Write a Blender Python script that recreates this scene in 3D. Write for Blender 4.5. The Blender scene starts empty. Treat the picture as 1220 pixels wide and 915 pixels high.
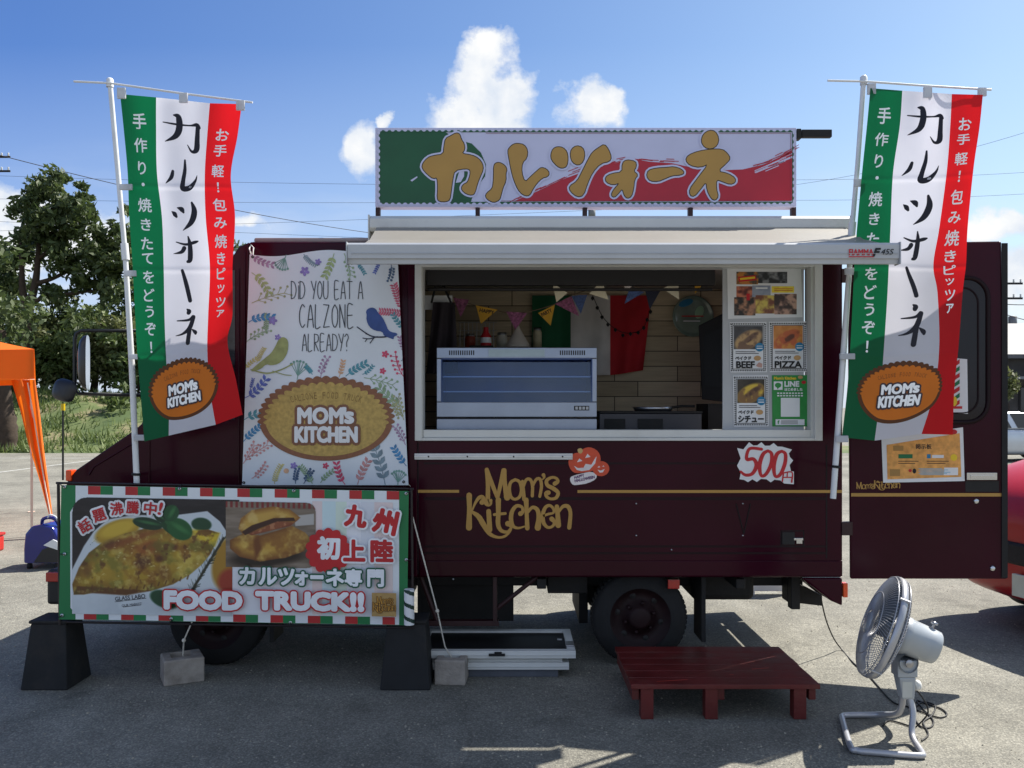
import bpy, bmesh, math, random
import numpy as np
from mathutils import Vector, Matrix
from mathutils.geometry import tessellate_polygon
random.seed(7); rng = np.random.default_rng(7)
C = bpy.context.scene.collection
PI = math.pi
# ------------------------------------------------------------------ camera
F, CX, HZ, H = 1035.0, 610.0, 484.0, 1.67      # focal length, centre column, horizon row (photo px), eye height
cam = bpy.data.cameras.new('camera'); cam.sensor_width = 36; cam.lens = 36 * F / 1220
cam.shift_y = (HZ - 457.5) / 1220; cam.clip_end = 2000; cam.clip_start = .05
co = bpy.data.objects.new('camera', cam); C.objects.link(co)
co.location = (0, 0, H); co.rotation_euler = (PI / 2, 0, 0)
bpy.context.scene.camera = co
vs = bpy.context.scene.view_settings
vs.view_transform = 'Standard'; vs.look = 'None'; vs.gamma = 1; vs.use_curve_mapping = False
vs.exposure = 0.9
# ------------------------------------------------------------------ sun and sky
SUN = Vector((.70, .465, 1.0)).normalized()
sl = bpy.data.lights.new('sun', 'SUN'); sl.energy = 5.0; sl.angle = math.radians(.5); sl.color = (1, .95, .86)
so = bpy.data.objects.new('sun', sl); C.objects.link(so)
so.rotation_euler = SUN.to_track_quat('Z', 'Y').to_euler(); so.location = SUN * 40
w = bpy.data.worlds.new('World'); bpy.context.scene.world = w; w.use_nodes = True
nt = w.node_tree; N = nt.nodes; L = nt.links
bg = N['Background']; bg.inputs[1].default_value = .1
sky = N.new('ShaderNodeTexSky'); sky.sky_type = 'NISHITA'; sky.sun_disc = False
sky.sun_elevation = math.asin(SUN.z); sky.sun_rotation = math.atan2(SUN.x, SUN.y)
sky.air_density = 1.0; sky.dust_density = .6; sky.ozone_density = 1.6

def mth(op, a, b=None, c=None, clamp=False, tree=None):
    t = tree or nt
    n = t.nodes.new('ShaderNodeMath'); n.operation = op; n.use_clamp = clamp
    for i, q in enumerate((a, b, c)):
        if q is None: continue
        if isinstance(q, (int, float)): n.inputs[i].default_value = q
        else: t.links.new(q, n.inputs[i])
    return n.outputs[0]

tc = N.new('ShaderNodeTexCoord'); sp = N.new('ShaderNodeSeparateXYZ'); L.new(tc.outputs['Generated'], sp.inputs[0])
yy = mth('MAXIMUM', mth('ABSOLUTE', sp.outputs[1]), .12)
S_ = mth('DIVIDE', sp.outputs[0], yy); T_ = mth('DIVIDE', sp.outputs[2], yy)
cb = N.new('ShaderNodeCombineXYZ'); L.new(S_, cb.inputs[0]); L.new(T_, cb.inputs[1])
def nz(scale, detail, rough=.55):
    n = N.new('ShaderNodeTexNoise'); n.inputs['Scale'].default_value = scale; n.inputs['Detail'].default_value = detail
    n.inputs['Roughness'].default_value = rough; L.new(cb.outputs[0], n.inputs['Vector']); return n.outputs['Fac']
wn = N.new('ShaderNodeTexNoise'); wn.inputs['Scale'].default_value = 9; wn.inputs['Detail'].default_value = 9; wn.inputs['Roughness'].default_value = .6; L.new(cb.outputs[0], wn.inputs['Vector'])
wv = N.new('ShaderNodeSeparateColor'); L.new(wn.outputs['Color'], wv.inputs[0])
SW = mth('ADD', S_, mth('MULTIPLY', mth('SUBTRACT', wv.outputs[0], .5), .10)); TW = mth('ADD', T_, mth('MULTIPLY', mth('SUBTRACT', wv.outputs[1], .5), .10))
blobs = [(580, 70, 40, 30), (572, 96, 44, 36), (574, 140, 66, 40), (604, 112, 34, 34), (545, 128, 40, 34), (434, 176, 28, 42), (462, 140, 10, 13), (704, 122, 44, 25), (732, 114, 26, 18), (1190, 262, 60, 22), (1212, 330, 60, 44), (60, 290, 150, 46), (10, 240, 70, 30), (250, 262, 90, 16)]
fld = None
for px, py, rx, ry in blobs:
    u = mth('MULTIPLY_ADD', SW, F / rx, -(px - CX) / rx); v = mth('MULTIPLY_ADD', TW, F / ry, -(HZ - py) / ry)
    d = mth('SQRT', mth('ADD', mth('MULTIPLY', u, u), mth('MULTIPLY', v, v)))
    q = mth('SUBTRACT', 1, d)
    fld = q if fld is None else mth('SMOOTH_MAX', fld, q, .15)
n1 = nz(22, 8, .62); n2 = nz(7, 4)
edge = mth('ADD', fld, mth('MULTIPLY', mth('SUBTRACT', n1, .5), 1.3))
m1 = mth('MULTIPLY', mth('SMOOTH_MIN', mth('MULTIPLY_ADD', edge, 2.2, .12, True), 1, .2), 1.0, clamp=True)
# thin cloud banks towards the horizon
mp = N.new('ShaderNodeMapping'); mp.inputs['Scale'].default_value = (2.2, 7.5, 1); L.new(cb.outputs[0], mp.inputs[0])
nw = N.new('ShaderNodeTexNoise'); nw.inputs['Scale'].default_value = 1.6; nw.inputs['Detail'].default_value = 6; nw.inputs['Roughness'].default_value = .55
L.new(mp.outputs[0], nw.inputs['Vector'])
low = mth('SUBTRACT', 1, mth('MULTIPLY_ADD', T_, 4.0, -.25, True), clamp=True)
m2 = mth('MULTIPLY', mth('MULTIPLY_ADD', mth('ADD', nw.outputs['Fac'], mth('MULTIPLY', low, .22)), 4.2, -2.3, True), mth('MULTIPLY', low, .95), clamp=True)
msk = mth('MAXIMUM', m1, m2)
n3_ = nz(16, 7, .6)
cl = N.new('ShaderNodeMixRGB'); L.new(mth('ADD', mth('MULTIPLY', edge, .55), mth('MULTIPLY_ADD', n3_, 2.6, -1.05), clamp=True), cl.inputs[0])
cl.inputs[1].default_value = (3.9, 4.3, 4.9, 1); cl.inputs[2].default_value = (5.7, 5.65, 5.5, 1)
# deeper blue away from the sun; unseen bright clouds added behind the camera as fill light
tn = N.new('ShaderNodeMixRGB'); L.new(mth('MULTIPLY_ADD', S_, .9, .5, True), tn.inputs[0]); tn.inputs[1].default_value = (.38, .53, .81, 1); tn.inputs[2].default_value = (.80, .84, .82, 1)
tm = N.new('ShaderNodeMixRGB'); tm.blend_type = 'MULTIPLY'; tm.inputs[0].default_value = 1; L.new(sky.outputs[0], tm.inputs[1]); L.new(tn.outputs[0], tm.inputs[2])
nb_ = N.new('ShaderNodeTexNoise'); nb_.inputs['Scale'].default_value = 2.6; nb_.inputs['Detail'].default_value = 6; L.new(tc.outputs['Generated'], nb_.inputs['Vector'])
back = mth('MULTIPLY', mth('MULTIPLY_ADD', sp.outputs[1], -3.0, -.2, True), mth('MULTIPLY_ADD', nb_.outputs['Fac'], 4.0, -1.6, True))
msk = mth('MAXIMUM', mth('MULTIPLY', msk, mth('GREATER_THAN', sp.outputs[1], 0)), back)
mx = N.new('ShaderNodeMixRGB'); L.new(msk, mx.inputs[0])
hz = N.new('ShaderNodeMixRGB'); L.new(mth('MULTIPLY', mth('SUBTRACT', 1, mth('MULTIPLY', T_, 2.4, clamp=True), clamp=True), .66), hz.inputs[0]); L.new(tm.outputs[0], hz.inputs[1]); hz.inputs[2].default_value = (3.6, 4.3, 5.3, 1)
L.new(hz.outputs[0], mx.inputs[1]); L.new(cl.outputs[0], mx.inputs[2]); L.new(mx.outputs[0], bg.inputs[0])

# ------------------------------------------------------------------ helpers
def lin(c):
    return tuple((q / 12.92 if q <= .04045 else ((q + .055) / 1.055) ** 2.4) for q in (x / 255 for x in c))
def P(px, py, d): return Vector(((px - CX) / F * d, d, H + (HZ - py) / F * d))
def gd(py): return F * H / (py - HZ)              # distance of a ground point seen on a row
MATS = {}
def M(name, rgb, rough=.5, metal=0, var=.12, vs=6, bump=0, bs=60, coat=0, spec=.5, trl=0, stain=0, rvar=0):
    """procedural principled material; rgb is sRGB 0-255"""
    if name in MATS: return MATS[name]
    m = bpy.data.materials.new(name); m.use_nodes = True; t = m.node_tree; n = t.nodes; b = n['Principled BSDF']
    c = lin(rgb)
    b.inputs['Roughness'].default_value = rough; b.inputs['Metallic'].default_value = metal
    b.inputs['Coat Weight'].default_value = coat; b.inputs['Specular IOR Level'].default_value = spec
    b.inputs['Coat Roughness'].default_value = .06
    tcn = n.new('ShaderNodeTexCoord')
    no = n.new('ShaderNodeTexNoise'); no.inputs['Scale'].default_value = vs; no.inputs['Detail'].default_value = 6
    t.links.new(tcn.outputs['Object'], no.inputs['Vector'])
    r = n.new('ShaderNodeMapRange'); r.inputs[1].default_value = .3; r.inputs[2].default_value = .7
    t.links.new(no.outputs['Fac'], r.inputs[0])
    mixn = n.new('ShaderNodeMixRGB'); t.links.new(r.outputs[0], mixn.inputs[0])
    mixn.inputs[1].default_value = (*[x * (1 - var) for x in c], 1); mixn.inputs[2].default_value = (*[min(1, x * (1 + var)) for x in c], 1)
    out = mixn.outputs[0]
    if stain:
        n3 = n.new('ShaderNodeTexNoise'); n3.inputs['Scale'].default_value = vs * .35; n3.inputs['Detail'].default_value = 9; n3.inputs['Roughness'].default_value = .7
        t.links.new(tcn.outputs['Object'], n3.inputs['Vector'])
        r3 = n.new('ShaderNodeMapRange'); r3.inputs[1].default_value = .52; r3.inputs[2].default_value = .72; t.links.new(n3.outputs['Fac'], r3.inputs[0])
        r4 = mth('MULTIPLY', r3.outputs[0], stain, tree=t)
        m3 = n.new('ShaderNodeMixRGB'); t.links.new(r4, m3.inputs[0]); t.links.new(out, m3.inputs[1]); m3.inputs[2].default_value = (.12, .09, .065, 1)
        out = m3.outputs[0]
    t.links.new(out, b.inputs['Base Color'])
    if rvar:
        t.links.new(mth('MULTIPLY_ADD', r.outputs[0], rvar, rough - rvar / 2, tree=t), b.inputs['Roughness'])
    if bump:
        n2 = n.new('ShaderNodeTexNoise'); n2.inputs['Scale'].default_value = bs; n2.inputs['Detail'].default_value = 4
        t.links.new(tcn.outputs['Object'], n2.inputs['Vector'])
        bp = n.new('ShaderNodeBump'); bp.inputs['Strength'].default_value = bump; bp.inputs['Distance'].default_value = .01
        t.links.new(n2.outputs['Fac'], bp.inputs['Height']); t.links.new(bp.outputs[0], b.inputs['Normal'])
        if coat: t.links.new(bp.outputs[0], b.inputs['Coat Normal'])
    if trl:
        tr = n.new('ShaderNodeBsdfTranslucent'); t.links.new(out, tr.inputs[0])
        ms = n.new('ShaderNodeMixShader'); ms.inputs[0].default_value = trl
        t.links.new(b.outputs[0], ms.inputs[1]); t.links.new(tr.outputs[0], ms.inputs[2]); t.links.new(ms.outputs[0], n['Material Output'].inputs[0])
    MATS[name] = m
    return m
def glass(name, tint=(.8, .85, .85), rough=.02, op=.5, gcol=(.9, .9, .9)):
    """thin window pane: part see-through, part mirror"""
    if name in MATS: return MATS[name]
    m = bpy.data.materials.new(name); m.use_nodes = True; t = m.node_tree; n = t.nodes
    tr = n.new('ShaderNodeBsdfTransparent'); tr.inputs[0].default_value = (*tint, 1)
    gl = n.new('ShaderNodeBsdfGlossy'); gl.inputs['Roughness'].default_value = rough; gl.inputs[0].default_value = (*gcol, 1)
    fr = n.new('ShaderNodeFresnel'); fr.inputs[0].default_value = 1.5
    ms = n.new('ShaderNodeMixShader'); t.links.new(mth('ADD', fr.outputs[0], op, tree=t), ms.inputs[0])
    t.links.new(tr.outputs[0], ms.inputs[1]); t.links.new(gl.outputs[0], ms.inputs[2]); t.links.new(ms.outputs[0], n['Material Output'].inputs[0])
    MATS[name] = m; return m

class MB:
    def __init__(s): s.v = []; s.f = []; s.m = []; s.sm = []
    def add(s, vs, fs, m=0, sm=False):
        o = len(s.v); s.v += [tuple(p) for p in vs]
        for f in fs: s.f.append([i + o for i in f]); s.m.append(m); s.sm.append(sm)
        return s
    def box(s, x0, x1, y0, y1, z0, z1, m=0):
        x0, x1 = sorted((x0, x1)); y0, y1 = sorted((y0, y1)); z0, z1 = sorted((z0, z1))
        return s.add([(x0, y0, z0), (x1, y0, z0), (x1, y1, z0), (x0, y1, z0), (x0, y0, z1), (x1, y0, z1), (x1, y1, z1), (x0, y1, z1)],
                     [(0, 3, 2, 1), (4, 5, 6, 7), (0, 1, 5, 4), (1, 2, 6, 5), (2, 3, 7, 6), (3, 0, 4, 7)], m)
    def pbox(s, px0, py0, px1, py1, d0, d1, m=0):      # a box whose near face (distance d0) covers a rectangle of the photo
        a = P(px0, py0, d0); b = P(px1, py1, d0); return s.box(a.x, b.x, d0, d1, b.z, a.z, m)
    def hexa(s, q, m=0):                                # 8 corners, bottom ring then top ring
        return s.add(q, [(0, 3, 2, 1), (4, 5, 6, 7), (0, 1, 5, 4), (1, 2, 6, 5), (2, 3, 7, 6), (3, 0, 4, 7)], m)
    def prism(s, pts, y0, y1, m=0):                     # outline in XZ pushed from y0 to y1
        n = len(pts); area = sum(pts[i][0] * pts[(i + 1) % n][1] - pts[(i + 1) % n][0] * pts[i][1] for i in range(n))
        if area < 0: pts = pts[::-1]
        tri = tessellate_polygon([[Vector((x, z, 0)) for x, z in pts]])
        vs = [(x, y0, z) for x, z in pts] + [(x, y1, z) for x, z in pts]; fs = []
        for t in tri:
            a, b, c = t
            ar = (pts[b][0] - pts[a][0]) * (pts[c][1] - pts[a][1]) - (pts[c][0] - pts[a][0]) * (pts[b][1] - pts[a][1])
            if ar < 0: a, b, c = a, c, b
            fs.append((a, b, c)); fs.append((c + n, b + n, a + n))
        for i in range(n):
            j = (i + 1) % n; fs.append((j, i, i + n, j + n))
        return s.add(vs, fs, m)
    def tube(s, pts, r, n=10, m=0, closed=False, caps=True, sm=True):
        pts = [Vector(p) for p in pts]; k = len(pts); rr = r if isinstance(r, (list, tuple)) else [r] * k
        vs = []; up = None
        for i, p in enumerate(pts):
            a = pts[(i - 1) % k] if (closed or i > 0) else p; b = pts[(i + 1) % k] if (closed or i < k - 1) else p
            t = (b - a).normalized()
            if up is None:
                up = t.orthogonal().normalized()
            up = (up - t * up.dot(t))
            up = up.normalized() if up.length > 1e-6 else t.orthogonal().normalized()
            sd = t.cross(up)
            for j in range(n):
                q = 2 * PI * j / n; vs.append(p + (up * math.cos(q) + sd * math.sin(q)) * rr[i])
        fs = []
        for i in range(k if closed else k - 1):
            for j in range(n):
                i2 = (i + 1) % k; fs.append((i * n + j, i * n + (j + 1) % n, i2 * n + (j + 1) % n, i2 * n + j))
        s.add(vs, fs, m, sm)
        if caps and not closed:
            s.add(vs[:n], [tuple(range(n))[::-1]], m); s.add(vs[-n:], [tuple(range(n))], m)
        return s
    def lathe(s, prof, org, ax, n=32, m=0, sm=True):     # prof: (radius, along) pairs
        ax = Vector(ax).normalized(); u = ax.orthogonal().normalized(); v = ax.cross(u); org = Vector(org); k = len(prof)
        vs = [org + ax * h + (u * math.cos(2 * PI * j / n) + v * math.sin(2 * PI * j / n)) * max(r, 1e-4) for r, h in prof for j in range(n)]
        fs = [(i * n + j, i * n + (j + 1) % n, (i + 1) * n + (j + 1) % n, (i + 1) * n + j) for i in range(k - 1) for j in range(n)]
        return s.add(vs, fs, m, sm)
    def build(s, name, mats, parent=None, bevel=0, seg=2, smooth_angle=None):
        me = bpy.data.meshes.new(name); me.from_pydata(s.v, [], s.f)
        if not isinstance(mats, (list, tuple)): mats = [mats]
        for q in mats: me.materials.append(q)
        me.polygons.foreach_set('material_index', s.m); me.polygons.foreach_set('use_smooth', s.sm)
        me.update()
        if smooth_angle:
            me.polygons.foreach_set('use_smooth', [True] * len(s.f)); me.set_sharp_from_angle(angle=math.radians(smooth_angle))
        o = bpy.data.objects.new(name, me); C.objects.link(o)
        if parent is not None: put(o, parent)
        if bevel:
            b = o.modifiers.new('edge', 'BEVEL'); b.width = bevel; b.segments = seg; b.limit_method = 'ANGLE'; b.angle_limit = math.radians(40); b.harden_normals = False
        return o
def put(o, parent):
    o.parent = parent
    if parent.type == 'EMPTY': o.matrix_parent_inverse = Matrix.Translation(-Vector(parent.location))
def tag(o, label, cat, group=None):
    o['label'] = label; o['category'] = cat
    if group: o['group'] = group
    return o
def thing(name, label, cat, loc, group=None):
    o = bpy.data.objects.new(name, None); C.objects.link(o); o.location = loc; o.empty_display_size = .1
    return tag(o, label, cat, group)
def kind(o, k): o['kind'] = k; return o
def dup(root, delta, label, cat=None):
    def cp(o, par):
        c = o.copy(); C.objects.link(c)
        if par is not None: c.parent = par
        for ch in o.children: cp(ch, c)
        return c
    r = cp(root, None); r.location = Vector(root.location) + Vector(delta); r['label'] = label
    return r

# ------------------------------------------------------------------ flat artwork: everything in photo pixels (y down), mapped to a surface by fmap(px, py, h)
EPS = .00006
def flat(d): return lambda x, y, h: P(x, y, d) + Vector((0, -h, 0))
_tc = {}
def text_raw(body):
    if body in _tc: return _tc[body]
    c = bpy.data.curves.new('t', 'FONT'); c.body = body; c.size = 1; c.resolution_u = 3; c.align_x = 'CENTER'
    o = bpy.data.objects.new('t', c); C.objects.link(o)
    dg = bpy.context.evaluated_depsgraph_get(); dg.update()
    me = bpy.data.meshes.new_from_object(o.evaluated_get(dg))
    V = np.array([v.co[:2] for v in me.vertices]); Fs = [tuple(p.vertices) for p in me.polygons]
    bpy.data.objects.remove(o); bpy.data.curves.remove(c); bpy.data.meshes.remove(me)
    if len(V): V = V - (V.max(0) + V.min(0)) / 2
    _tc[body] = (V, Fs); return _tc[body]
def place(V, cx, cy, rot=0, sx=1, sy=1, slant=0):
    x = V[:, 0] * sx + V[:, 1] * slant; y = -V[:, 1] * sy
    c, s = math.cos(math.radians(rot)), math.sin(math.radians(rot))
    return np.stack([cx + x * c - y * s, cy + x * s + y * c], 1)
def refine(V, Fs, Lm):
    """split every edge longer than Lm so that print follows a waving cloth"""
    V = [tuple(map(float, p)) for p in V]; T = []
    for f in Fs: T += [(f[0], f[i], f[i + 1]) for i in range(1, len(f) - 1)]
    for _ in range(5):
        mid = {}; out = []; any_ = False
        def md(a, b):
            k = (min(a, b), max(a, b))
            if k not in mid:
                if math.dist(V[a], V[b]) > Lm: V.append(((V[a][0] + V[b][0]) / 2, (V[a][1] + V[b][1]) / 2)); mid[k] = len(V) - 1
                else: mid[k] = None
            return mid[k]
        for a, b, c in T:
            x, y, z = md(a, b), md(b, c), md(c, a); n = sum(q is not None for q in (x, y, z))
            if n == 0: out.append((a, b, c)); continue
            any_ = True
            if n == 3: out += [(a, x, z), (x, b, y), (z, y, c), (x, y, z)]; continue
            while (n == 1 and x is None) or (n == 2 and z is not None): a, b, c, x, y, z = b, c, a, y, z, x
            if n == 1: out += [(a, x, c), (x, b, c)]
            else: out += [(x, b, y), (a, x, y), (a, y, c)]
        T = out
        if not any_: break
    return V, T
class Art:
    """one mesh of flat print in one or more colours; order of the calls is the printing order"""
    def __init__(s, fmap, h0=.002, sub=0, cyc=0): s.mb = MB(); s.f = fmap; s.h = h0; s.h0 = h0; s.sub = sub; s.cyc = cyc; s.k = 0
    def raw(s, V, Fs, m=0):
        s.h += EPS; s.k += 1
        if s.cyc: s.h = s.h0 + EPS * (s.k % s.cyc + 1)
        if s.sub: V, Fs = refine(V, Fs, s.sub)
        s.mb.add([s.f(float(x), float(y), s.h) for x, y in V], Fs, m); return s
    def fat(s, V, Fs, r, m=0, n=12):
        for k in range(n):
            a = 2 * PI * k / n; s.raw(np.asarray(V) + np.array([math.cos(a), math.sin(a)]) * r, Fs, m)
        return s.raw(V, Fs, m)
    def text(s, body, cx, cy, size, m=0, bold=0, rot=0, w=None, hgt=None, slant=0, out=None, n=10):
        V, Fs = text_raw(body)
        if not len(V): return s
        ext = V.max(0) - V.min(0)
        sx = sy = size
        if w: sx = w / max(ext[0], 1e-3)
        if hgt: sy = hgt / max(ext[1], 1e-3)
        if w and not hgt and not size: sy = sx
        Q = place(V, cx, cy, rot, sx, sy, slant * sy)
        if out:
            for r, mm in out: s.fat(Q, Fs, r + bold, mm, 14)
        if bold: s.fat(Q, Fs, bold, m, n)
        else: s.raw(Q, Fs, m)
        return s
    def poly(s, pts, m=0, out=None):
        V = np.array(pts, float); Fs = tessellate_polygon([[Vector((x, y, 0)) for x, y in pts]])
        if out:
            for r, mm in out: s.fat(V, Fs, r, mm, 16)
        return s.raw(V, Fs, m)
    def ell(s, cx, cy, rx, ry, m=0, rot=0, n=28, sc=0, amp=0, half=False):
        pts = []
        n2 = max(n, sc * 6)
        for k in range(n2):
            a = 2 * PI * k / n2; q = 1
            if sc and (not half or math.sin(a) < .15): q = 1 + amp * abs(math.sin(a * sc / 2)) - amp * .5
            x, y = rx * q * math.cos(a), ry * q * math.sin(a); c, d = math.cos(math.radians(rot)), math.sin(math.radians(rot))
            pts.append((cx + x * c - y * d, cy + x * d + y * c))
        return s.poly(pts, m)
    def rect(s, x0, y0, x1, y1, m=0): return s.poly([(x0, y0), (x1, y0), (x1, y1), (x0, y1)], m)
    def stroke(s, pts, m=0, k=1, tf=None, extra=0):
        """brush stroke: (x, y, width) knots, rounded ends"""
        p = np.array(pts, float)
        if tf is not None: p = np.array([tf(*q) for q in p])
        n = len(p); out = []
        for i in range(n - 1):
            p0 = p[max(i - 1, 0)]; p1 = p[i]; p2 = p[i + 1]; p3 = p[min(i + 2, n - 1)]
            for t in np.linspace(0, 1, 7)[:-1]:
                out.append(.5 * ((2 * p1) + (-p0 + p2) * t + (2 * p0 - 5 * p1 + 4 * p2 - p3) * t * t + (-p0 + 3 * p1 - 3 * p2 + p3) * t ** 3))
        out.append(p[-1]); q = np.array(out); tg = np.gradient(q[:, :2], axis=0); tg /= np.maximum(np.linalg.norm(tg, axis=1, keepdims=True), 1e-6)
        nn = np.stack([-tg[:, 1], tg[:, 0]], 1); hw = np.maximum(q[:, 2:3] / 2, .01) + extra
        A = q[:, :2] + nn * hw; B = q[:, :2] - nn * hw; k = len(q)
        s.raw(np.concatenate([A, B]), [(i, i + 1, k + i + 1, k + i) for i in range(k - 1)], m)
        for e in (0, -1):
            r = float(hw[e, 0])
            if r > .15: s.ell(q[e, 0], q[e, 1], r, r, m, n=10)
        return s
    def build(s, name, mats, parent=None): return s.mb.build(name, mats, parent)

# painted photographs on posters: a fine grid with a colour per vertex
def vnoise(X, Y, sc, seed=0, oct=4):
    r = np.random.default_rng(seed); out = np.zeros_like(X); a = 1; tot = 0
    for o in range(oct):
        g = r.random((64, 64)); x = (X / sc * 2 ** o) % 64; y = (Y / sc * 2 ** o) % 64
        i = np.floor(x).astype(int); j = np.floor(y).astype(int); fx = x - i; fy = y - j; fx = fx * fx * (3 - 2 * fx); fy = fy * fy * (3 - 2 * fy)
        i %= 64; j %= 64; i1 = (i + 1) % 64; j1 = (j + 1) % 64
        out += a * ((g[i, j] * (1 - fx) + g[i1, j] * fx) * (1 - fy) + (g[i, j1] * (1 - fx) + g[i1, j1] * fx) * fy); tot += a; a *= .5
    return out / tot
class Canvas:
    def __init__(s, x0, y0, x1, y1, step, base):
        nx = int((x1 - x0) / step) + 1; ny = int((y1 - y0) / step) + 1
        s.X, s.Y = np.meshgrid(np.linspace(x0, x1, nx), np.linspace(y0, y1, ny)); s.c = np.zeros((ny, nx, 3)) + np.array(base, float); s.keep = np.ones((ny, nx), bool)
    def sd(s, pts):
        X, Y = s.X, s.Y; n = len(pts); d = np.full(X.shape, 1e9); ins = np.zeros(X.shape, bool)
        for i in range(n):
            ax, ay = pts[i]; bx, by = pts[(i + 1) % n]; ex, ey = bx - ax, by - ay
            t = np.clip(((X - ax) * ex + (Y - ay) * ey) / (ex * ex + ey * ey + 1e-9), 0, 1)
            d = np.minimum(d, np.hypot(X - ax - t * ex, Y - ay - t * ey))
            ins ^= ((ay > Y) != (by > Y)) & (X < (bx - ax) * (Y - ay) / (by - ay + 1e-12) + ax)
        return np.where(ins, d, -d)
    def blend(s, col, a): s.c = s.c * (1 - a[..., None]) + np.array(col, float) * a[..., None] if not isinstance(col, np.ndarray) or col.ndim == 1 else s.c * (1 - a[..., None]) + col * a[..., None]
    def poly(s, pts, col, soft=1.0, col2=None, rim=12):
        D = s.sd(pts); a = np.clip(D / soft + .5, 0, 1)
        if col2 is None: s.blend(np.array(col, float), a)
        else:
            t = np.clip(D / rim, 0, 1)[..., None]; s.blend(np.array(col2, float) * (1 - t) + np.array(col, float) * t, a)
        return a
    def ell(s, cx, cy, rx, ry, col, soft=.15, rot=0, op=1):
        c, d = math.cos(math.radians(rot)), math.sin(math.radians(rot)); x = s.X - cx; y = s.Y - cy
        q = np.hypot((x * c + y * d) / rx, (-x * d + y * c) / ry); a = np.clip((1 - q) / soft + .5, 0, 1) * op; s.blend(np.array(col, float), a); return a
    def mot(s, a, col, sc, seed, lo=.5, hi=.65, op=1): s.blend(np.array(col, float), a * np.clip((vnoise(s.X, s.Y, sc, seed) - lo) / (hi - lo), 0, 1) * op)
    def build(s, name, fmap, h, mat, parent=None):
        ny, nx = s.X.shape; me = bpy.data.meshes.new(name)
        vs = [fmap(float(x), float(y), h) for x, y in zip(s.X.ravel(), s.Y.ravel())]; k = s.keep
        fs = [(j * nx + i, j * nx + i + 1, (j + 1) * nx + i + 1, (j + 1) * nx + i) for j in range(ny - 1) for i in range(nx - 1) if k[j, i] and k[j + 1, i + 1] and k[j, i + 1] and k[j + 1, i]]
        me.from_pydata(vs, [], fs); at = me.color_attributes.new('print', 'FLOAT_COLOR', 'POINT')
        c = np.clip(s.c, 0, 255).reshape(-1, 3) / 255; c = np.where(c <= .04045, c / 12.92, ((c + .055) / 1.055) ** 2.4)
        at.data.foreach_set('color', np.concatenate([c, np.ones((len(c), 1))], 1).astype(np.float32).ravel())
        me.materials.append(mat); me.update(); o = bpy.data.objects.new(name, me); C.objects.link(o)
        if parent is not None: put(o, parent)
        return o
def print_mat():
    m = bpy.data.materials.new('printed photo'); m.use_nodes = True; n = m.node_tree.nodes; a = n.new('ShaderNodeVertexColor'); a.layer_name = 'print'
    m.node_tree.links.new(a.outputs[0], n['Principled BSDF'].inputs['Base Color']); n['Principled BSDF'].inputs['Roughness'].default_value = .45; return m
PRINT = print_mat()
# ------------------------------------------------------------------ shared materials
D = 5.5                                             # distance of the serving side of the truck
maroon = M('maroon paint', (50, 5, 24), .2, 0, .18, 1.3, .16, 1.4, coat=.03, spec=.15, rvar=.14, stain=.05)
maroon2 = M('maroon underframe paint', (46, 14, 18), .55, 0, .2, 4, .1, 30)
white_alu = M('white painted aluminium', (205, 206, 204), .35, 0, .05, 3, .02, 40, stain=.25)
alu = M('bare aluminium', (190, 192, 196), .32, .9, .08, 12, .03, 80)
steel = M('brushed stainless steel', (165, 166, 172), .3, .95, .08, 4, .03, 90)
black = M('black rubber', (20, 20, 22), .75, 0, .25, 12, .12, 80)
dark = M('dark grime metal', (26, 24, 25), .7, 0, .3, 8, .2, 40)
gold = M('gold vinyl', (176, 134, 62), .45, 0, .05, 5)
white_pl = M('white plastic pipe', (215, 217, 220), .4, 0, .06, 8, .02, 50)
ivory = M('grey ivory panel', (176, 178, 182), .5, 0, .05, 5)
papw = M('white paper', (222, 223, 226), .55, 0, .03, 10)
inkk = M('black ink', (18, 18, 20), .6, 0, .05)
inkr = M('red ink', (190, 22, 34), .55, 0, .05)
inkg = M('green ink', (10, 112, 66), .55, 0, .06)
inky = M('yellow ink', (232, 196, 40), .55, 0, .05)
inkb = M('blue ink', (24, 120, 165), .55, 0, .05)
inkw = M('white ink', (228, 230, 234), .55, 0, .03)
inkn = M('brown ink', (96, 60, 38), .6, 0, .1)
chrome = M('chrome', (200, 202, 206), .12, 1, .02)
oran_l = M('orange lamp plastic', (225, 74, 14), .25, 0, .08, 20, coat=.4)
red_l = M('red lamp plastic', (170, 22, 16), .25, 0, .08, 20, coat=.4)

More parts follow.
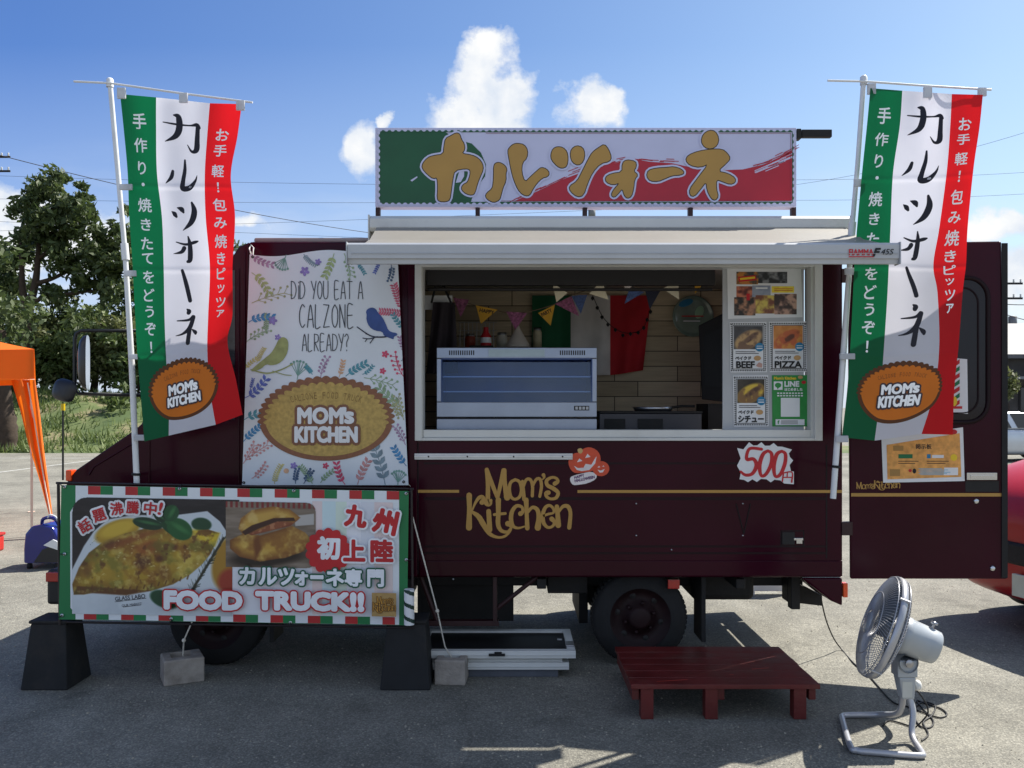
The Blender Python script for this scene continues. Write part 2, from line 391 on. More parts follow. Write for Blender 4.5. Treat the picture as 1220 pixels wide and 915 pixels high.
# ------------------------------------------------------------------ ground
def ground_mat():
    m = bpy.data.materials.new('worn asphalt'); m.use_nodes = True; t = m.node_tree; n = t.nodes; b = n['Principled BSDF']; l = t.links
    tcn = n.new('ShaderNodeTexCoord'); o = tcn.outputs['Object']
    def no(sc, de=5, ro=.6):
        q = n.new('ShaderNodeTexNoise'); q.inputs['Scale'].default_value = sc; q.inputs['Detail'].default_value = de; q.inputs['Roughness'].default_value = ro; l.new(o, q.inputs['Vector']); return q.outputs['Fac']
    vo = n.new('ShaderNodeTexVoronoi'); vo.inputs['Scale'].default_value = 96; l.new(o, vo.inputs['Vector'])
    sep = n.new('ShaderNodeSeparateColor'); l.new(vo.outputs['Color'], sep.inputs[0])
    rp = n.new('ShaderNodeValToRGB'); l.new(sep.outputs[0], rp.inputs[0]); e = rp.color_ramp.elements
    e[0].position = 0; e[0].color = (.20, .194, .168, 1); e[1].position = 1; e[1].color = (.37, .354, .298, 1)
    e2 = e.new(.45); e2.color = (.25, .241, .205, 1); e3 = e.new(.88); e3.color = (.30, .288, .243, 1)
    # dark tar between the stones
    edge = n.new('ShaderNodeMapRange'); edge.inputs[1].default_value = .35; edge.inputs[2].default_value = .62; l.new(vo.outputs['Distance'], edge.inputs[0])
    ta = n.new('ShaderNodeMixRGB'); l.new(mth('MULTIPLY', edge.outputs[0], .4, tree=t), ta.inputs[0]); l.new(rp.outputs[0], ta.inputs[1]); ta.inputs[2].default_value = (.075, .072, .066, 1)
    # large worn and stained patches
    big = n.new('ShaderNodeMapRange'); big.inputs[1].default_value = .32; big.inputs[2].default_value = .7; big.inputs[3].default_value = .68; big.inputs[4].default_value = 1.24; l.new(no(.55, 8, .62), big.inputs[0])
    mid = n.new('ShaderNodeMapRange'); mid.inputs[1].default_value = .3; mid.inputs[2].default_value = .7; mid.inputs[3].default_value = .84; mid.inputs[4].default_value = 1.14; l.new(no(4.5, 6), mid.inputs[0])
    oil = n.new('ShaderNodeMapRange'); oil.inputs[1].default_value = .64; oil.inputs[2].default_value = .76; oil.inputs[3].default_value = 1; oil.inputs[4].default_value = .62; l.new(no(1.7, 3, .5), oil.inputs[0])
    wv_ = n.new('ShaderNodeTexNoise'); wv_.inputs['Scale'].default_value = 1.3; wv_.inputs['Detail'].default_value = 6; l.new(o, wv_.inputs['Vector'])
    ad = n.new('ShaderNodeMixRGB'); ad.blend_type = 'ADD'; ad.inputs[0].default_value = .55; l.new(o, ad.inputs[1]); l.new(wv_.outputs['Color'], ad.inputs[2])
    ck = n.new('ShaderNodeTexVoronoi'); ck.feature = 'DISTANCE_TO_EDGE'; ck.inputs['Scale'].default_value = .42; l.new(ad.outputs[0], ck.inputs['Vector'])
    cr_ = n.new('ShaderNodeMapRange'); cr_.inputs[1].default_value = .0015; cr_.inputs[2].default_value = .0055; cr_.inputs[3].default_value = .86; cr_.inputs[4].default_value = 1; l.new(ck.outputs['Distance'], cr_.inputs[0])
    f = mth('MULTIPLY', mth('MULTIPLY', mth('MULTIPLY', big.outputs[0], mid.outputs[0], tree=t), mth('MULTIPLY', oil.outputs[0], .93, tree=t), tree=t), cr_.outputs[0], tree=t)
    vm = n.new('ShaderNodeVectorMath'); vm.operation = 'SCALE'; l.new(ta.outputs[0], vm.inputs[0]); l.new(f, vm.inputs['Scale']); l.new(vm.outputs[0], b.inputs['Base Color'])
    b.inputs['Roughness'].default_value = .92; b.inputs['Specular IOR Level'].default_value = .25
    bp = n.new('ShaderNodeBump'); bp.inputs['Strength'].default_value = .6; bp.inputs['Distance'].default_value = .005
    l.new(mth('SUBTRACT', mth('MULTIPLY', no(28, 5), .8, tree=t), vo.outputs['Distance'], tree=t), bp.inputs['Height']); l.new(bp.outputs[0], b.inputs['Normal'])
    return m
gm = MB(); gm.add([(-600, -300, 0), (600, -300, 0), (600, 900, 0), (-600, 900, 0)], [(0, 1, 2, 3)])
kind(gm.build('ground', ground_mat()), 'structure')
gv = MB()
for _ in range(2600):
    y = 3.9 + 9 * rng.random() ** 2; x = rng.uniform(-.62, .62) * y; s_ = rng.uniform(.002, .0065) * (1 + .06 * y); q = rng.uniform(0, 6.28, 4) ; pts = [(x + math.cos(a_) * s_ * k_, y + math.sin(a_) * s_ * k_, z_ * s_) for a_, k_, z_ in zip(np.arange(4) * 1.57 + q[0], rng.uniform(.7, 1.3, 4), (0, 0, 0, 0))]
    gv.add(pts + [(x, y, s_ * rng.uniform(.5, 1))], [(0, 1, 4), (1, 2, 4), (2, 3, 4), (3, 0, 4)])
kind(gv.build('gravel', M('loose grit', (150, 144, 130), .9, 0, .5, 40)), 'stuff')
ln = MB(); ln.box(-30, -4.6, 27.8, 27.95, .004, .0045); ln.box(-13, -12.88, 16, 27.8, .004, .0045)
kind(ln.build('parking_lines', M('worn road paint', (170, 170, 165), .8, 0, .3, 14, stain=.6)), 'structure')

# ------------------------------------------------------------------ the truck
X = lambda px: (px - CX) / F * D
Z = lambda py: H + (HZ - py) / F * D
truck = thing('food_truck', 'dark maroon food truck with open serving window, gold lettering and awning', 'food truck', (0, 6.4, 0))
YF = 7.25
body = MB()
wx0, wx1, wz0, wz1 = X(498), X(976), Z(522), Z(312)
bx0, bx1, bz0, bz1 = X(297), X(1004), Z(688), Z(288)
def ringwall(mb, x0, x1, z0, z1, hx0, hx1, hz0, hz1, y0, y1, m=0):
    xs = [x0, hx0, hx1, x1]; zs = [z0, hz0, hz1, z1]; vs = [(x, y, z) for y in (y0, y1) for z in zs for x in xs]; fs = []
    for j in range(3):
        for i in range(3):
            if i == 1 and j == 1: continue
            a = j * 4 + i; fs.append((a, a + 1, a + 5, a + 4)); fs.append((a + 16, a + 20, a + 21, a + 17))
    for i in range(3):
        fs.append((i, i + 16, i + 17, i + 1)); fs.append((12 + i, 13 + i, 29 + i, 28 + i)); fs.append((i * 4, i * 4 + 4, i * 4 + 20, i * 4 + 16)); fs.append((i * 4 + 3, i * 4 + 19, i * 4 + 23, i * 4 + 7))
    fs += [(5, 6, 22, 21), (9, 25, 26, 10), (5, 21, 25, 9), (6, 10, 26, 22)]
    mb.add(vs, fs, m)
ringwall(body, bx0, bx1, bz0, bz1, wx0, wx1, wz0, wz1, D, D + .05)
cab = [(px, py) for px, py in ((76, 700), (76, 585), (80, 572), (90, 560), (160, 512), (168, 505), (272, 312), (284, 294), (297, 288), (297, 690), (200, 690))]
cabp = [(X(a) - (.001 if a == 297 else 0), Z(b)) for a, b in cab]
body.prism(cabp, D + .002, YF - .002)
body.box(bx0, bx1, YF - .05, YF, bz0, bz1)                          # far wall
body.box(bx0, bx1, D + .052, YF - .052, bz1 - .05, bz1)             # roof
body.box(bx0, bx1, D + .052, YF - .052, Z(668), Z(668) + .06)       # floor
body.box(bx0, bx0 + .04, D + .052, YF - .052, Z(668) + .062, bz1 - .052)
body.box(bx1 - .04, bx1, D + .95, YF - .052, Z(668) + .062, bz1 - .052)  # far rear door, shut
rc = [(X(955), Z(688.6)), (X(1004), Z(688.6)), (X(1004), Z(722)), (X(990), Z(716))]
body.prism(rc, D, D + .3); body.prism(rc, YF - .3, YF)
body.build('body', maroon, truck, bevel=.012, seg=3)
rl = MB(); rl.box(X(300), bx1 - .01, D + .04, YF - .04, bz1 + .002, bz1 + .035); rl.build('roof_cap', M('pale roof paint', (150, 140, 140), .5), truck, bevel=.012)
# pressed ridges, seams and rails of the side
rd = MB()
for y, hh in ((552, 2.2), (651, 2.4), (659, 2.4), (594, 3.5)):
    x1 = 985 if y != 552 else 900
    rd.box(X(505), X(x1), D - .0016, D - .0005, Z(y + hh / 2), Z(y - hh / 2))
rs = MB(); rs.box(X(500), X(1003), D - .012, D - .0005, Z(686), Z(668)); rs.build('sill', maroon, truck, bevel=.004)
rs = MB(); rs.box(X(486), X(497), D - .016, D - .0005, Z(686), Z(320)); rs.build('side_post', maroon, truck, bevel=.004)
rd.build('side_ridge', M('maroon ridge', (30, 6, 16), .4, spec=.2), truck)
sm = MB()
for a, b, c, e in ((984, 530, 985.4, 665), (497.5, 528, 498.6, 684), (930, 632, 931, 650), (957, 632, 958, 650), (930, 632, 958, 633), (930, 650, 958, 651)):
    sm.box(X(a), X(b) if False else X(c), D - .0022, D - .0004, Z(e), Z(b))
for a, b, c, e in ((877, 600, 886, 636), (894, 600, 886, 636)):
    p, q = Vector((X(a), D - .003, Z(b))), Vector((X(c), D - .003, Z(e))); sm.tube([p, q], .003, 6)
sm.build('panel_seam', M('dark seam rubber', (14, 9, 11), .8), truck)  # dark lines along the panel joints
for a, b in ((758, 600), (758, 638), (885, 600), (885, 638), (540, 690), (800, 655)):
    sc = MB(); sc.lathe([(.0055, 0), (.005, .004), (0, .005)], (X(a), D - .0005, Z(b)), (0, -1, 0), 10); sc.build('screw', alu, truck)
lt = MB(); lt.pbox(932, 634, 947, 649, D - .008, D - .001, 0); lt.pbox(949, 641, 956, 648, D - .014, D - .001, 1); lt.pbox(946, 641, 957, 644, D - .012, D - .001, 1)
lt.build('latch', [dark, chrome], truck, bevel=.002)
ra = MB(); ra.box(X(494), X(682), D - .02, D - .0005, Z(547.5), Z(540)); ra.box(X(494), X(682), D - .026, D - .0205, Z(545.4), Z(542.2))
for px in (511, 557, 612, 670): ra.lathe([(.006, 0), (.005, .003), (0, .004)], (X(px), D - .026, Z(543.7)), (0, -1, 0), 8, 1)
ra.build('awning_rail', [alu, dark], truck, bevel=.002)
gs = MB(); gs.box(X(498), X(547), D - .003, D - .0004, Z(587), Z(583.6)); gs.box(X(688), X(1003), D - .003, D - .0004, Z(587.2), Z(583.8))
gs.build('gold_stripe', gold, truck)
# Mom's Kitchen lettering: brush strokes (x, y, width)
MOMS = [[(290, 120, 34), (305, 260, 42), (305, 405, 46)], [(296, 118, 34), (345, 260, 42), (403, 405, 38)], [(462, 128, 44), (432, 270, 40), (402, 405, 34)], [(470, 128, 44), (475, 260, 44), (498, 402, 62)],
        [(580, 222, 30), (535, 250, 32), (520, 320, 34), (538, 395, 32), (580, 418, 28), (625, 390, 32), (642, 320, 34), (622, 245, 32), (578, 222, 30)],
        [(652, 238, 30), (660, 320, 34), (668, 420, 38)], [(660, 300, 26), (688, 225, 30), (730, 222, 32), (752, 285, 32), (750, 385, 32)], [(748, 300, 26), (788, 222, 30), (828, 218, 32), (842, 290, 32), (825, 390, 30)],
        [(862, 175, 38), (868, 200, 24), (848, 226, 6)],
        [(975, 262, 44), (1005, 240, 36), (990, 208, 28), (945, 200, 28), (895, 230, 36), (902, 278, 38), (960, 310, 42), (1008, 352, 38), (990, 402, 34), (940, 415, 28), (897, 395, 32), (890, 360, 44), (912, 352, 46)]]
KITC = [[(118, 378, 56), (120, 530, 48), (116, 702, 62)], [(150, 525, 18), (180, 455, 26), (215, 405, 36), (248, 395, 40), (262, 425, 48), (246, 450, 50)], [(262, 430, 40), (310, 455, 74), (335, 430, 34)],
        [(140, 540, 26), (210, 590, 50), (262, 672, 54), (325, 765, 40), (410, 800, 26), (480, 785, 26), (528, 735, 24), (535, 690, 30), (505, 662, 56)],
        [(313, 538, 48), (325, 725, 50)], [(410, 425, 54), (410, 560, 46), (408, 670, 46), (440, 732, 38), (500, 745, 30), (530, 712, 20)], [(370, 572, 30), (480, 560, 28)],
        [(632, 562, 50), (655, 540, 34), (645, 496, 30), (592, 485, 36), (548, 540, 42), (537, 620, 44), (560, 688, 36), (612, 706, 24), (672, 690, 16)],
        [(688, 425, 50), (694, 560, 40), (700, 708, 46)], [(705, 550, 26), (750, 500, 34), (800, 522, 42), (815, 600, 46), (805, 702, 64)],
        [(850, 590, 24), (905, 568, 26), (962, 552, 24), (958, 508, 28), (922, 480, 30), (880, 502, 36), (856, 570, 40), (862, 650, 40), (902, 698, 30), (950, 690, 28), (972, 650, 34), (945, 615, 50)],
        [(996, 492, 46), (1005, 580, 46), (1010, 678, 58)], [(1015, 545, 24), (1058, 490, 34), (1108, 492, 42), (1132, 560, 38), (1120, 702, 42)]]
def moms(art, m, tf, one_line=False, extra=0):
    for s in MOMS: art.stroke(s, m, tf=tf, extra=extra)
    for s in KITC:
        if one_line: s = [(x + 900, y - 330, w) for x, y, w in s]
        art.stroke(s, m, tf=tf, extra=extra)
a = Art(flat(D), .003); k = 1 / 8.414
moms(a, 0, lambda x, y, w: (545 + x * k, 545 + y * k, w * k)); a.build('lettering', gold, truck)

# serving window: white frame, dark header
wf = MB()
def frame(mb, x0, x1, z0, z1, t, y0, y1, m=0, tl=None):
    l, r, b, u = tl or (t, t, t, t)
    mb.box(x0, x0 + l, y0, y1, z0, z1, m); mb.box(x1 - r, x1, y0, y1, z0, z1, m)
    mb.box(x0 + l + .0005, x1 - r - .0005, y0, y1, z0, z0 + b, m); mb.box(x0 + l + .0005, x1 - r - .0005, y0, y1, z1 - u, z1, m)
frame(wf, X(494.5), X(979), Z(525), Z(311), 0, D - .018, D - .0006, 0, (.045, .05, .018, .04))
frame(wf, X(498.5), X(975.5), Z(521.6), Z(312.5), 0, D + .0004, D + .12, 0, (.03, .05, .05, .03))
wf.build('window_frame', white_alu, truck, bevel=.003)
hd = MB(); hd.box(wx0 + .04, X(858), D + .13, D + .19, Z(336), Z(315)); hd.box(wx0 + .04, X(858), D + .2, D + .24, Z(341), Z(338))
hd.build('shutter_box', M('dark plastic', (24, 22, 26), .5), truck, bevel=.004)
# interior lining: planked far wall, ceiling made pale to bounce more light inside
def plank_mat():
    m = bpy.data.materials.new('wood plank lining'); m.use_nodes = True; t = m.node_tree; n = t.nodes; l = t.links; b = n['Principled BSDF']
    tcn = n.new('ShaderNodeTexCoord'); mp = n.new('ShaderNodeMapping'); mp.inputs['Rotation'].default_value = (PI / 2, 0, 0); l.new(tcn.outputs['Object'], mp.inputs[0])
    br = n.new('ShaderNodeTexBrick'); l.new(mp.outputs[0], br.inputs['Vector']); br.inputs['Scale'].default_value = 1; br.inputs['Brick Width'].default_value = .52; br.inputs['Row Height'].default_value = .125
    br.inputs['Mortar Size'].default_value = .004; br.offset = .37
    br.inputs['Color1'].default_value = (.74, .60, .41, 1); br.inputs['Color2'].default_value = (.5, .39, .25, 1); br.inputs['Mortar'].default_value = (.07, .05, .03, 1)
    mp2 = n.new('ShaderNodeMapping'); mp2.inputs['Scale'].default_value = (3, 3, 40); l.new(tcn.outputs['Object'], mp2.inputs[0])
    no = n.new('ShaderNodeTexNoise'); no.inputs['Scale'].default_value = 1.5; no.inputs['Detail'].default_value = 6; l.new(mp2.outputs[0], no.inputs['Vector'])
    mx = n.new('ShaderNodeMixRGB'); mx.blend_type = 'MULTIPLY'; mx.inputs[0].default_value = .45; l.new(br.outputs[0], mx.inputs[1]); l.new(no.outputs[0], mx.inputs[2]); l.new(mx.outputs[0], b.inputs['Base Color']); b.inputs['Roughness'].default_value = .55
    return m
YI = YF - .06
il = MB(); il.box(bx0 + .05, bx1 - .05, YI - .01, YI - .001, Z(668) + .07, bz1 - .06); il.build('interior_wall', plank_mat(), truck)
ic = MB(); ic.box(bx0 + .05, bx1 - .05, D + .06, YI - .012, bz1 - .075, bz1 - .055); ic.box(bx0 + .05, bx0 + .06, D + .06, YI - .012, Z(668) + .07, bz1 - .08)
ic.build('interior_lining', M('pale lining', (150, 146, 140), .6), truck)
cn = MB(); cn.box(bx0 + .1, X(856), D + .13, D + .75, Z(668) + .07, Z(524)); cn.build('counter', steel, truck, bevel=.004)

# windscreen and cab windows
g1 = glass('dark tinted glass', (.12, .13, .14), .02, .1)
gl = MB()
def cabq(pts, y, m=0, flip=False): gl.add([(X(a), y, Z(b)) for a, b in pts], [tuple(range(len(pts)))], m)
cabq([(196, 500), (280, 500), (280, 322), (272, 322)], D - .0025)
gl.add([(X(172) - .006, D + .12, Z(497)), (X(172) - .006, YF - .12, Z(497)), (X(266) - .006, YF - .12, Z(322)), (X(266) - .006, D + .12, Z(322))], [(0, 1, 2, 3)], 0)
gl.build('windscreen', M('cab glass', (14, 16, 18), .06, 0, .05, coat=.3), truck)
cs = MB()
for pts in (((106, 566), (112, 556), (165, 524), (172, 524)), ((178, 516), (178, 690)), ((285, 320), (285, 690)), ((292, 300), (292, 690))):
    cs.tube([(X(p[0]), D - .001, Z(p[1])) for p in pts], .005, 6)
cs.build('door_seam', maroon, truck)
tl = MB(); tl.box(X(79), X(86), D - .012, D + .06, Z(573), Z(560)); tl.build('turn_signal', oran_l, truck, bevel=.006)
bm_ = MB(); bm_.box(X(52), X(80), D + .03, YF - .03, Z(722), Z(680)); bm_.build('bumper', M('black bumper plastic', (28, 26, 28), .55), truck, bevel=.02)
bl = MB(); bl.box(X(55), X(72), D - .008, D + .028, Z(693), Z(682)); bl.build('bumper_lamp', red_l, truck, bevel=.004)
ml = MB(); ml.box(X(1005), X(1010.5), D + .002, D + .05, Z(712), Z(695)); ml.build('marker_lamp', oran_l, truck, bevel=.004)
# corner pole with yellow tip
cp = MB(); cp.tube([P(75, 572, 5.35), P(75, 488, 5.35)], .006, 8); cp.build('corner_pole', M('black pole', (22, 22, 24), .5), truck)
ct = MB(); ct.tube([P(75, 489, 5.35), P(75, 481, 5.35)], .013, 10); ct.build('pole_tip', M('yellow plastic', (225, 190, 20), .4), truck)
# mirrors
mi = MB(); mi.tube([(X(182), D + .01, P(0, 394, 5.3).z), P(168, 394, 5.32), P(97, 394, 5.28), P(91, 397, 5.28), P(89, 405, 5.28), P(89, 462, 5.28), P(93, 469, 5.28), P(168, 471, 5.32), (X(190), D + .01, P(0, 471, 5.3).z)], .011, 8)
mi.build('mirror_bracket', M('black enamel', (20, 20, 22), .4), truck)
mm = MB()
def bowl(org, ax, up, a, b, dep):
    ax = Vector(ax).normalized(); up = Vector(up).normalized(); sd = ax.cross(up); vs = []; n = 28; rings = [(1, 0), (.97, .35), (.8, .75), (.45, .97), (.02, 1)]
    for r, h in rings:
        for j in range(n):
            q = 2 * PI * j / n; c, s = math.cos(q), math.sin(q); ex = .6
            x = math.copysign(abs(c) ** ex, c) * a * r; y = math.copysign(abs(s) ** ex, s) * b * r; vs.append(Vector(org) + sd * x + up * y + ax * dep * h)
    return vs, [(i * n + j, i * n + (j + 1) % n, (i + 1) * n + (j + 1) % n, (i + 1) * n + j) for i in range(len(rings) - 1) for j in range(n)], n
c0 = P(104, 432, 5.24); v, f, n = bowl(c0, (-.93, -.3, 0), (0, 0, 1), .085, .165, .05); mm.add(v, f, 0, True)
mm.add([Vector(p) + Vector((.93, .3, 0)) * .003 for p in v[:n]], [tuple(range(n))], 1)
mm.build('mirror', [M('mirror shell', (34, 28, 26), .3, coat=.3), chrome], truck)
mr = MB(); c0 = P(78, 465, 5.2); v, f, n = bowl(c0, (-.35, -.9, -.1), (.25, 0, 1), .083, .066, .045); mr.add(v, f, 0, True); mr.add(v[:n], [tuple(range(n))], 1)
mr.tube([c0 + Vector((0, .01, 0)), P(89, 462, 5.28)], .01, 8); mr.build('wide_mirror', [M('wide mirror shell', (30, 30, 34), .45), chrome], truck)

# wheels
tyre_m = M('tyre rubber', (24, 24, 26), .85, 0, .25, 9, .2, 120)
rim_m = M('wheel maroon steel', (34, 17, 20), .6, 0, .25, 10, spec=.25)
def wheel(px, y, side, hub=745):
    z = .305; x = X(px) * 1.02; o = Vector((x, y, z)); ax = Vector((0, side, 0)); r = .305; wd = .19
    t = MB(); t.lathe([(.195, 0), (.24, .004), (.285, .012), (.3, .03), (r, .05), (r, wd - .05), (.3, wd - .03), (.285, wd - .012), (.195, wd)], o - ax * wd, ax, 48)
    for q in range(56):                                     # tread blocks
        an = 2 * PI * q / 56
        for k in (.045, .085, .125):
            c = o - ax * (wd - k) + Vector((math.cos(an), 0, math.sin(an))) * (r + .002); tt = Vector((-math.sin(an), 0, math.cos(an)))
            nn = Vector((math.cos(an), 0, math.sin(an)))
            t.add([c + tt * i * .011 + ax * j * .014 + nn * h for h in (-.004, .003) for i, j in ((-1, -1), (1, -1), (1, 1), (-1, 1))], [(4, 5, 6, 7), (0, 1, 5, 4), (1, 2, 6, 5), (2, 3, 7, 6), (3, 0, 4, 7)], 0)
    wo = t.build('wheel', tyre_m, truck)
    m = MB(); m.lathe([(.2, 0), (.205, -.012), (.195, -.02), (.17, -.05), (.12, -.075), (.11, -.06), (.075, -.05), (.07, -.015), (.05, -.008), (0.001, -.006)], o, ax, 40)
    for q in range(6):
        an = 2 * PI * q / 6 + .3; c = o + Vector((math.cos(an), 0, math.sin(an))) * .095; m.lathe([(.012, -.062), (.012, -.035), (.009, -.03), (0, -.03)], c, ax, 8)
        an += .52; c = o + Vector((math.cos(an), 0, math.sin(an))) * .145; m.lathe([(.02, -.058), (0, -.052)], c, ax, 10, 1)
    m.build('rim', [rim_m, dark], wo)
wheel(762, D + .07, -1); wheel(258, D + .07, -1); wheel(762, YF - .07, 1); wheel(258, YF - .07, 1)
# underframe
uf = MB()
for y in (5.95, 6.75): uf.box(X(140), X(985), y, y + .07, .44, .56)
for px in (330, 480, 640, 880): uf.box(X(px), X(px) + .06, D + .06, YF - .06, .5, .565)
uf.tube([(X(762), D + .2, .305), (X(762), YF - .2, .305)], .05, 10); uf.tube([(X(258), D + .2, .305), (X(258), YF - .2, .305)], .045, 10)
uf.lathe([(.001, -.13), (.1, -.11), (.13, 0), (.1, .11), (.001, .13)], (X(762), 6.3, .305), (0, 1, 0), 16)
uf.box(X(655), X(705), D + .3, D + .75, .42, .56); uf.box(X(330), X(470), 5.95, 6.8, .25, .5)
uf.box(X(485), X(612), 6.1, 6.9, .16, .5); uf.box(X(590), X(720), 6.5, 6.7, .44, .56); uf.box(X(700), X(712), 6.2, 6.9, .12, .5)
uf.build('chassis', dark, truck, bevel=.006)
ft = MB(); ft.box(X(838), X(918), D + .35, D + .85, .36, .56); ft.build('fuel_tank', dark, truck, bevel=.04, seg=3)
sb = MB(); sb.box(X(587), X(592), D + .04, D + .1, Z(744), Z(688.5)); sb.box(X(500), X(594), D + .04, D + .1, Z(748), Z(742))
for a, b in (((592, 728), (640, 690)), ((500, 690), (520, 745))): sb.tube([(X(a[0]), D + .07, Z(a[1])), (X(b[0]), D + .07, Z(b[1]))], .016, 6)
sb.build('step_bracket', maroon2, truck, bevel=.003)
for q in (840, 316): mf = MB(); mf.box(X(q), X(q + 5), D + .1, D + .34, Z(770), Z(690)); mf.build('mud_flap', black, truck)
rf = MB(); rf.box(X(797), X(811), D + .03, D + .06, Z(703), Z(692)); rf.build('reflector', red_l, truck, bevel=.004)
rb = MB(); rb.hexa([(X(956), D + .3, Z(730)), (X(1000), D + .3, Z(735)), (X(1000), D + .42, Z(735)), (X(956), D + .42, Z(730)), (X(956), D + .3, Z(700)), (X(1000), D + .3, Z(722)), (X(1000), D + .42, Z(722)), (X(956), D + .42, Z(700))])
rb.box(X(955), X(966), D + .2, D + .28, Z(735), Z(690)); rb.box(X(985), X(1012), D + .3, YF - .3, Z(708), Z(697)); rb.build('rear_step', dark, truck, bevel=.004)

# rear door, swung wide open
def DP(px, py, h=0):
    t = (px - 1013) / 187; d = 5.5 - .22 * t; p = P(px, py, d); return p + Vector((-.25, -.97, 0)) * h
door = MB()
def dslab(mb, px0, py0, px1, py1, h0, h1, m=0):
    mb.hexa([DP(px0, py1, h1), DP(px1, py1, h1), DP(px1, py1, h0), DP(px0, py1, h0), DP(px0, py0, h1), DP(px1, py0, h1), DP(px1, py0, h0), DP(px0, py0, h0)], m)
q = [(1013, 690), (1201, 690), (1193.5, 287), (1010, 290)]
door.hexa([DP(*q[0], 0), DP(*q[1], 0), DP(*q[1], -.045), DP(*q[0], -.045), DP(*q[3], 0), DP(*q[2], 0), DP(*q[2], -.045), DP(*q[3], -.045)])
do = door.build('rear_door', maroon, truck, bevel=.012, seg=3)
def rrect(x0, y0, x1, y1, r, n=6):
    pts = []
    for cx, cy, a0 in ((x1 - r, y0 + r, -90), (x1 - r, y1 - r, 0), (x0 + r, y1 - r, 90), (x0 + r, y0 + r, 180)):
        for k in range(n + 1):
            a = math.radians(a0 + 90 * k / n); pts.append((cx + r * math.cos(a), cy + r * math.sin(a)))
    return pts
wg = MB(); wg.tube([DP(a, b, .004) for a, b in rrect(1030, 331, 1177, 503, 24)], .014, 8, closed=True); wg.tube([DP(a, b, .003) for a, b in rrect(1042, 343, 1165, 492, 18)], .006, 6, closed=True)
wg.build('door_window_seal', M('maroon seal', (26, 8, 14), .45, spec=.2), do)
gg = Art(lambda x, y, h: DP(x, y, h), .0015); gg.poly(rrect(1032, 333, 1175, 501, 22), 0); gg.build('door_window', M('dark reflecting pane', (24, 16, 22), .12, 0, .4, 3, .1, 2.0, spec=.35), do)
ds = MB(); dslab(ds, 1193, 290, 1200, 688, .001, .012); ds.build('door_rubber', black, do)
dh = MB(); dslab(dh, 1150, 573, 1190, 586, .0008, .004, 1); dslab(dh, 1151, 563, 1187, 571.5, .0008, .02, 0); dslab(dh, 1155, 565.5, 1183, 569.5, .0205, .026, 0); dh.build('door_handle', [chrome, dark], do, bevel=.002)
gs2 = MB(); dslab(gs2, 1014, 587.5, 1195, 591.5, .0006, .002); gs2.build('gold_stripe', gold, do)
db = MB()
for a_, b_ in ((1163, 597), (1182.5, 677)): db.lathe([(.017, 0), (.017, .006), (.01, .012), (0, .013)], DP(a_, b_, .0005), (-.25, -.97, 0), 16)
db.build('door_stud', chrome, do)
hg = MB()
for y in (632, 330): hg.pbox(1003, y - 10, 1016, y + 6, D - .01, D + .03)
hg.build('hinge', maroon2, do, bevel=.003)
a = Art(lambda x, y, h: DP(x, y, h), .001); k = .0295
moms(a, 0, lambda x, y, w: (1012 + x * k, 571.5 + y * .0262, w * k * .9), True); a.build('door_lettering', gold, do)

# awning
cas = MB(); prof = [(5.34, 2.77), (5.345, 2.825), (5.38, 2.848), (5.45, 2.85), (5.49, 2.845), (5.493, 2.73), (5.45, 2.72), (5.445, 2.75), (5.36, 2.748)]
xa, xb = P(442, 0, 5.4).x, P(1011, 0, 5.4).x
n = len(prof); cas.add([(x, y, z) for x in (xa, xb) for y, z in prof], [(i, (i + 1) % n, (i + 1) % n + n, i + n) for i in range(n)] + [tuple(range(n))[::-1], tuple(range(n, 2 * n))])
cas.box(xa - .012, xa - .001, 5.35, 5.492, 2.65, 2.853); cas.box(xb + .001, xb + .012, 5.35, 5.492, 2.65, 2.853)
aw = cas.build('awning', white_alu, truck, bevel=.006)
ra0, ra1 = P(414, 0, 4.74).x, P(1071, 0, 4.74).x; zr1, zr0 = P(0, 289, 4.74).z, P(0, 314, 4.74).z
fb = MB(); vs_ = []; nx, ny = 60, 14
for j in range(ny + 1):
    t = j / ny
    for i in range(nx + 1):
        s = i / nx; x0 = xa + .04 + (xb - xa - .08) * s; x1 = ra0 + .09 + (ra1 - ra0 - .18) * s
        x = x0 + (x1 - x0) * t; y = 5.39 + (4.77 - 5.39) * t; z = 2.79 + (zr1 + .004 - 2.79) * t - .018 * math.sin(PI * t) - .007 * math.exp(-((t - .62 - .05 * math.sin(s * 6)) / .05) ** 2) + .004 * math.sin(s * 23 + t * 3) * t * (1 - t)
        vs_.append((x, y, z))
fb.add(vs_, [(j * (nx + 1) + i, (j + 1) * (nx + 1) + i, (j + 1) * (nx + 1) + i + 1, j * (nx + 1) + i + 1) for j in range(ny) for i in range(nx)], 0, True)
fb.build('awning_fabric', M('awning vinyl', (136, 132, 125), .5, 0, .05, 3, .05, 30, trl=.1), aw)
lr = MB(); prof = [(4.735, zr0 + .028), (4.732, zr1 - .012), (4.745, zr1), (4.79, zr1), (4.795, zr0 + .02), (4.775, zr0), (4.752, zr0), (4.748, zr0 + .024)]
n = len(prof); lr.add([(x, y, z) for x in (ra0, ra1) for y, z in prof], [(i, (i + 1) % n, (i + 1) % n + n, i + n) for i in range(n)] + [tuple(range(n))[::-1], tuple(range(n, 2 * n))])
lr.box(ra0 + .02, ra1 - .01, 4.728, 4.7325, zr0 + .052, zr0 + .055); lr.box(ra0 - .006, ra0 - .0006, 4.725, 4.8, zr0 - .004, zr1 + .003); lr.box(ra1 + .0006, ra1 + .006, 4.725, 4.8, zr0 - .004, zr1 + .003)
lr.build('front_rail', M('rail white', (178, 181, 186), .35, 0, .04), aw, bevel=.002)
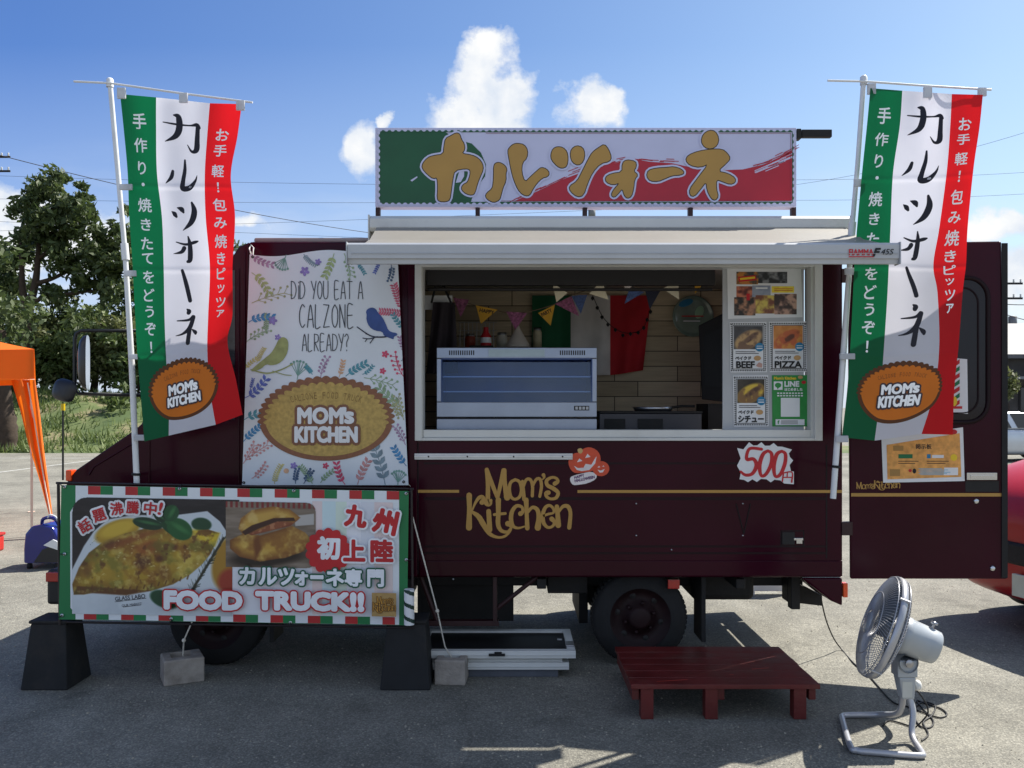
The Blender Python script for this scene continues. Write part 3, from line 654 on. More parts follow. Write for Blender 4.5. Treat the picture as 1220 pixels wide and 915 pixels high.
for x0, x1 in ((xa + .1, ra0 + .5), (xb - .1, ra1 - .5)):
    ar = MB(); el = Vector(((x0 + x1) / 2 + (.35 if x0 < 1 else -.35), 5.08, 2.60)); ar.tube([(x0, 5.42, 2.70), el], .02, 8); ar.tube([el, (x1, 4.8, zr0 + .03)], .017, 8)
    ar.build('folding_arm', white_alu, aw)
a = Art(flat(4.731), .0012); a.text('FIAMMA', 1026, 300.5, 0, 0, bold=.25, w=29, hgt=7); a.rect(1011, 305.3, 1041, 306.5, 0); a.text('F', 1044.5, 300.5, 0, 1, bold=.7, w=5.5, hgt=9, slant=.35); a.text('45S', 1057, 300, 0, 1, bold=.1, w=14, hgt=6.5, slant=.3)
a.build('rail_lettering', [inkr, inkk], aw)
# ------------------------------------------------------------------ roof sign
DS = 5.6
sign = thing('roof_sign', 'wide white roof sign with gold brush katakana over green and red strokes', 'sign', (P(698, 0, DS).x, DS, 2.9))
mb = MB(); mb.pbox(447, 152, 949, 246.5, DS, DS + .09); mb.build('board', M('sign lilac white', (196, 198, 226), .5, 0, .03), sign, bevel=.004)
for px in (450, 569, 697, 823, 946):
    mb = MB(); mb.pbox(px - 2.6, 247.5, px + 2.6, 264, DS + .02, DS + .06); mb.build('post', maroon2, sign)
    mb = MB(); mb.tube([P(px, 200, DS + .1), P(px, 262, DS + .75)], .014, 6); mb.build('brace', maroon2, sign)
sf = flat(DS)
a = Art(sf, .0015)
a.poly([(452.5, 157), (530, 157), (546, 167), (562, 171), (573, 182), (579, 196), (578, 210), (566, 226), (561, 240.5), (452.5, 240.5)], 0)
a.cyc = 6; a.h0 = .0018
for i in range(40):                                   # dry brush ends
    t = rng.random(); x = 562 + 10 * rng.random() - 12 * t; y = 213 + t * 27; a.poly([(x - 6, y), (x + 6 * rng.random(), y + .3), (x - 5, y + .9)], 0)
red_top = [(612, 240), (640, 228), (670, 214), (700, 203), (730, 195), (757, 190), (775, 193), (800, 194.5), (830, 201), (860, 203), (885, 202), (908, 196.5), (926, 190), (940, 184), (943.5, 182)]
a.cyc = 0; a.h = .0024; a.poly(red_top + [(943.5, 239)], 1); a.cyc = 6; a.h0 = .0026
for i in range(90):
    q = rng.random(); k = int(q * (len(red_top) - 1)); p = red_top[k]; p2 = red_top[min(k + 1, len(red_top) - 1)]; t = rng.random()
    x = p[0] + (p2[0] - p[0]) * t; y = p[1] + (p2[1] - p[1]) * t; g = (p2[1] - p[1]) / max(p2[0] - p[0], 1); ln_ = 4 + 16 * rng.random(); o_ = -abs(rng.normal()) * 3.0
    if 612 < x < 745 or 752 < x < 800 or x > 905: a.poly([(x - ln_ / 2, y + o_ - g * ln_ / 2), (x + ln_ / 2, y + o_ + g * ln_ / 2 - .3), (x + ln_ / 2, y + o_ + g * ln_ / 2 + .5), (x - ln_ / 2, y + o_ - g * ln_ / 2 + .8)], 1)
for i in range(14):                                   # white scratches in the strokes
    x = rng.uniform(905, 940); y = 204 - (x - 905) * .5 + rng.uniform(-3, 4); a.poly([(x - 9, y + 3.5), (x + 7, y - 3.2), (x + 8, y - 2.6), (x - 8, y + 4)], 2)
a.poly([(489, 215), (497, 210), (497.5, 211.5), (491, 216.5)], 2); a.poly([(543, 218), (547, 205), (553, 203), (553, 210), (549, 217)], 2)
a.cyc = 0; a.h = .0034
# stamp edge: green line with white teeth, then thin inner line
for r in ((452, 155.3, 945, 157.6), (452, 240.6, 945, 243), (451.6, 155.3, 453.6, 243), (943.6, 155.3, 945.4, 243)): a.rect(*r, 0)
h_ = a.h
for x in np.arange(453, 946, 7.45): a.h = h_; a.ell(x, 155.0, 2.5, 1.9, 2, n=12); a.ell(x, 243.4, 2.5, 1.9, 2, n=12)
for y in np.arange(158, 243, 7.45): a.h = h_ + EPS * 3; a.ell(451.3, y, 1.7, 2.5, 2, n=12); a.ell(945.8, y, 1.7, 2.5, 2, n=12)
for r in ((579, 158.6, 942, 159.1), (579, 239.3, 942, 239.8), (941.6, 158.6, 942.1, 239.8)): a.rect(*r, 3)
a.build('brush_print', [M('sign green', (22, 84, 52), .5, 0, .08), M('sign red', (176, 30, 52), .5, 0, .06), MATS['sign lilac white'], M('thin red line', (140, 60, 80), .6)], sign)
LET1 = [[(325, 85), (352, 92), (362, 130), (385, 165), (388, 205), (365, 235), (440, 245), (490, 270), (518, 310), (522, 350), (500, 400), (480, 450), (462, 520), (440, 535), (400, 525), (370, 500), (368, 475), (385, 455), (410, 445), (430, 390), (430, 350), (395, 340), (315, 355), (300, 420), (290, 500), (280, 570), (250, 582), (205, 580), (190, 560), (195, 480), (190, 405), (160, 415), (120, 385), (80, 340), (85, 305), (120, 265), (160, 250), (235, 240), (240, 180), (250, 125), (290, 105)],
        [(640, 298), (680, 320), (695, 350), (685, 380), (688, 430), (665, 480), (650, 540), (640, 570), (600, 588), (560, 570), (540, 545), (550, 520), (590, 490), (598, 440), (600, 380), (600, 330), (610, 305)],
        [(770, 160), (820, 170), (845, 210), (840, 265), (805, 300), (800, 370), (825, 445), (870, 400), (920, 355), (945, 335), (980, 345), (1003, 375), (990, 400), (950, 410), (910, 450), (880, 495), (860, 535), (830, 540), (790, 515), (760, 460), (735, 390), (715, 290), (702, 215), (715, 190), (740, 168)],
        [(1060, 185), (1100, 190), (1130, 220), (1138, 270), (1130, 325), (1095, 340), (1060, 325), (1020, 280), (1015, 240), (1030, 200)]]
LET2 = [[(70, 122), (100, 130), (112, 160), (105, 200), (80, 220), (50, 205), (40, 170), (45, 140)], [(210, 115), (230, 140), (245, 180), (235, 200), (190, 210), (150, 255), (125, 310), (105, 370), (75, 378), (40, 350), (35, 325), (75, 300), (100, 250), (130, 190), (150, 155), (185, 130)],
        [(320, 193), (365, 200), (370, 225), (355, 250), (378, 268), (360, 290), (355, 340), (345, 375), (325, 385), (310, 370), (300, 335), (280, 360), (260, 380), (245, 370), (255, 345), (290, 305), (255, 318), (220, 305), (215, 280), (245, 262), (300, 255), (300, 210)],
        [(560, 228), (595, 240), (610, 258), (590, 268), (550, 270), (515, 285), (480, 300), (440, 298), (422, 275), (430, 245), (470, 235), (520, 232)], [(735, 45), (765, 50), (783, 85), (775, 120), (745, 138), (712, 130), (695, 100), (705, 65)],
        [(745, 140), (800, 140), (825, 160), (840, 185), (825, 205), (775, 250), (830, 262), (865, 285), (865, 305), (840, 315), (800, 300), (770, 290), (770, 340), (780, 375), (765, 395), (745, 385), (725, 345), (720, 300), (690, 340), (660, 375), (640, 370), (637, 340), (670, 295), (735, 210), (690, 230), (640, 220), (617, 195), (630, 170), (680, 150)]]
LET = [[(490 + x / 6.1, 145 + y / 6.1) for x, y in p] for p in LET1] + [[(670 + x / 4.207, 145 + y / 4.207) for x, y in p] for p in LET2]
def chaikin(p):
    o = []
    for i in range(len(p)):
        a_, b_ = p[i], p[(i + 1) % len(p)]; o += [(a_[0] * .75 + b_[0] * .25, a_[1] * .75 + b_[1] * .25), (a_[0] * .25 + b_[0] * .75, a_[1] * .25 + b_[1] * .75)]
    return o
LET = [chaikin(p) for p in LET]
def tris(p): return tessellate_polygon([[Vector((x, y, 0)) for x, y in p]])
a = Art(sf, .0048)
h_ = a.h
for p in LET: a.h = h_; a.fat(np.array(p), tris(p), 3.1, 0, 18)
h_ = a.h
for p in LET: a.h = h_; a.fat(np.array(p), tris(p), 1.0, 1, 12)
h_ = a.h
for p in LET: a.h = h_; a.raw(np.array(p), tris(p), 2)
a.build('katakana_lettering', [MATS['sign lilac white'], inkk, M('sign gold', (176, 136, 66), .5, 0, .05)], sign)
mb = MB(); mb.pbox(949.6, 153, 955, 165, DS + .0, DS + .06); mb.pbox(955.5, 154, 991.5, 163, DS + .01, DS + .05); mb.build('lamp_arm', dark, sign, bevel=.004)

# ------------------------------------------------------------------ flags
STROKES = {
 'カ': (432, 322, 5.72, [[(310, 252, 6), (400, 255, 12), (480, 252, 9), (522, 244, 22), (540, 258, 18)], [(530, 255, 26), (531, 340, 32), (530, 415, 36), (500, 430, 18), (470, 387, 5)], [(375, 204, 8), (405, 212, 34), (414, 270, 42), (390, 335, 36), (325, 378, 5)]]),
 'ル': (435, 600, 5.72, [[(378, 568, 20), (365, 610, 26), (325, 650, 5)], [(460, 490, 12), (460, 560, 24), (445, 640, 30), (442, 685, 38), (490, 680, 36), (530, 632, 18), (543, 592, 4)]]),
 'ツ': (320, 68, 4.81, [[(246, 34, 6), (262, 48, 26), (272, 62, 16)], [(282, 14, 6), (308, 24, 28), (318, 40, 14)], [(374, -12, 14), (386, 40, 36), (362, 100, 32), (308, 146, 4)]]),
 'ォ': (362, 265, 4.81, [[(303, 222, 6), (360, 237, 14), (415, 226, 18), (437, 220, 8)], [(378, 192, 8), (386, 240, 26), (382, 320, 30), (366, 336, 16)], [(350, 258, 26), (332, 280, 20), (284, 290, 3)]]),
 'ー': (343, 470, 4.81, [[(314, 385, 18), (340, 470, 26), (363, 556, 25)]]),
 'ネ': (358, 730, 4.81, [[(360, 622, 8), (372, 634, 28), (370, 645, 26)], [(298, 689, 6), (370, 687, 14), (398, 668, 18)], [(402, 672, 24), (376, 735, 28), (332, 765, 14), (288, 773, 4)], [(378, 735, 26), (368, 800, 28), (365, 825, 28)], [(392, 742, 6), (413, 762, 24), (416, 772, 16)]])}
UK = [0, .3, .74, 1.0]
class Flag:
    def __init__(s, rows, d, ph): s.rows = rows; s.d = d; s.ph = ph; s.vk = [r[0] for r in rows]; s.pt = np.array([[(x, y) for x, y in r[1]] for r in rows], float)
    def px(s, u, v):
        vk = s.vk; i = max(0, min(len(vk) - 2, int(np.searchsorted(vk, v)) - 1)); t = (v - vk[i]) / (vk[i + 1] - vk[i])
        p0, p1, p2, p3 = s.pt[max(i - 1, 0)], s.pt[i], s.pt[i + 1], s.pt[min(i + 2, len(vk) - 1)]
        r = .5 * ((2 * p1) + (p2 - p0) * t + (2 * p0 - 5 * p1 + 4 * p2 - p3) * t * t + (3 * p1 - p0 - 3 * p2 + p3) * t ** 3)
        j = 0 if u < UK[1] else 1 if u < UK[2] else 2; q = (u - UK[j]) / (UK[j + 1] - UK[j]); return r[j] * (1 - q) + r[j + 1] * q
    def at(s, u, v, h=0):
        x, y = s.px(min(max(u, -.02), 1.02), min(max(v, -.02), 1.02)); e = u * u
        dd = s.d + .03 * math.sin(2.4 * u + 5.2 * v + s.ph) * (.3 + u) + .016 * math.sin(9 * u + 3.1 * v + s.ph * 2) * (1 - v * .5) + .022 * e * math.sin(11 * v + s.ph) + .008 * math.sin(17 * u - 6 * v) * math.exp(-4 * v)
        dd -= sum(.0035 * math.exp(-((v - c_) / .007) ** 2) for c_ in (.26, .51, .76)) + .012 * math.exp(-((u - .5) / .16) ** 2) * math.exp(-v * 9) * math.sin(v * 30 + u * 9)
        return P(x, y, dd - h)
fg, fw, fr = [M(n_, c_, .75, 0, .04, 3, .05, 220, trl=t_) for n_, c_, t_ in (('flag green cloth', (0, 104, 62), .42), ('flag white cloth', (226, 226, 236), .42), ('flag red cloth', (222, 22, 30), .45))]
orange_p = M('logo orange', (222, 122, 32), .75, 0, .06, 5, trl=.25); brown_p = M('logo brown', (96, 56, 28), .75, 0, .06, trl=.2); flag_ink = M('flag navy ink', (28, 28, 42), .75, 0, .05, trl=.1); txt_w = M('flag white print', (246, 247, 250), .75, 0, .02)
slate = M('logo slate edge', (62, 50, 56), .75, 0, .05)
def logo(a, cx, cy, rx, ry, ms, rot=0):               # ms: border, fill, text shadow, text
    br, fl_, sh, tx, sub = ms
    a.ell(cx, cy, rx, ry, br, rot, 120, 46, .055, True); a.h += .0014; a.ell(cx, cy + ry * .02, rx * .905, ry * .87, fl_, rot, 120, 40, .075, True); a.h += .001
    s = rx / 47
    h_ = a.h
    for i, ch in enumerate('CALZONE FOOD TRUCK'):
        if ch == ' ': continue
        a.h = h_
        t = (i - 8.5) / 8.5; an = math.radians(t * 36); a.text(ch, cx + math.sin(an) * rx * .87, cy - ry * .08 - math.cos(an) * ry * .5 + ry * .02, 0, sub, w=1.9 * s if ch != 'I' else .4, hgt=4.6 * s, rot=t * 22)
    for body, x, y, w_, h_ in (("MOM", -4 * s, -2.2 * s, 31 * s, 10.6 * s), ("'", 12.6 * s, -5.6 * s, 1.8 * s, 4 * s), ("s", 16.2 * s, -.8 * s, 5.6 * s, 7.4 * s), ("KITCHEN", 0, 11 * s, 43 * s, 10.4 * s)):
        a.text(body, cx + x, cy + y, 0, sh, w=w_, hgt=h_, bold=2.6 * s, n=14)
    a.h += .0009
    for body, x, y, w_, h_ in (("MOM", -4 * s, -2.2 * s, 31 * s, 10.6 * s), ("'", 12.6 * s, -5.6 * s, 1.8 * s, 4 * s), ("s", 16.2 * s, -.8 * s, 5.6 * s, 7.4 * s), ("KITCHEN", 0, 11 * s, 43 * s, 10.4 * s)):
        a.text(body, cx + x, cy + y, 0, tx, w=w_, hgt=h_, bold=.75 * s)
def make_flag(label, rows, d, ph, pole, bar, tabs, foot):
    fl = Flag(rows, d, ph); base = P(*pole[-1], d + .04)
    th = thing('banner_flag', label, 'banner flag', base, 'calzone banner flags beside the truck')
    mb = MB(); nu, nv = 44, 240; us = np.linspace(0, 1, nu + 1); us = np.sort(np.concatenate([us, [.3, .74]])); nu = len(us) - 1
    vs = [fl.at(u, v / nv) for v in range(nv + 1) for u in us]; fs = []; 
    for j in range(nv):
        for i in range(nu):
            if us[i + 1] - us[i] < 1e-6: continue
            uc = (us[i] + us[i + 1]) / 2; mb.m.append(0 if uc < .3 else 1 if uc < .74 else 2); mb.sm.append(True); fs.append([j * (nu + 1) + i, (j + 1) * (nu + 1) + i, (j + 1) * (nu + 1) + i + 1, j * (nu + 1) + i + 1])
    mb.v = [tuple(p) for p in vs]; mb.f = fs
    cl = mb.build('cloth', [fg, fw, fr], th)
    fm = lambda x, y, h: fl.at(x / 130, y / 400, h)
    a = Art(fm, .0012, sub=9)
    for ch, b in zip('カルツォーネ', (42, 91, 140, 179, 222, 273)):
        cx, cy, k, st = STROKES[ch]
        a.h = .0012
        for s_ in st: a.stroke(s_, 0, tf=lambda x, y, w_: (68 + (x - cx) / k, b + (y - cy) / k, w_ / k))
    for ch, b in zip('手作り・焼きたてをどうぞ！', (31, 58, 83, 102, 126, 149, 172, 190, 212, 233, 253, 273, 294)): a.h = .0012; a.text(ch, 19.5, b, 17, 1, bold=.28, n=8)
    for ch, b in zip('お手軽！包み焼きピッツァ', (37, 57, 83, 104, 126, 148, 170, 190, 208, 226, 243, 258)): a.h = .0012; a.text(ch, 113, b, 16.5 if ch not in 'ッァ' else 15, 1, bold=.26, n=8)
    a.build('lettering', [flag_ink, txt_w], cl)
    a = Art(fm, .0012, sub=7); logo(a, 60, 345, 48, 34, (0, 1, 2, 3, 4)); a.build('oval_logo', [brown_p, orange_p, slate, txt_w, M('logo faint brown', (150, 80, 30), .75)], cl)
    mb = MB(); pp = [P(x, y, d + .04) for x, y in pole]; k = len(pp); mb.tube(pp, [.0145 if i < 3 else .0175 for i in range(k)], 12); mb.lathe([(.021, -.03), (.021, .015), (.012, .025), (0, .026)], pp[0], (0, 0, 1), 12)
    mb.lathe([(.022, -.05), (.022, .05)], pp[2], pp[1] - pp[2], 12); mb.build('pole', white_pl, th)
    mb = MB(); mb.tube([P(x, y, d + .02) for x, y in bar], .0065, 8); mb.build('crossbar', white_pl, th)
    for x0, y0, x1, y1 in tabs:
        tb = MB(); tb.pbox(x0, y0, x1, y1, d - .005, d + .012)
        tb.build('loop_tab', M('translucent tab', (205, 208, 214), .5, 0, .05, trl=.4), th, bevel=.003)
    mb = MB()
    for x, y in foot: mb.lathe([(.019, -.008), (.026, -.006), (.026, .006), (.019, .008)], P(x, y, d + .04), (0.1, 0, 1), 12); mb.tube([P(x, y, d + .05), P(x + 3, y, D - .001)], .006, 6)
    mb.build('pole_tie', black, th)
lrows = [(0, [(143, 112), (186, 116), (250, 123), (288, 124)]), (.09, [(147, 150), (186, 152), (247, 160), (283, 162)]), (.22, [(152, 205), (187, 206), (244, 208), (275, 209)]), (.35, [(154, 258), (193, 260), (245, 258), (280, 258)]),
         (.5, [(158, 318), (195, 318), (250, 318), (277, 318)]), (.65, [(161, 378), (196, 378), (248, 376), (277, 374)]), (.77, [(164, 428), (198, 428), (247, 418), (271, 408)]), (.88, [(168, 477), (201, 476), (250, 464), (281, 452)]), (1, [(172, 526), (201, 519), (257, 506), (289, 494)])]
make_flag('left leaning tricolour banner flag by the truck cab', lrows, 5.17, .3, [(131, 98), (140, 200), (149, 300), (157, 435), (163, 576)], [(88, 97), (131, 99), (215, 111), (301, 122)],
          [(139, 104, 149, 117), (213, 110, 223, 122), (281, 119, 291, 131), (142, 219, 157, 226), (147, 322, 162, 329), (153, 422, 169, 428), (159, 518, 172, 525)], [(162, 565)])
rrows = [(0, [(1037, 105), (1075, 108), (1134, 112), (1171, 113)]), (.1, [(1033, 148), (1072, 150), (1132, 152), (1167, 152)]), (.24, [(1027, 206), (1064, 206), (1128, 204), (1160, 200)]), (.4, [(1021, 272), (1061, 270), (1119, 272), (1153, 270)]),
         (.5, [(1018, 314), (1059, 314), (1112, 316), (1151, 314)]), (.6, [(1016, 356), (1057, 356), (1117, 350), (1147, 348)]), (.74, [(1013, 414), (1053, 416), (1119, 412), (1142, 412)]), (.87, [(1009, 468), (1049, 470), (1113, 466), (1137, 464)]), (1, [(1003, 521), (1042, 525), (1098, 517), (1135, 518)])]
make_flag('tricolour banner flag in front of the open rear door', rrows, 5.1, 2.1, [(1029, 95), (1022, 195), (1015, 275), (1005, 420), (992.5, 594)], [(986, 96), (1030, 97), (1100, 102), (1181, 107)],
          [(1034, 99, 1044, 112), (1101, 103, 1111, 116), (1166, 104, 1176, 114), (1018, 213, 1034, 222), (1007, 319, 1024, 327), (1001, 421, 1019, 428), (996, 519, 1011, 527)], [(996, 556)])

# ------------------------------------------------------------------ floral banner
DF = 5.43
def ffm(x, y, h):
    t = (y - 303) / 275; xl = 297 - 9 * t; xr = 474 + 13 * t; x = min(max(x, xl + .4), xr - .4); u = (x - 297 + 9 * t) / (xr - xl)
    dd = DF + .006 * math.sin(u * 9 + y * .015) + .008 * math.sin(y * .03 + u * 2) * math.sin(PI * u) - .004 * math.sin(17 * u) * max(0, 1 - t * 2)
    return P(x, y, dd - h)
fb_ = thing('hanging_banner', 'white floral cloth banner asking about a calzone, hung on the truck', 'banner', P(388, 440, DF))
mb = MB(); nx, ny = 50, 70; vs = []
for j in range(ny + 1):
    for i in range(nx + 1):
        u, t = i / nx, j / ny; yt = 303 - 4 * u + 3.0 * math.sin(u * 9) * (1 - t) + 13 * u * (u > .5) * 0; y = yt + (578 - yt) * t; tt = (y - 303) / 275; x = (297 - 9 * tt) + ((474 + 13 * tt) - (297 - 9 * tt)) * u; vs.append(ffm(x, y, 0))
mb.add(vs, [(j * (nx + 1) + i, (j + 1) * (nx + 1) + i, (j + 1) * (nx + 1) + i + 1, j * (nx + 1) + i + 1) for j in range(ny) for i in range(nx)], 0, True)
cl = mb.build('cloth', M('banner vinyl', (214, 220, 228), .5, 0, .05, 2.5, .03, 20), fb_)
tones = [(92, 140, 128), (150, 110, 150), (140, 160, 96), (150, 150, 100), (30, 110, 170), (120, 100, 180), (190, 60, 95), (50, 130, 150), (60, 80, 170), (205, 150, 110), (190, 120, 120), (40, 70, 110), (100, 125, 140), (200, 40, 80), (120, 150, 110), (190, 175, 100)]
fmats = [M('watercolour %d' % i, tuple(int(q * .8 + 42) for q in c_), .6, 0, .25, 30) for i, c_ in enumerate(tones)]
a = Art(ffm, .0012, sub=14, cyc=40)
def leaf(x, y, an, l, wd, m):
    c, s = math.cos(an), math.sin(an); a.poly([(x + (p * c - q * s) * l, y + (p * s + q * c) * l) for p, q in ((0, 0), (.3, wd * .8), (.6, wd), (1, 0), (.6, -wd), (.3, -wd * .8))], m)
def sprig(kind_, x, y, ang, L_, m):
    an = math.radians(ang); c, s = math.cos(an), math.sin(an); n = 5; cur = rng.uniform(-.4, .4); pts = []
    for k in range(n + 1): t = k / n; pts.append((x + (c * t - s * cur * t * t) * L_, y + (s * t + c * cur * t * t) * L_))
    if kind_ != 'flower': a.stroke([(p[0], p[1], .9) for p in pts], m)
    if kind_ == 'leaf':
        for k in range(1, n + 1):
            for sd in (-1, 1): leaf(*pts[k], an + sd * .75 + cur * k / n * 2, L_ * .27, .25, m)
    elif kind_ == 'fern':
        for k in range(1, n * 2):
            q = k / (n * 2) * n; i = min(int(q), n - 1); p = (pts[i][0] + (pts[i + 1][0] - pts[i][0]) * (q - i), pts[i][1] + (pts[i + 1][1] - pts[i][1]) * (q - i))
            for sd in (-1, 1): leaf(*p, an + sd * 1.0, L_ * .2, .2, m)
    elif kind_ == 'berry':
        for k in range(1, n + 1):
            for sd in (-1, 1):
                e = (pts[k][0] + math.cos(an + sd * .7) * L_ * .22, pts[k][1] + math.sin(an + sd * .7) * L_ * .22); a.stroke([(*pts[k], .7), (*e, .7)], m); a.ell(*e, 1.5, 1.5, m, n=10)
    elif kind_ == 'dill':
        for k in range(7):
            q = an + (k - 3) * .3; e = (x + c * L_ * .4 + math.cos(q) * L_ * .6, y + s * L_ * .4 + math.sin(q) * L_ * .6); a.stroke([(x + c * L_ * .2, y + s * L_ * .2, .8), (*e, .8)], m); a.ell(*e, 1.5, 1.5, m, n=10)
    elif kind_ == 'flower':
        for k in range(5): q = an + k * 1.257; a.ell(x + math.cos(q) * L_ * .5, y + math.sin(q) * L_ * .5, L_ * .42, L_ * .3, m, math.degrees(q), 12)
SPR = [('leaf', 300, 303, 50, 24, 1), ('dill', 341, 304, 115, 18, 0), ('leaf', 300, 325, 30, 28, 2), ('berry', 300, 361, -25, 40, 3), ('leaf', 296, 384, -35, 26, 4), ('flower', 325, 382, 0, 6, 5), ('berry', 294, 407, -40, 26, 14), ('flower', 331, 402, 0, 4.5, 5), ('fern', 316, 395, -80, 22, 14),
       ('flower', 363, 323, 20, 6.5, 5), ('flower', 379, 312, 0, 4.5, 5), ('fern', 362, 303, 60, 20, 12), ('leaf', 398, 302, 105, 27, 2), ('berry', 410, 302, 65, 26, 14), ('leaf', 425, 314, 40, 14, 7), ('leaf', 452, 312, 110, 13, 8), ('berry', 466, 315, 80, 16, 11), ('fern', 480, 368, -115, 32, 6), ('fern', 481, 374, -170, 30, 6), ('fern', 482, 360, -75, 20, 6),
       ('leaf', 482, 392, -140, 20, 7), ('leaf', 484, 420, -125, 18, 1), ('leaf', 478, 430, -30, 9, 12), ('berry', 482, 450, -130, 26, 13), ('flower', 459, 422, 0, 5, 13), ('flower', 456, 442, 0, 4.5, 13), ('leaf', 292, 474, -25, 30, 8), ('leaf', 298, 464, -70, 12, 8), ('leaf', 291, 500, -35, 30, 7), ('leaf', 290, 526, -50, 24, 4), ('berry', 290, 552, -55, 24, 10), ('berry', 296, 545, -35, 26, 10), ('berry', 300, 570, -30, 20, 10),
       ('fern', 327, 576, -85, 24, 15), ('ball', 341, 561, 0, 4, 9), ('flower', 350, 555, 0, 5, 5), ('berry', 352, 576, -90, 15, 11), ('berry', 362, 576, -60, 16, 11), ('fern', 372, 576, -115, 26, 14), ('leaf', 382, 575, -60, 18, 14), ('leaf', 411, 577, -130, 24, 13), ('flower', 388, 555, 0, 4.5, 13), ('leaf', 426, 577, -75, 28, 10), ('leaf', 459, 578, -100, 42, 12), ('dill', 474, 578, -85, 17, 0),
       ('leaf', 484, 555, -130, 24, 4), ('berry', 483, 530, -110, 22, 1), ('berry', 481, 500, -110, 26, 3), ('leaf', 480, 485, -150, 34, 14), ('dill', 354, 452, -80, 22, 0), ('berry', 382, 450, -85, 22, 1), ('berry', 372, 446, -120, 10, 7), ('leaf', 404, 449, -70, 18, 9), ('leaf', 412, 448, -40, 26, 7), ('leaf', 432, 446, -20, 14, 7), ('berry', 434, 450, 8, 34, 14), ('berry', 466, 476, 60, 20, 3), ('leaf', 292, 440, -60, 16, 15), ('fern', 306, 432, -70, 20, 15)]
for q in SPR:
    if q[0] == 'ball': a.ell(q[1], q[2], 3.2, 3, q[5])
    else: sprig(*q)
a.build('floral_print', fmats, cl)
a = Art(ffm, .0038, sub=14)
def bt(pts, ox, oy, k): return [(ox + x / k, oy + y / k) for x, y in pts]
a.poly(chaikin(bt([(905, 475), (915, 455), (945, 442), (975, 452), (990, 480), (1020, 510), (1045, 560), (1060, 600), (1085, 615), (1120, 620), (1125, 635), (1100, 645), (1098, 665), (1070, 655), (1030, 640), (1020, 610), (970, 605), (930, 580), (908, 530), (912, 492)], 280, 290, 5.81)), 0)
for st in ([(845, 578, 7), (940, 640, 9), (1020, 648, 10), (1070, 640, 9)], [(885, 655, 6), (930, 660, 7), (985, 645, 7)], [(905, 625, 5), (940, 640, 7)], [(935, 690, 6), (960, 655, 7)], [(900, 680, 5), (915, 660, 6)]): a.stroke([(280 + x / 5.81, 290 + y / 5.81, w_ / 5.81) for x, y, w_ in st], 1)
BM = [M('bird blue', (52, 78, 140), .6, 0, .15, 20), M('twig navy', (26, 32, 56), .6), M('bird olive', (150, 156, 100), .6, 0, .18, 25)]
a.build('bird_print', BM, cl); a = Art(ffm, .0038, sub=14)
a.poly(chaikin(bt([(300, 665), (330, 645), (360, 660), (370, 690), (365, 750), (340, 800), (300, 835), (250, 845), (215, 835), (180, 870), (110, 890), (120, 865), (200, 800), (250, 760), (280, 710)], 280, 290, 5.81)), 2)
a.stroke([(280 + x / 5.81, 430 + y / 5.81, w_ / 5.81) for x, y, w_ in [(110, 60, 8), (220, 85, 10), (320, 60, 9), (400, 20, 8)]], 2); a.stroke([(280 + x / 5.81, 430 + y / 5.81, w_ / 5.81) for x, y, w_ in [(260, 70, 6), (340, 95, 6), (390, 100, 5)]], 2)
a.build('bird_print', BM, cl)
a = Art(ffm, .003, sub=14, cyc=12)
GL = {'D': [[(0, 0), (0, 1)], [(0, 0), (.5, .1), (.75, .5), (.5, .9), (0, 1)]], 'I': [[(.2, 0), (.2, 1)]], 'i': [[(.2, .25), (.2, 1)], [(.2, .06), (.2, .1)]], 'Y': [[(0, 0), (.38, .52)], [(.75, 0), (.3, 1)]], 'O': [[(.38, 0), (.08, .25), (.08, .75), (.38, 1), (.68, .75), (.68, .25), (.38, 0)]], 'U': [[(0, 0), (.02, .8), (.35, 1), (.68, .8), (.7, 0)]], 'E': [[(.55, 0), (0, .02), (0, 1), (.6, .98)], [(0, .48), (.5, .46)]],
      'A': [[(0, 1), (.36, 0), (.72, 1)], [(.14, .66), (.6, .64)]], 'T': [[(0, 0), (.8, .02)], [(.4, 0), (.4, 1)]], 'C': [[(.62, .1), (.35, 0), (.06, .3), (.06, .75), (.35, 1), (.64, .88)]], 'L': [[(0, 0), (0, 1), (.55, .98)]], 'Z': [[(0, 0), (.62, .02)], [(.62, .02), (0, 1)], [(0, 1), (.66, .97)]], 'N': [[(0, 1), (0, 0)], [(0, 0), (.62, 1)], [(.62, 1), (.62, 0)]], 'R': [[(0, 0), (0, 1)], [(0, 0), (.55, .08), (.55, .42), (0, .52)], [(.1, .52), (.62, 1)]], '?': [[(0, .15), (.3, 0), (.55, .2), (.3, .5), (.3, .75)], [(.3, .95), (.3, 1)]]}
def thin(body, x0, x1, y0, y1, m, wd):
    tot = sum(.8 if c_ == ' ' else .4 if c_ in 'iI' else .95 for c_ in body); k = (x1 - x0) / tot; x = x0
    for c_ in body:
        if c_ == ' ': x += .8 * k; continue
        for st in GL[c_]: a.stroke([(x + p * k, y0 + q * (y1 - y0), wd) for p, q in st], m)
        x += (.4 if c_ in 'iI' else .95) * k
thin('DiD YOU EAT A', 347, 434, 335, 356, 0, 1.0); thin('CALZONE', 356.5, 424, 363, 390, 0, 1.15); thin('ALREADY?', 360, 418, 398, 418, 0, 1.0)
a.build('question_lettering', M('pencil grey ink', (58, 62, 72), .6), cl)
a = Art(ffm, .0042, sub=14); logo(a, 388.5, 499, 80, 50, (0, 1, 2, 3, 4)); a.build('oval_logo', [M('crust brown', (134, 88, 62), .6, 0, .12, 60), M('pastry yellow', (182, 152, 84), .6, 0, .2, 45), M('letter edge brown', (126, 84, 62), .6, 0, .1, 60), papw, M('faint crust ink', (130, 100, 50), .6)], cl)
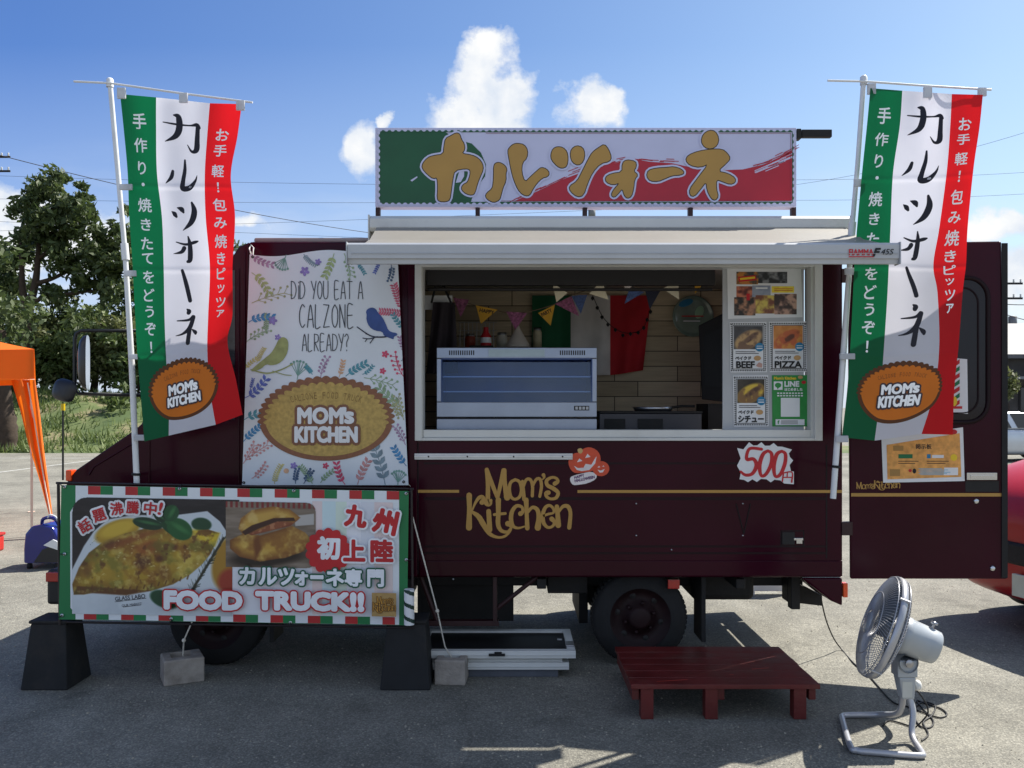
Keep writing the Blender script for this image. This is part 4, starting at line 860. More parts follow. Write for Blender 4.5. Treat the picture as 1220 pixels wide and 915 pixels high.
mb = MB(); mb.tube([P(300, 306, DF - .003), P(297, 296, DF - .003), P(299, 292, D - .004), P(302, 295, DF - .003), P(301, 306, DF - .003)], .004, 6); mb.tube([P(486, 576, DF), P(489, 580, D - .004)], .003, 6)
for x, y in ((290.5, 575), (481, 574), (301, 306)): mb.lathe([(.004, 0), (.009, .001), (.009, .003), (.004, .004)], ffm(x, y, .002), (0, -1, 0), 12, 1)
mb.build('tie_string', [M('white cord', (225, 225, 222), .7), dark], fb_)
# ------------------------------------------------------------------ food banner on a frame
DB = 5.12
def bm(x, y, h):                                      # x 73..487, sloping a little with the frame
    return P(x, y, DB - h + .0015 * math.sin(x * .03) * math.sin((y - 580) * .02))
def sl_(x): return (x - 73) * 7 / 414
bn = thing('frame_banner', 'horizontal food truck banner with calzone photos tied to a low frame', 'banner', P(280, 660, DB))
mb = MB(); nx, ny = 60, 26
vs = [bm(73 - 3 * j / ny + (414 + 1 * j / ny) * i / nx, 578 + sl_(73 + 414 * i / nx) + 160 * j / ny, 0) for j in range(ny + 1) for i in range(nx + 1)]
mb.add(vs, [(j * (nx + 1) + i, (j + 1) * (nx + 1) + i, (j + 1) * (nx + 1) + i + 1, j * (nx + 1) + i + 1) for j in range(ny) for i in range(nx)], 0, True)
clb = mb.build('cloth', M('banner green vinyl', (10, 112, 62), .45, 0, .06, 3, .02, 20), bn)
sk = lambda x, y, h: bm(x, y + sl_(x), h)
a = Art(sk, .0012, sub=12)
a.rect(90, 578.3, 475.5, 737.6, 0)
a.poly([(75 + 14.5, 600)] + [(90 - 0 + 12 - 12 * math.cos(q), 600 - 14 * math.sin(q)) for q in np.linspace(0, PI / 2, 6)] + [(466, 586), (470, 590), (473, 600), (473, 716), (470, 727), (464, 728.5), (88, 728.5), (84, 724), (83.5, 610)], 0)
n = 27; x0 = 90; stp = (475.5 - 90) / (n - 1)
for k in range(n - 1):
    c = k % 3
    if c: a.rect(x0 + k * stp, 578.4, x0 + (k + 1) * stp, 588.5, 1 if c == 1 else 2)
    if c: a.rect(x0 + k * stp - 5, 728.6, x0 + (k + 1) * stp - 5, 737.5, 1 if c == 1 else 2)
a.build('stripe_print', [M('banner white', (216, 222, 228), .45, 0, .03), M('banner red', (172, 34, 38), .45), M('banner green', (10, 112, 62), .45)], clb)
# pastel right field
a = Art(sk, .0034, sub=12)
pc = [(220, 204, 204), (198, 220, 226), (206, 222, 210), (222, 224, 232), (210, 214, 224)]
for i, x in enumerate((372, 384, 400, 413, 430, 446)): a.rect(x, 592, x + (12, 16, 13, 17, 16, 22)[i], 727, i % 5)
a.rect(277, 672, 372, 727, 3); a.build('pastel_print', [M('pastel %d' % i, c_, .45, 0, .03) for i, c_ in enumerate(pc)], clb)
# main calzone photograph (printed)
cv = Canvas(86, 592, 285, 731, .55, (34, 28, 30))
cv.c[:] += (vnoise(cv.X, cv.Y * 4, 18, 3)[..., None] - .5) * 26
cv.poly([(205, 612), (247, 606), (262, 618), (290, 660), (290, 740), (80, 740), (80, 690), (100, 650), (112, 632), (128, 618), (160, 612)], (196, 204, 210), 1.2)
cv.mot(cv.poly([(86, 700), (300, 700), (300, 735), (86, 735)], (198, 206, 212), 3), (176, 184, 192), 30, 5, .45, .7, .6)
cv.ell(140, 632, 28, 13, (166, 132, 40), .2, -20); cv.ell(140, 629, 23, 8, (196, 164, 56), .5, -20)
cv.ell(274, 666, 20, 34, (160, 120, 38), .2, 18); cv.ell(276, 690, 16, 16, (150, 52, 34), .4); cv.ell(240, 622, 12, 8, (28, 66, 40), .2, 5)
cv.ell(196, 712, 18, 10, (26, 66, 40), .2, 20)
PG = [(88, 708), (86, 696), (94, 676), (106, 658), (124, 644), (150, 634), (176, 627), (204, 628), (228, 630), (248, 628), (261, 632), (256, 646), (250, 658), (240, 670), (226, 682), (206, 694), (180, 702), (150, 706), (120, 703), (100, 708)]
aa = cv.poly(PG, (164, 132, 42), 1.2, (112, 78, 26), 16)
cv.mot(aa, (196, 172, 76), 22, 11, .5, .68, .8); cv.mot(aa, (120, 74, 24), 26, 12, .56, .68, .75); cv.mot(aa, (206, 190, 104), 9, 13, .56, .78, .5); cv.mot(aa, (146, 122, 40), 9, 17, .5, .7, .5)
for q in ((170, 668, 9, 6, (72, 34, 20)), (176, 650, 16, 8, (140, 74, 32)), (132, 648, 11, 4, (84, 46, 24)), (104, 680, 5, 7, (110, 72, 28)), (190, 664, 5, 4, (78, 40, 22)), (195, 680, 7, 9, (112, 70, 30)), (208, 650, 4, 3, (90, 48, 26)), (160, 640, 30, 4, (128, 70, 30))): cv.ell(*q[:4], np.array(q[4]) * 1., 1.0, -20, .8)
cv.poly([(228, 628), (262, 632), (256, 648), (238, 640)], (206, 178, 48), 4); cv.poly([(88, 708), (92, 698), (140, 700), (180, 702), (150, 708), (110, 706)], (92, 56, 24), 2)
cv.mot(aa, (90, 96, 36), 18, 23, .55, .7, .5); cv.mot(aa, (216, 200, 124), 5.5, 29, .6, .78, .4); cv.mot(aa, (88, 50, 20), 11, 33, .62, .72, .75)
for s in range(34):
    x, y = rng.uniform(110, 236), rng.uniform(640, 686); cv.ell(x, y, rng.uniform(.6, 2.2), rng.uniform(.4, .9), (234, 226, 176), 1.0, rng.uniform(-40, 20), .5)
for s in range(16):                                   # crimped edge
    t = s / 15; x = 92 + t * 130; y = 703 - 16 * max(0, t - .45) ** 1.2 * 2; cv.poly([(x, y), (x + 2, y - 5), (x + 3.4, y - 4.6), (x + 1.6, y + .6)], (96, 62, 24), 1.2)
for s in range(70):
    t = rng.random(); x = 226 + 40 * t; y = 704 - 66 * t; an = rng.uniform(-2.1, -.1); l_ = rng.uniform(4, 10); q, r_ = math.cos(an) * l_, math.sin(an) * l_
    cv.poly([(x, y), (x + q, y + r_ - .5), (x + q, y + r_ + .4), (x + .3, y + 1)], ((34, 48, 34), (52, 66, 44), (26, 34, 28))[s % 3], .8)
cv.poly([(224, 706), (266, 636), (268, 638), (227, 707)], (44, 44, 32), 1)
for cx, cy, rx, ry, ro, cc in ((207, 626, 17, 9, 28, (20, 62, 30)), (214, 628, 16, 12, 30, (28, 84, 40)), (176, 622, 18, 7, 10, (18, 50, 28)), (204, 609, 10, 9, -60, (26, 74, 38)), (190, 614, 8, 5, 40, (18, 48, 26))):
    g = cv.ell(cx, cy, rx, ry, cc, .12, ro); cv.ell(cx + 1, cy - 1, rx * .7, ry * .25, (70, 130, 72), 1.0, ro, .6)
X_, Y_ = cv.X, cv.Y; cv.keep = ~((X_ < 103) & (Y_ < 609) & (np.hypot(X_ - 103, Y_ - 609) > 17)) & ~((X_ > 277) & (Y_ > 672))
cv.build('calzone_photo', sk, .0055, PRINT, clb)
a = Art(sk, .0066, sub=12)
for st in ((137, 716, 174, 711), (147, 722, 168, 719)): a.stroke([(st[0], st[1], .7), (st[2], st[3], .7)], 0)
a.text('GLASS LABO', 155, 710.5, 0, 0, w=36, hgt=5, rot=-7, bold=.12); a.text('OUR MARKET', 157, 719, 0, 0, w=24, hgt=3, rot=-7); a.text('- - - - -', 112, 644, 5, 0, rot=-45)
a.build('paper_lettering', M('pencil ink', (70, 72, 80), .6), clb)
# second photograph: split calzone on a board
cv = Canvas(269, 594, 376, 672, .5, (120, 106, 92)); cv.c[:] += (vnoise(cv.X * .4, cv.Y * 3, 12, 21)[..., None] - .5) * 60
for i in range(20):
    cv.poly([(268 + i * 6.2, 593), (271 + i * 6.2, 593), (271 + i * 6.2, 601), (268 + i * 6.2, 601)], (120, 40, 40), .8)
cv.poly([(350, 610), (374, 607), (374, 620), (352, 622)], (176, 172, 168), 1)
cv.ell(318, 660, 46, 10, (40, 28, 20), .5, -6)
b2 = [(274, 640), (290, 632), (310, 634), (330, 628), (348, 622), (364, 630), (372, 640), (362, 652), (340, 660), (310, 665), (286, 660), (274, 650)]
aa = cv.poly(b2, (186, 146, 62), 1, (112, 66, 26), 11); cv.mot(aa, (206, 178, 96), 14, 31, .5, .65, .7); cv.mot(aa, (124, 76, 30), 20, 32, .52, .66, .7); cv.poly([(302, 640), (308, 634), (312, 650), (304, 664)], (110, 62, 24), 4)
b3 = [(287, 614), (300, 604), (325, 599), (345, 602), (358, 612), (350, 618), (330, 616), (312, 626), (290, 634), (284, 626)]
cv.poly([(286, 628), (300, 634), (322, 628), (346, 622), (356, 614), (345, 612), (320, 616)], (120, 60, 36), 1); cv.mot(cv.poly([(300, 632), (322, 628), (350, 618), (344, 613), (316, 620)], (134, 74, 44), 1.5), (176, 120, 84), 5, 37, .5, .6, .8)
aa = cv.poly(b3, (188, 150, 70), 1, (136, 88, 36), 7); cv.mot(aa, (206, 178, 110), 12, 36, .5, .65, .7); cv.poly([(288, 630), (300, 622), (326, 613), (350, 612), (352, 616), (330, 617), (308, 626), (292, 634)], (60, 30, 18), 1)
X_, Y_ = cv.X, cv.Y; cv.keep = ~((X_ > 366) & (Y_ < 604) & (np.hypot(X_ - 366, Y_ - 604) > 10)) & ~((X_ > 366) & (Y_ > 662) & (np.hypot(X_ - 366, Y_ - 662) > 10)); cv.build('split_calzone_photo', sk, .0072, PRINT, clb)
# lettering of the banner
a = Art(sk, .0085, sub=12)
for ch, x, y, r_ in zip('話題沸騰中!', (101, 118, 139, 158, 179, 191), (626, 613, 605, 603, 604, 604), (-30, -20, -8, 2, 6, 14)): a.text(ch, x, y, 0, 0, w=3.4 if ch == '!' else 14.5, hgt=14.5, rot=r_, bold=3.0, n=14)
a.h += .0008
for ch, x, y, r_ in zip('話題沸騰中!', (101, 118, 139, 158, 179, 191), (626, 613, 605, 603, 604, 604), (-30, -20, -8, 2, 6, 14)): a.text(ch, x, y, 0, 1, w=3.4 if ch == '!' else 14.5, hgt=14.5, rot=r_, bold=.42)
for (ch, x, y, w_, r_) in (('九', 424, 609, 24, 6), ('州', 459, 615, 27, 12)):
    a.text(ch, x, y, 0, 0, w=w_, hgt=w_, rot=r_, bold=4, n=14)
    a.h += .0006; a.text(ch, x, y, 0, 1, w=w_, hgt=w_, rot=r_, bold=1.7)
a.h += .0006; a.ell(391, 651, 26, 26, 1, 0, 140, 14, .12)
a.h += .0006; a.text('初', 391.5, 647.5, 0, 0, w=25, hgt=25, bold=1.6)
for (ch, x, y, w_) in (('上', 422, 650, 24), ('陸', 455, 650, 25)):
    a.text(ch, x, y, 0, 0, w=w_, hgt=w_, bold=3.6, n=14); a.h += .0006; a.text(ch, x, y, 0, 1, w=w_, hgt=w_, bold=1.35)
xs = (294.5, 319, 341, 359, 377.5, 399, 421, 447.5); ws = (17, 20, 18, 14, 14, 20, 19, 18)
for q, mm in ((3.0, 2), (1.05, 0)):
    a.h += .0006; h_ = a.h
    for ch, x, w_ in zip('カルツォーネ専門', xs, ws): a.h = h_; a.text(ch, x, 682.5 + (2 if ch in 'ォ' else 0), 0, mm, w=w_, hgt=3.0 if ch == 'ー' else 15 if ch == 'ォ' else 19, bold=q, n=14)
for q, mm in ((3.9, 1), (2.1, 0)):
    a.h += .0006
    a.text('FOOD', 242, 712.5, 0, mm, w=90, hgt=19.5, bold=q, n=16); a.text('TRUCK!!', 369, 711.5, 0, mm, w=126, hgt=19.5, bold=q, n=16)
a.rect(443, 700, 472, 728, 3)
k = .0262
moms(a, 4, lambda x, y, w_: (441.5 + x * k, 701.5 + y * k * 1.06, w_ * k * 1.0), extra=.55); moms(a, 5, lambda x, y, w_: (441.5 + x * k, 701.5 + y * k * 1.06, w_ * k * .8))
a.build('lettering', [M('letter white', (226, 230, 236), .45), M('letter red', (184, 24, 34), .45), M('letter green', (10, 84, 62), .45), M('kraft paper', (170, 138, 84), .6, 0, .1, 40), M('label brown', (96, 62, 28), .6), M('label gold', (184, 134, 52), .6)], clb)
fr_ = MB()
for xt, xb_ in ((69.5, 71.5), (490, 492)): fr_.tube([P(xt, 575 + sl_(xt), DB + .025), P(xb_, 744, DB + .025)], .009, 10)
for y in (575.5, 741): fr_.tube([P(67, y + sl_(67), DB + .03), P(493, y + sl_(493), DB + .03)], .007, 10)
fr_.build('frame', M('dark frame tube', (30, 20, 22), .5), bn)
ti = MB()
for x, y in ((77, 580), (77, 660), (74, 733), (214, 580), (204, 735), (350, 580), (346, 737), (484, 581), (484, 660), (484, 736)):
    p = sk(x, y, .004); ti.lathe([(.004, 0), (.01, .001), (.01, .003), (.004, .004)], p, (0, -1, 0), 12, 1); ti.tube([p + Vector((0, -.004, 0)), p + Vector((-.02 if x < 90 else .02 if x > 470 else .006, -.006, .012 if 585 > y else -.012 if y > 720 else 0)), p + Vector((-.035 if x < 90 else .035 if x > 470 else .0, .03, .022 if 585 > y else -.02 if y > 720 else 0))], .0028, 6)
ti.build('cable_tie', [M('tie black', (16, 16, 18), .5), alu], bn)
sp_ = MB(); p0, p1 = P(487.5, 702, DB - .03), P(487.5, 744, DB - .03); r = .03; nu, nv = 32, 48
vs = [(p0.x + r * math.cos(2 * PI * i / nu), p0.y + r * math.sin(2 * PI * i / nu), p1.z + (p0.z - p1.z) * j / nv) for j in range(nv + 1) for i in range(nu)]
for j in range(nv):
    for i in range(nu):
        q = (i / nu + (j / nv) * 2.6) % 1; sp_.f.append([j * nu + i, j * nu + (i + 1) % nu, (j + 1) * nu + (i + 1) % nu, (j + 1) * nu + i]); sp_.m.append(1 if q < .3 else 0); sp_.sm.append(True)
sp_.v = vs; sp_.add([vs[nv * nu + i] for i in range(nu)], [tuple(range(nu))], 0); sp_.build('striped_post', [papw, M('stripe dark green', (20, 52, 44), .5)], bn)

# pedestals
blk = M('matt black board', (24, 25, 28), .8, 0, .25, 9, .1, 50, stain=.15)
def pedestal(px0, px1, label):
    g = 5.0; x0, x1 = P(px0, 0, 5.12).x, P(px1, 0, 5.12).x; ins = .034; y0, y1 = 5.1, 5.4; zt = .40
    th = thing('banner_pedestal', label, 'pedestal', ((x0 + x1) / 2, 5.27, 0), 'black pedestals under the banner frame')
    mb = MB(); mb.hexa([(x0, y0, 0), (x1, y0, 0), (x1, y1, 0), (x0, y1, 0), (x0 + ins, y0 + .05, zt - .02), (x1 - ins, y0 + .05, zt - .02), (x1 - ins, y1 - .05, zt - .02), (x0 + ins, y1 - .05, zt - .02)]); mb.build('body', blk, th, bevel=.008)
    mb = MB(); mb.box(x0 + ins - .008, x1 - ins + .008, y0 + .042, y1 - .042, zt - .0195, zt); mb.build('top', blk, th, bevel=.006)
pedestal(26, 82, 'black tapered pedestal under the left end of the food banner'); pedestal(453, 513, 'black tapered pedestal under the striped right end of the food banner')
# concrete blocks and ropes
conc = M('concrete block', (150, 142, 134), .9, 0, .22, 14, .5, 70, stain=.5)
def block(px, py, wpx, rot, label):
    d = gd(py); wd = wpx / F * d; c = P(px, py, d); th = thing('concrete_block', label, 'concrete block', (c.x, d + .09, 0), 'concrete anchor blocks')
    s = wd / 2; t = .1; hh = .15; mb = MB(); ri = .04
    prof = []
    vs = []
    for z, k in ((0, 1), (.01, 1.0), (hh - .01, 1), (hh, .97)):
        for a_, b_ in ((-s, -t), (s, -t), (s, t), (-s, t)): vs.append((a_ * k, b_ * k, z))
    for z, k in ((hh, 1), (.06, .95)):
        for a_, b_ in ((-s * .55, -t * .3), (s * .5, -t * .3), (s * .5, t * .75), (-s * .55, t * .75)): vs.append((a_ * k, b_ * k, z))
    fs = [(3, 2, 1, 0)] + [(k * 4 + i, k * 4 + (i + 1) % 4, k * 4 + 4 + (i + 1) % 4, k * 4 + 4 + i) for k in range(3) for i in range(4)] + [(12 + i, 12 + (i + 1) % 4, 16 + (i + 1) % 4, 16 + i) for i in range(4)] + [(16 + i, 16 + (i + 1) % 4, 20 + (i + 1) % 4, 20 + i) for i in range(4)] + [(20, 21, 22, 23)]
    R = Matrix.Rotation(math.radians(rot), 3, 'Z'); mb.add([R @ Vector(v_) + Vector((c.x, d + .12, 0)) for v_ in vs], fs); mb.build('body', conc, th, bevel=.006)
    return c.x, d + .13
b1x, b1y = block(208, 817, 46, 28, 'concrete block with a rope tied in, beneath the calzone photo'); b2x, b2y = block(537, 818, 37, -4, 'concrete block with a rope tied in, beside the flat aluminium frames')
rope = M('white nylon rope', (205, 200, 190), .8, 0, .15, 60, .4, 200)
def rp_(pts, label, th_):
    mb = MB(); mb.tube(pts, .0045, 8); k = Vector(pts[1]); mb.lathe([(.001, -.014), (.01, -.008), (.012, 0), (.009, .009), (.001, .014)], k, Vector(pts[2]) - Vector(pts[0]), 10)
    o = mb.build('anchor_rope', rope); tag(o, label, 'rope', 'ropes holding the banner frame')
rp_([P(230, 738, DB + .03), P(219, 763, 5.16), Vector((b1x, b1y, .125)), Vector((b1x, b1y, .08))], 'short white rope from the banner edge to the block near the front wheel', None)
rp_([P(489, 606, DB + .03), P(521, 728, 5.2), P(530, 770, 5.26), Vector((b2x, b2y, .125)), Vector((b2x, b2y, .08))], 'long knotted rope slanting down to the block by the aluminium frames', None)

# flat aluminium frames under the truck
def panel(px0, px1, py, d0, d1, z0, hh, label, infill):
    x0, x1 = P(px0, 0, d0).x, P(px1, 0, d0).x; th = thing('aluminium_frame', label, 'frame', ((x0 + x1) / 2, d0, z0), 'flat frames stacked under the truck')
    mb = MB(); w_ = .05; mb.box(x0, x1, d0, d0 + w_, z0, z0 + hh); mb.box(x0, x1, d1 - w_, d1, z0, z0 + hh); mb.box(x0, x0 + w_, d0 + w_ + .001, d1 - w_ - .001, z0, z0 + hh); mb.box(x1 - w_, x1, d0 + w_ + .001, d1 - w_ - .001, z0, z0 + hh)
    mb.box(x0 + .001, x1 - .001, d0 - .006, d0 - .0005, z0 + hh * .42, z0 + hh * .5); mb.build('rim_profile', white_alu, th, bevel=.003)
    mb = MB(); mb.box(x0 + w_ + .001, x1 - w_ - .001, d0 + w_ + .002, d1 - w_ - .002, z0 + hh * .3, z0 + hh * .7); mb.build('infill', infill, th)
    return th, x0, x1
bx = MB(); x0, x1 = P(500, 0, 5.36).x, P(665, 0, 5.36).x; bx.box(x0, x1, 5.36, 5.78, 0, .052); tag(bx.build('plank_base', M('grey blue plank', (86, 90, 100), .7, 0, .15, 12, .2, 60), None, bevel=.003), 'grey plank on the asphalt under the aluminium frames', 'plank')
inf = M('dark infill board', (40, 42, 46), .5, 0, .2, 6)
panel(503, 678, 0, 5.33, 5.80, .053, .044, 'lowest of the three aluminium frames, on the grey plank', inf); panel(505, 670, 0, 5.345, 5.78, .098, .03, 'thin aluminium frame in the middle of the stack', inf)
th, x0, x1 = panel(496, 686, 0, 5.31, 5.84, .1285, .045, 'topmost aluminium frame with the black catch on its edge', M('black mesh infill', (16, 17, 19), .6))
mb = MB(); xc = P(592, 0, 5.31).x; mb.box(xc - .05, xc + .05, 5.292, 5.303, .145, .161); mb.box(xc - .015, xc + .03, 5.288, 5.302, .162, .172); mb.build('catch', black, th, bevel=.003)
mb = MB(); mb.box(x1 - .055, x1 - .004, 5.4, 5.5, .174, .184); mb.box(x1 - .1, x1 - .07, 5.55, 5.58, .174, .179); mb.build('corner_fitting', steel, th, bevel=.002)

# red wooden step platform
redw = M('red painted wood', (94, 26, 24), .5, 0, .26, 5, .2, 40, stain=.6, rvar=.2)
plat = thing('step_platform', 'low red painted wooden step platform before the rear wheel', 'step', (1.13, 5.0, 0))
mb = MB(); xl, xr = .632, 1.642
nb = 6
for k in range(nb):
    ya = 4.62 + .735 * k / nb; mb.box(xl + rng.uniform(-.003, .003), xr + rng.uniform(-.003, .003), ya, ya + .735 / nb - .004, .165 + rng.uniform(-.001, .001), .19)
mb.build('deck', redw, plat, bevel=.003)
for q in (xl + .012, xr - .05, 1.102): mb = MB(); mb.box(q, q + .038, 4.66, 5.33, .095, .1645); mb.build('rail', redw, plat, bevel=.003)
for i, x in enumerate((xl + .055, 1.03, xr - .14)):
    for y in (4.63, 5.25):
        mb = MB(); mb.box(x, x + .068, y, y + .07, 0, .1645); mb.build('leg', redw, plat, bevel=.004)
mb = MB()
for q in ((.78, 4.66, .95, 4.70), (1.35, 4.88, 1.45, 4.91), (1.2, 4.78, 1.22, 4.785)): mb.add([(q[0], q[1], .1925), (q[2], q[3] - .006, .1925), (q[2], q[3], .1925), (q[0] - .005, q[1] + .007, .1925)], [(0, 1, 2, 3)])
mb.build('scratch', M('scraped red wood', (190, 70, 60), .5, 0, .2), plat)

# ------------------------------------------------------------------ fan
fan = thing('floor_fan', 'silver floor fan tilted upward on a bent tube base', 'fan', (1.78, 4.4, 0))
AX = Vector((-.90, .2, .34)).normalized(); HC = P(1052, 747, 4.40); R_ = .262
fu = Vector((0, 0, 1)); fu = (fu - AX * fu.dot(AX)).normalized(); fs_ = AX.cross(fu)
def fp(r, an, h): return HC + AX * h + (fu * math.cos(an) + fs_ * math.sin(an)) * r
silver = M('silver fan paint', (172, 173, 178), .34, .4, .06, 8); fanw = M('grey fan plastic', (160, 166, 172), .4, .1, .06, 6, coat=.2)
mb = MB()
def domeh(r, s): return s * (.022 + .055 * (1 - (r / R_) ** 2) ** .6)
for s, nn in ((1, 96), (-1, 96)):
    for k in range(nn):
        an = 2 * PI * k / nn; mb.tube([fp(r * R_, an + .35 * (1 - r), domeh(r * R_, s)) for r in (.24, .5, .75, .92, 1.0)], .0018, 4, caps=False)
    for r in (.24, .62, .985): mb.tube([fp(r * R_, 2 * PI * k / 48, domeh(r * R_, s)) for k in range(48)], .0028, 5, closed=True)
mb.build('cage', silver, fan)
mb = MB(); mb.lathe([(R_ - .002, -.017), (R_ + .004, -.016), (R_ + .006, 0), (R_ + .004, .016), (R_ - .002, .017), (R_ - .002, -.017)], HC, AX, 64); mb.build('rim_band', silver, fan)
mb = MB(); mb.lathe([(.001, .082), (.045, .08), (.056, .074), (.056, .068), (.001, .068)], HC, AX, 32); mb.build('cage_badge', fanw, fan)
mb = MB(); mb.lathe([(.001, .045), (.045, .035), (.05, -.03), (.001, -.032)], HC, AX, 24)
for k in range(3):
    a0 = 2 * PI * k / 3; vs = []
    for i in range(8):
        r = .045 + .19 * i / 7; sw = .25 * i / 7; wd_ = .42 + .25 * math.sin(PI * i / 7)
        for j in range(6): q = j / 5 - .5; vs.append(fp(r, a0 + sw + q * 2 * wd_, .05 * q * 1.4 * (1 - .3 * i / 7)))
    mb.add(vs, [(i * 6 + j, i * 6 + j + 1, (i + 1) * 6 + j + 1, (i + 1) * 6 + j) for i in range(7) for j in range(5)], 0, True)
mb.build('blade', M('fan blade grey', (96, 104, 112), .4), fan)
MD = AX
mb = MB(); mb.lathe([(.001, -.07), (.09, -.072), (.096, -.095), (.096, -.118), (.092, -.122), (.087, -.22), (.082, -.262), (.075, -.269), (.05, -.27), (.001, -.27)], HC, AX, 40); mb.build('motor_housing', fanw, fan)
mb = MB(); p = HC + AX * -.215 + fu * .087; mb.tube([p, p + fu * .022], .006, 8); mb.lathe([(.001, 0), (.018, .002), (.018, .012), (.001, .016)], p + fu * .02, fu, 16); mb.build('swing_knob', steel, fan)
for k in range(4):
    mb = MB(); an = PI / 4 + k * PI / 2; p = fp(R_ + .006, an, 0); mb.tube([p + AX * .024, p, p - AX * .024], .006, 6); mb.build('clip', silver, fan)
JT = HC + AX * -.15 - fu * .118
mb = MB(); mb.box(JT.x - .05, JT.x + .05, JT.y - .042, JT.y + .042, JT.z - .075, JT.z + .01); mb.lathe([(.045, -.05), (.045, .05)], JT + Vector((0, 0, .0)), (0, 1, 0), 24); mb.lathe([(.001, .0), (.022, .001), (.022, .012), (.001, .014)], JT + Vector((0, -.05, 0)), (0, -1, 0), 16, 1)
mb.lathe([(.05, -.05), (.05, .05), (.001, .05)], JT + Vector((0, 0, 0)), (0, 1, 0), 24); mb.build('tilt_joint', [fanw, steel], fan, bevel=.006)
mb = MB(); zt = JT.z - .075; mb.hexa([(JT.x - .03 + .01, JT.y - .03, .2), (JT.x + .04, JT.y - .03, .2), (JT.x + .04, JT.y + .03, .2), (JT.x - .02, JT.y + .03, .2), (JT.x - .042, JT.y - .038, zt), (JT.x + .045, JT.y - .038, zt), (JT.x + .045, JT.y + .038, zt), (JT.x - .042, JT.y + .038, zt)])
mb.build('neck', fanw, fan, bevel=.008)
mb = MB(); mb.box(JT.x - .026, JT.x + .024, JT.y - .0345, JT.y - .0385, zt - .1, zt - .02); mb.build('switch_plate', M('pale switch label', (180, 182, 178), .4), fan)
mb = MB(); mb.lathe([(.001, 0), (.026, .002), (.026, .022), (.02, .03), (.001, .032)], (JT.x + .05, JT.y, zt - .05), (1, 0, 0), 20); mb.build('speed_knob', M('white knob', (215, 215, 212), .4), fan)
bp_ = 0 and [(JT.x + .03, JT.y, .22), (JT.x + .035, JT.y, .14), (1.80, 4.44, .035), (1.93, 4.2, .018), (1.955, 4.14, .018), (1.93, 4.09, .018), (1.88, 4.085, .018), (1.66, 4.1, .018), (1.61, 4.12, .018), (1.59, 4.17, .018), (1.605, 4.5, .018), (1.62, 4.55, .018), (1.66, 4.57, .018), (1.76, 4.565, .02), (1.83, 4.54, .06), (JT.x + .03, JT.y + .02, .14), (JT.x + .025, JT.y + .01, .22)]
dz = lambda y: y
def cr(pts, n=5):
    p = [Vector(q) for q in pts]; o = []
    for i in range(len(p) - 1):
        a_, b_, c_, d_ = p[max(i - 1, 0)], p[i], p[i + 1], p[min(i + 2, len(p) - 1)]
        for k in range(n):
            t = k / n; o.append(.5 * ((2 * b_) + (c_ - a_) * t + (2 * a_ - 5 * b_ + 4 * c_ - d_) * t * t + (3 * b_ - a_ - 3 * c_ + d_) * t ** 3))
    return o + [p[-1]]
mb = MB(); mb.tube(cr([(JT.x + .01, JT.y, .24), (JT.x + .03, JT.y - .03, .15), (1.98, 4.3, .045), (1.965, 4.19, .018), (1.955, 4.14, .017), (1.92, 4.11, .017), (1.72, 4.15, .017), (1.66, 4.17, .017), (1.645, 4.22, .017), (1.74, 4.57, .017), (1.76, 4.63, .017), (1.81, 4.65, .017), (1.95, 4.62, .03), (JT.x + .01, JT.y + .08, .1), (JT.x + .005, JT.y + .02, .23)], 8), .0155, 10); mb.build('tube_base', silver, fan)
wire = M('black cable rubber', (18, 18, 20), .6, 0, .1)
mb = MB(); c1 = [P(978, 712, D + .2), P(984, 738, 5.4), P(993, 745, 5.3)] + [Vector(((x - CX) / F * gd(y), gd(y), .006)) for x, y in ((1003, 775), (1018, 792), (1035, 806), (1062, 836), (1078, 842), (1100, 850), (1118, 856), (1128, 853), (1122, 846), (1104, 840), (1092, 836), (1100, 846), (1112, 860), (1108, 868), (1096, 866), (1088, 850), (1098, 838), (1114, 842), (1110, 854), (1100, 862), (1106, 876), (1098, 884))]
c1[0:3] = [P(978, 712, D + .2), P(984, 738, 5.78), P(993, 760, 5.86)]
mb.tube(cr(c1, 6), .0045, 6); tag(mb.build('power_cable', wire), 'black power cable trailing from the truck to a coil by the fan', 'cable')
mb = MB(); mb.tube(cr([(JT.x + .05, JT.y + .03, zt - .08), (JT.x + .09, JT.y + .03, zt - .1), (JT.x + .13, JT.y + .02, .12), (2.05, 4.45, .01), (2.08, 4.5, .006), (2.0, 4.6, .006), (1.93, 4.52, .006)]), .0042, 6); mb.build('fan_cord', wire, fan)

# ------------------------------------------------------------------ stickers, prices and notices on the truck
def card(name, label, cat, pts, f, h0, mat, group=None):
    a = Art(f, h0); a.poly(pts, 0); o = a.build(name, mat); s = o.modifiers.new('thick', 'SOLIDIFY'); s.thickness = .0012; s.offset = 0; tag(o, label, cat, group); return o
pt = lambda l, ox, oy, k: [(ox + x / k, oy + y / k) for x, y in l]
pr = card('price_sign', 'white spiky paper price sign reading 500 yen in red', 'price sign', pt([(906, 38), (938, 45), (968, 8), (990, 25), (1010, 24), (1032, 8), (1050, 26), (1075, 26), (1095, 12), (1115, 30), (1140, 31), (1190, 46), (1174, 66), (1180, 85), (1196, 102), (1178, 126), (1185, 158), (1200, 160), (1200, 226), (1150, 222), (1130, 206), (1100, 202), (1080, 216), (1058, 200), (1030, 198), (1008, 214), (985, 200), (962, 215), (942, 203), (918, 200), (925, 165), (905, 130), (924, 92)], 670, 525, 4.357), flat(D), .006, papw)
a = Art(flat(D), .008); tf5 = lambda x, y, w_: (670 + x / 4.357, 525 + y / 4.357, w_ / 4.357)
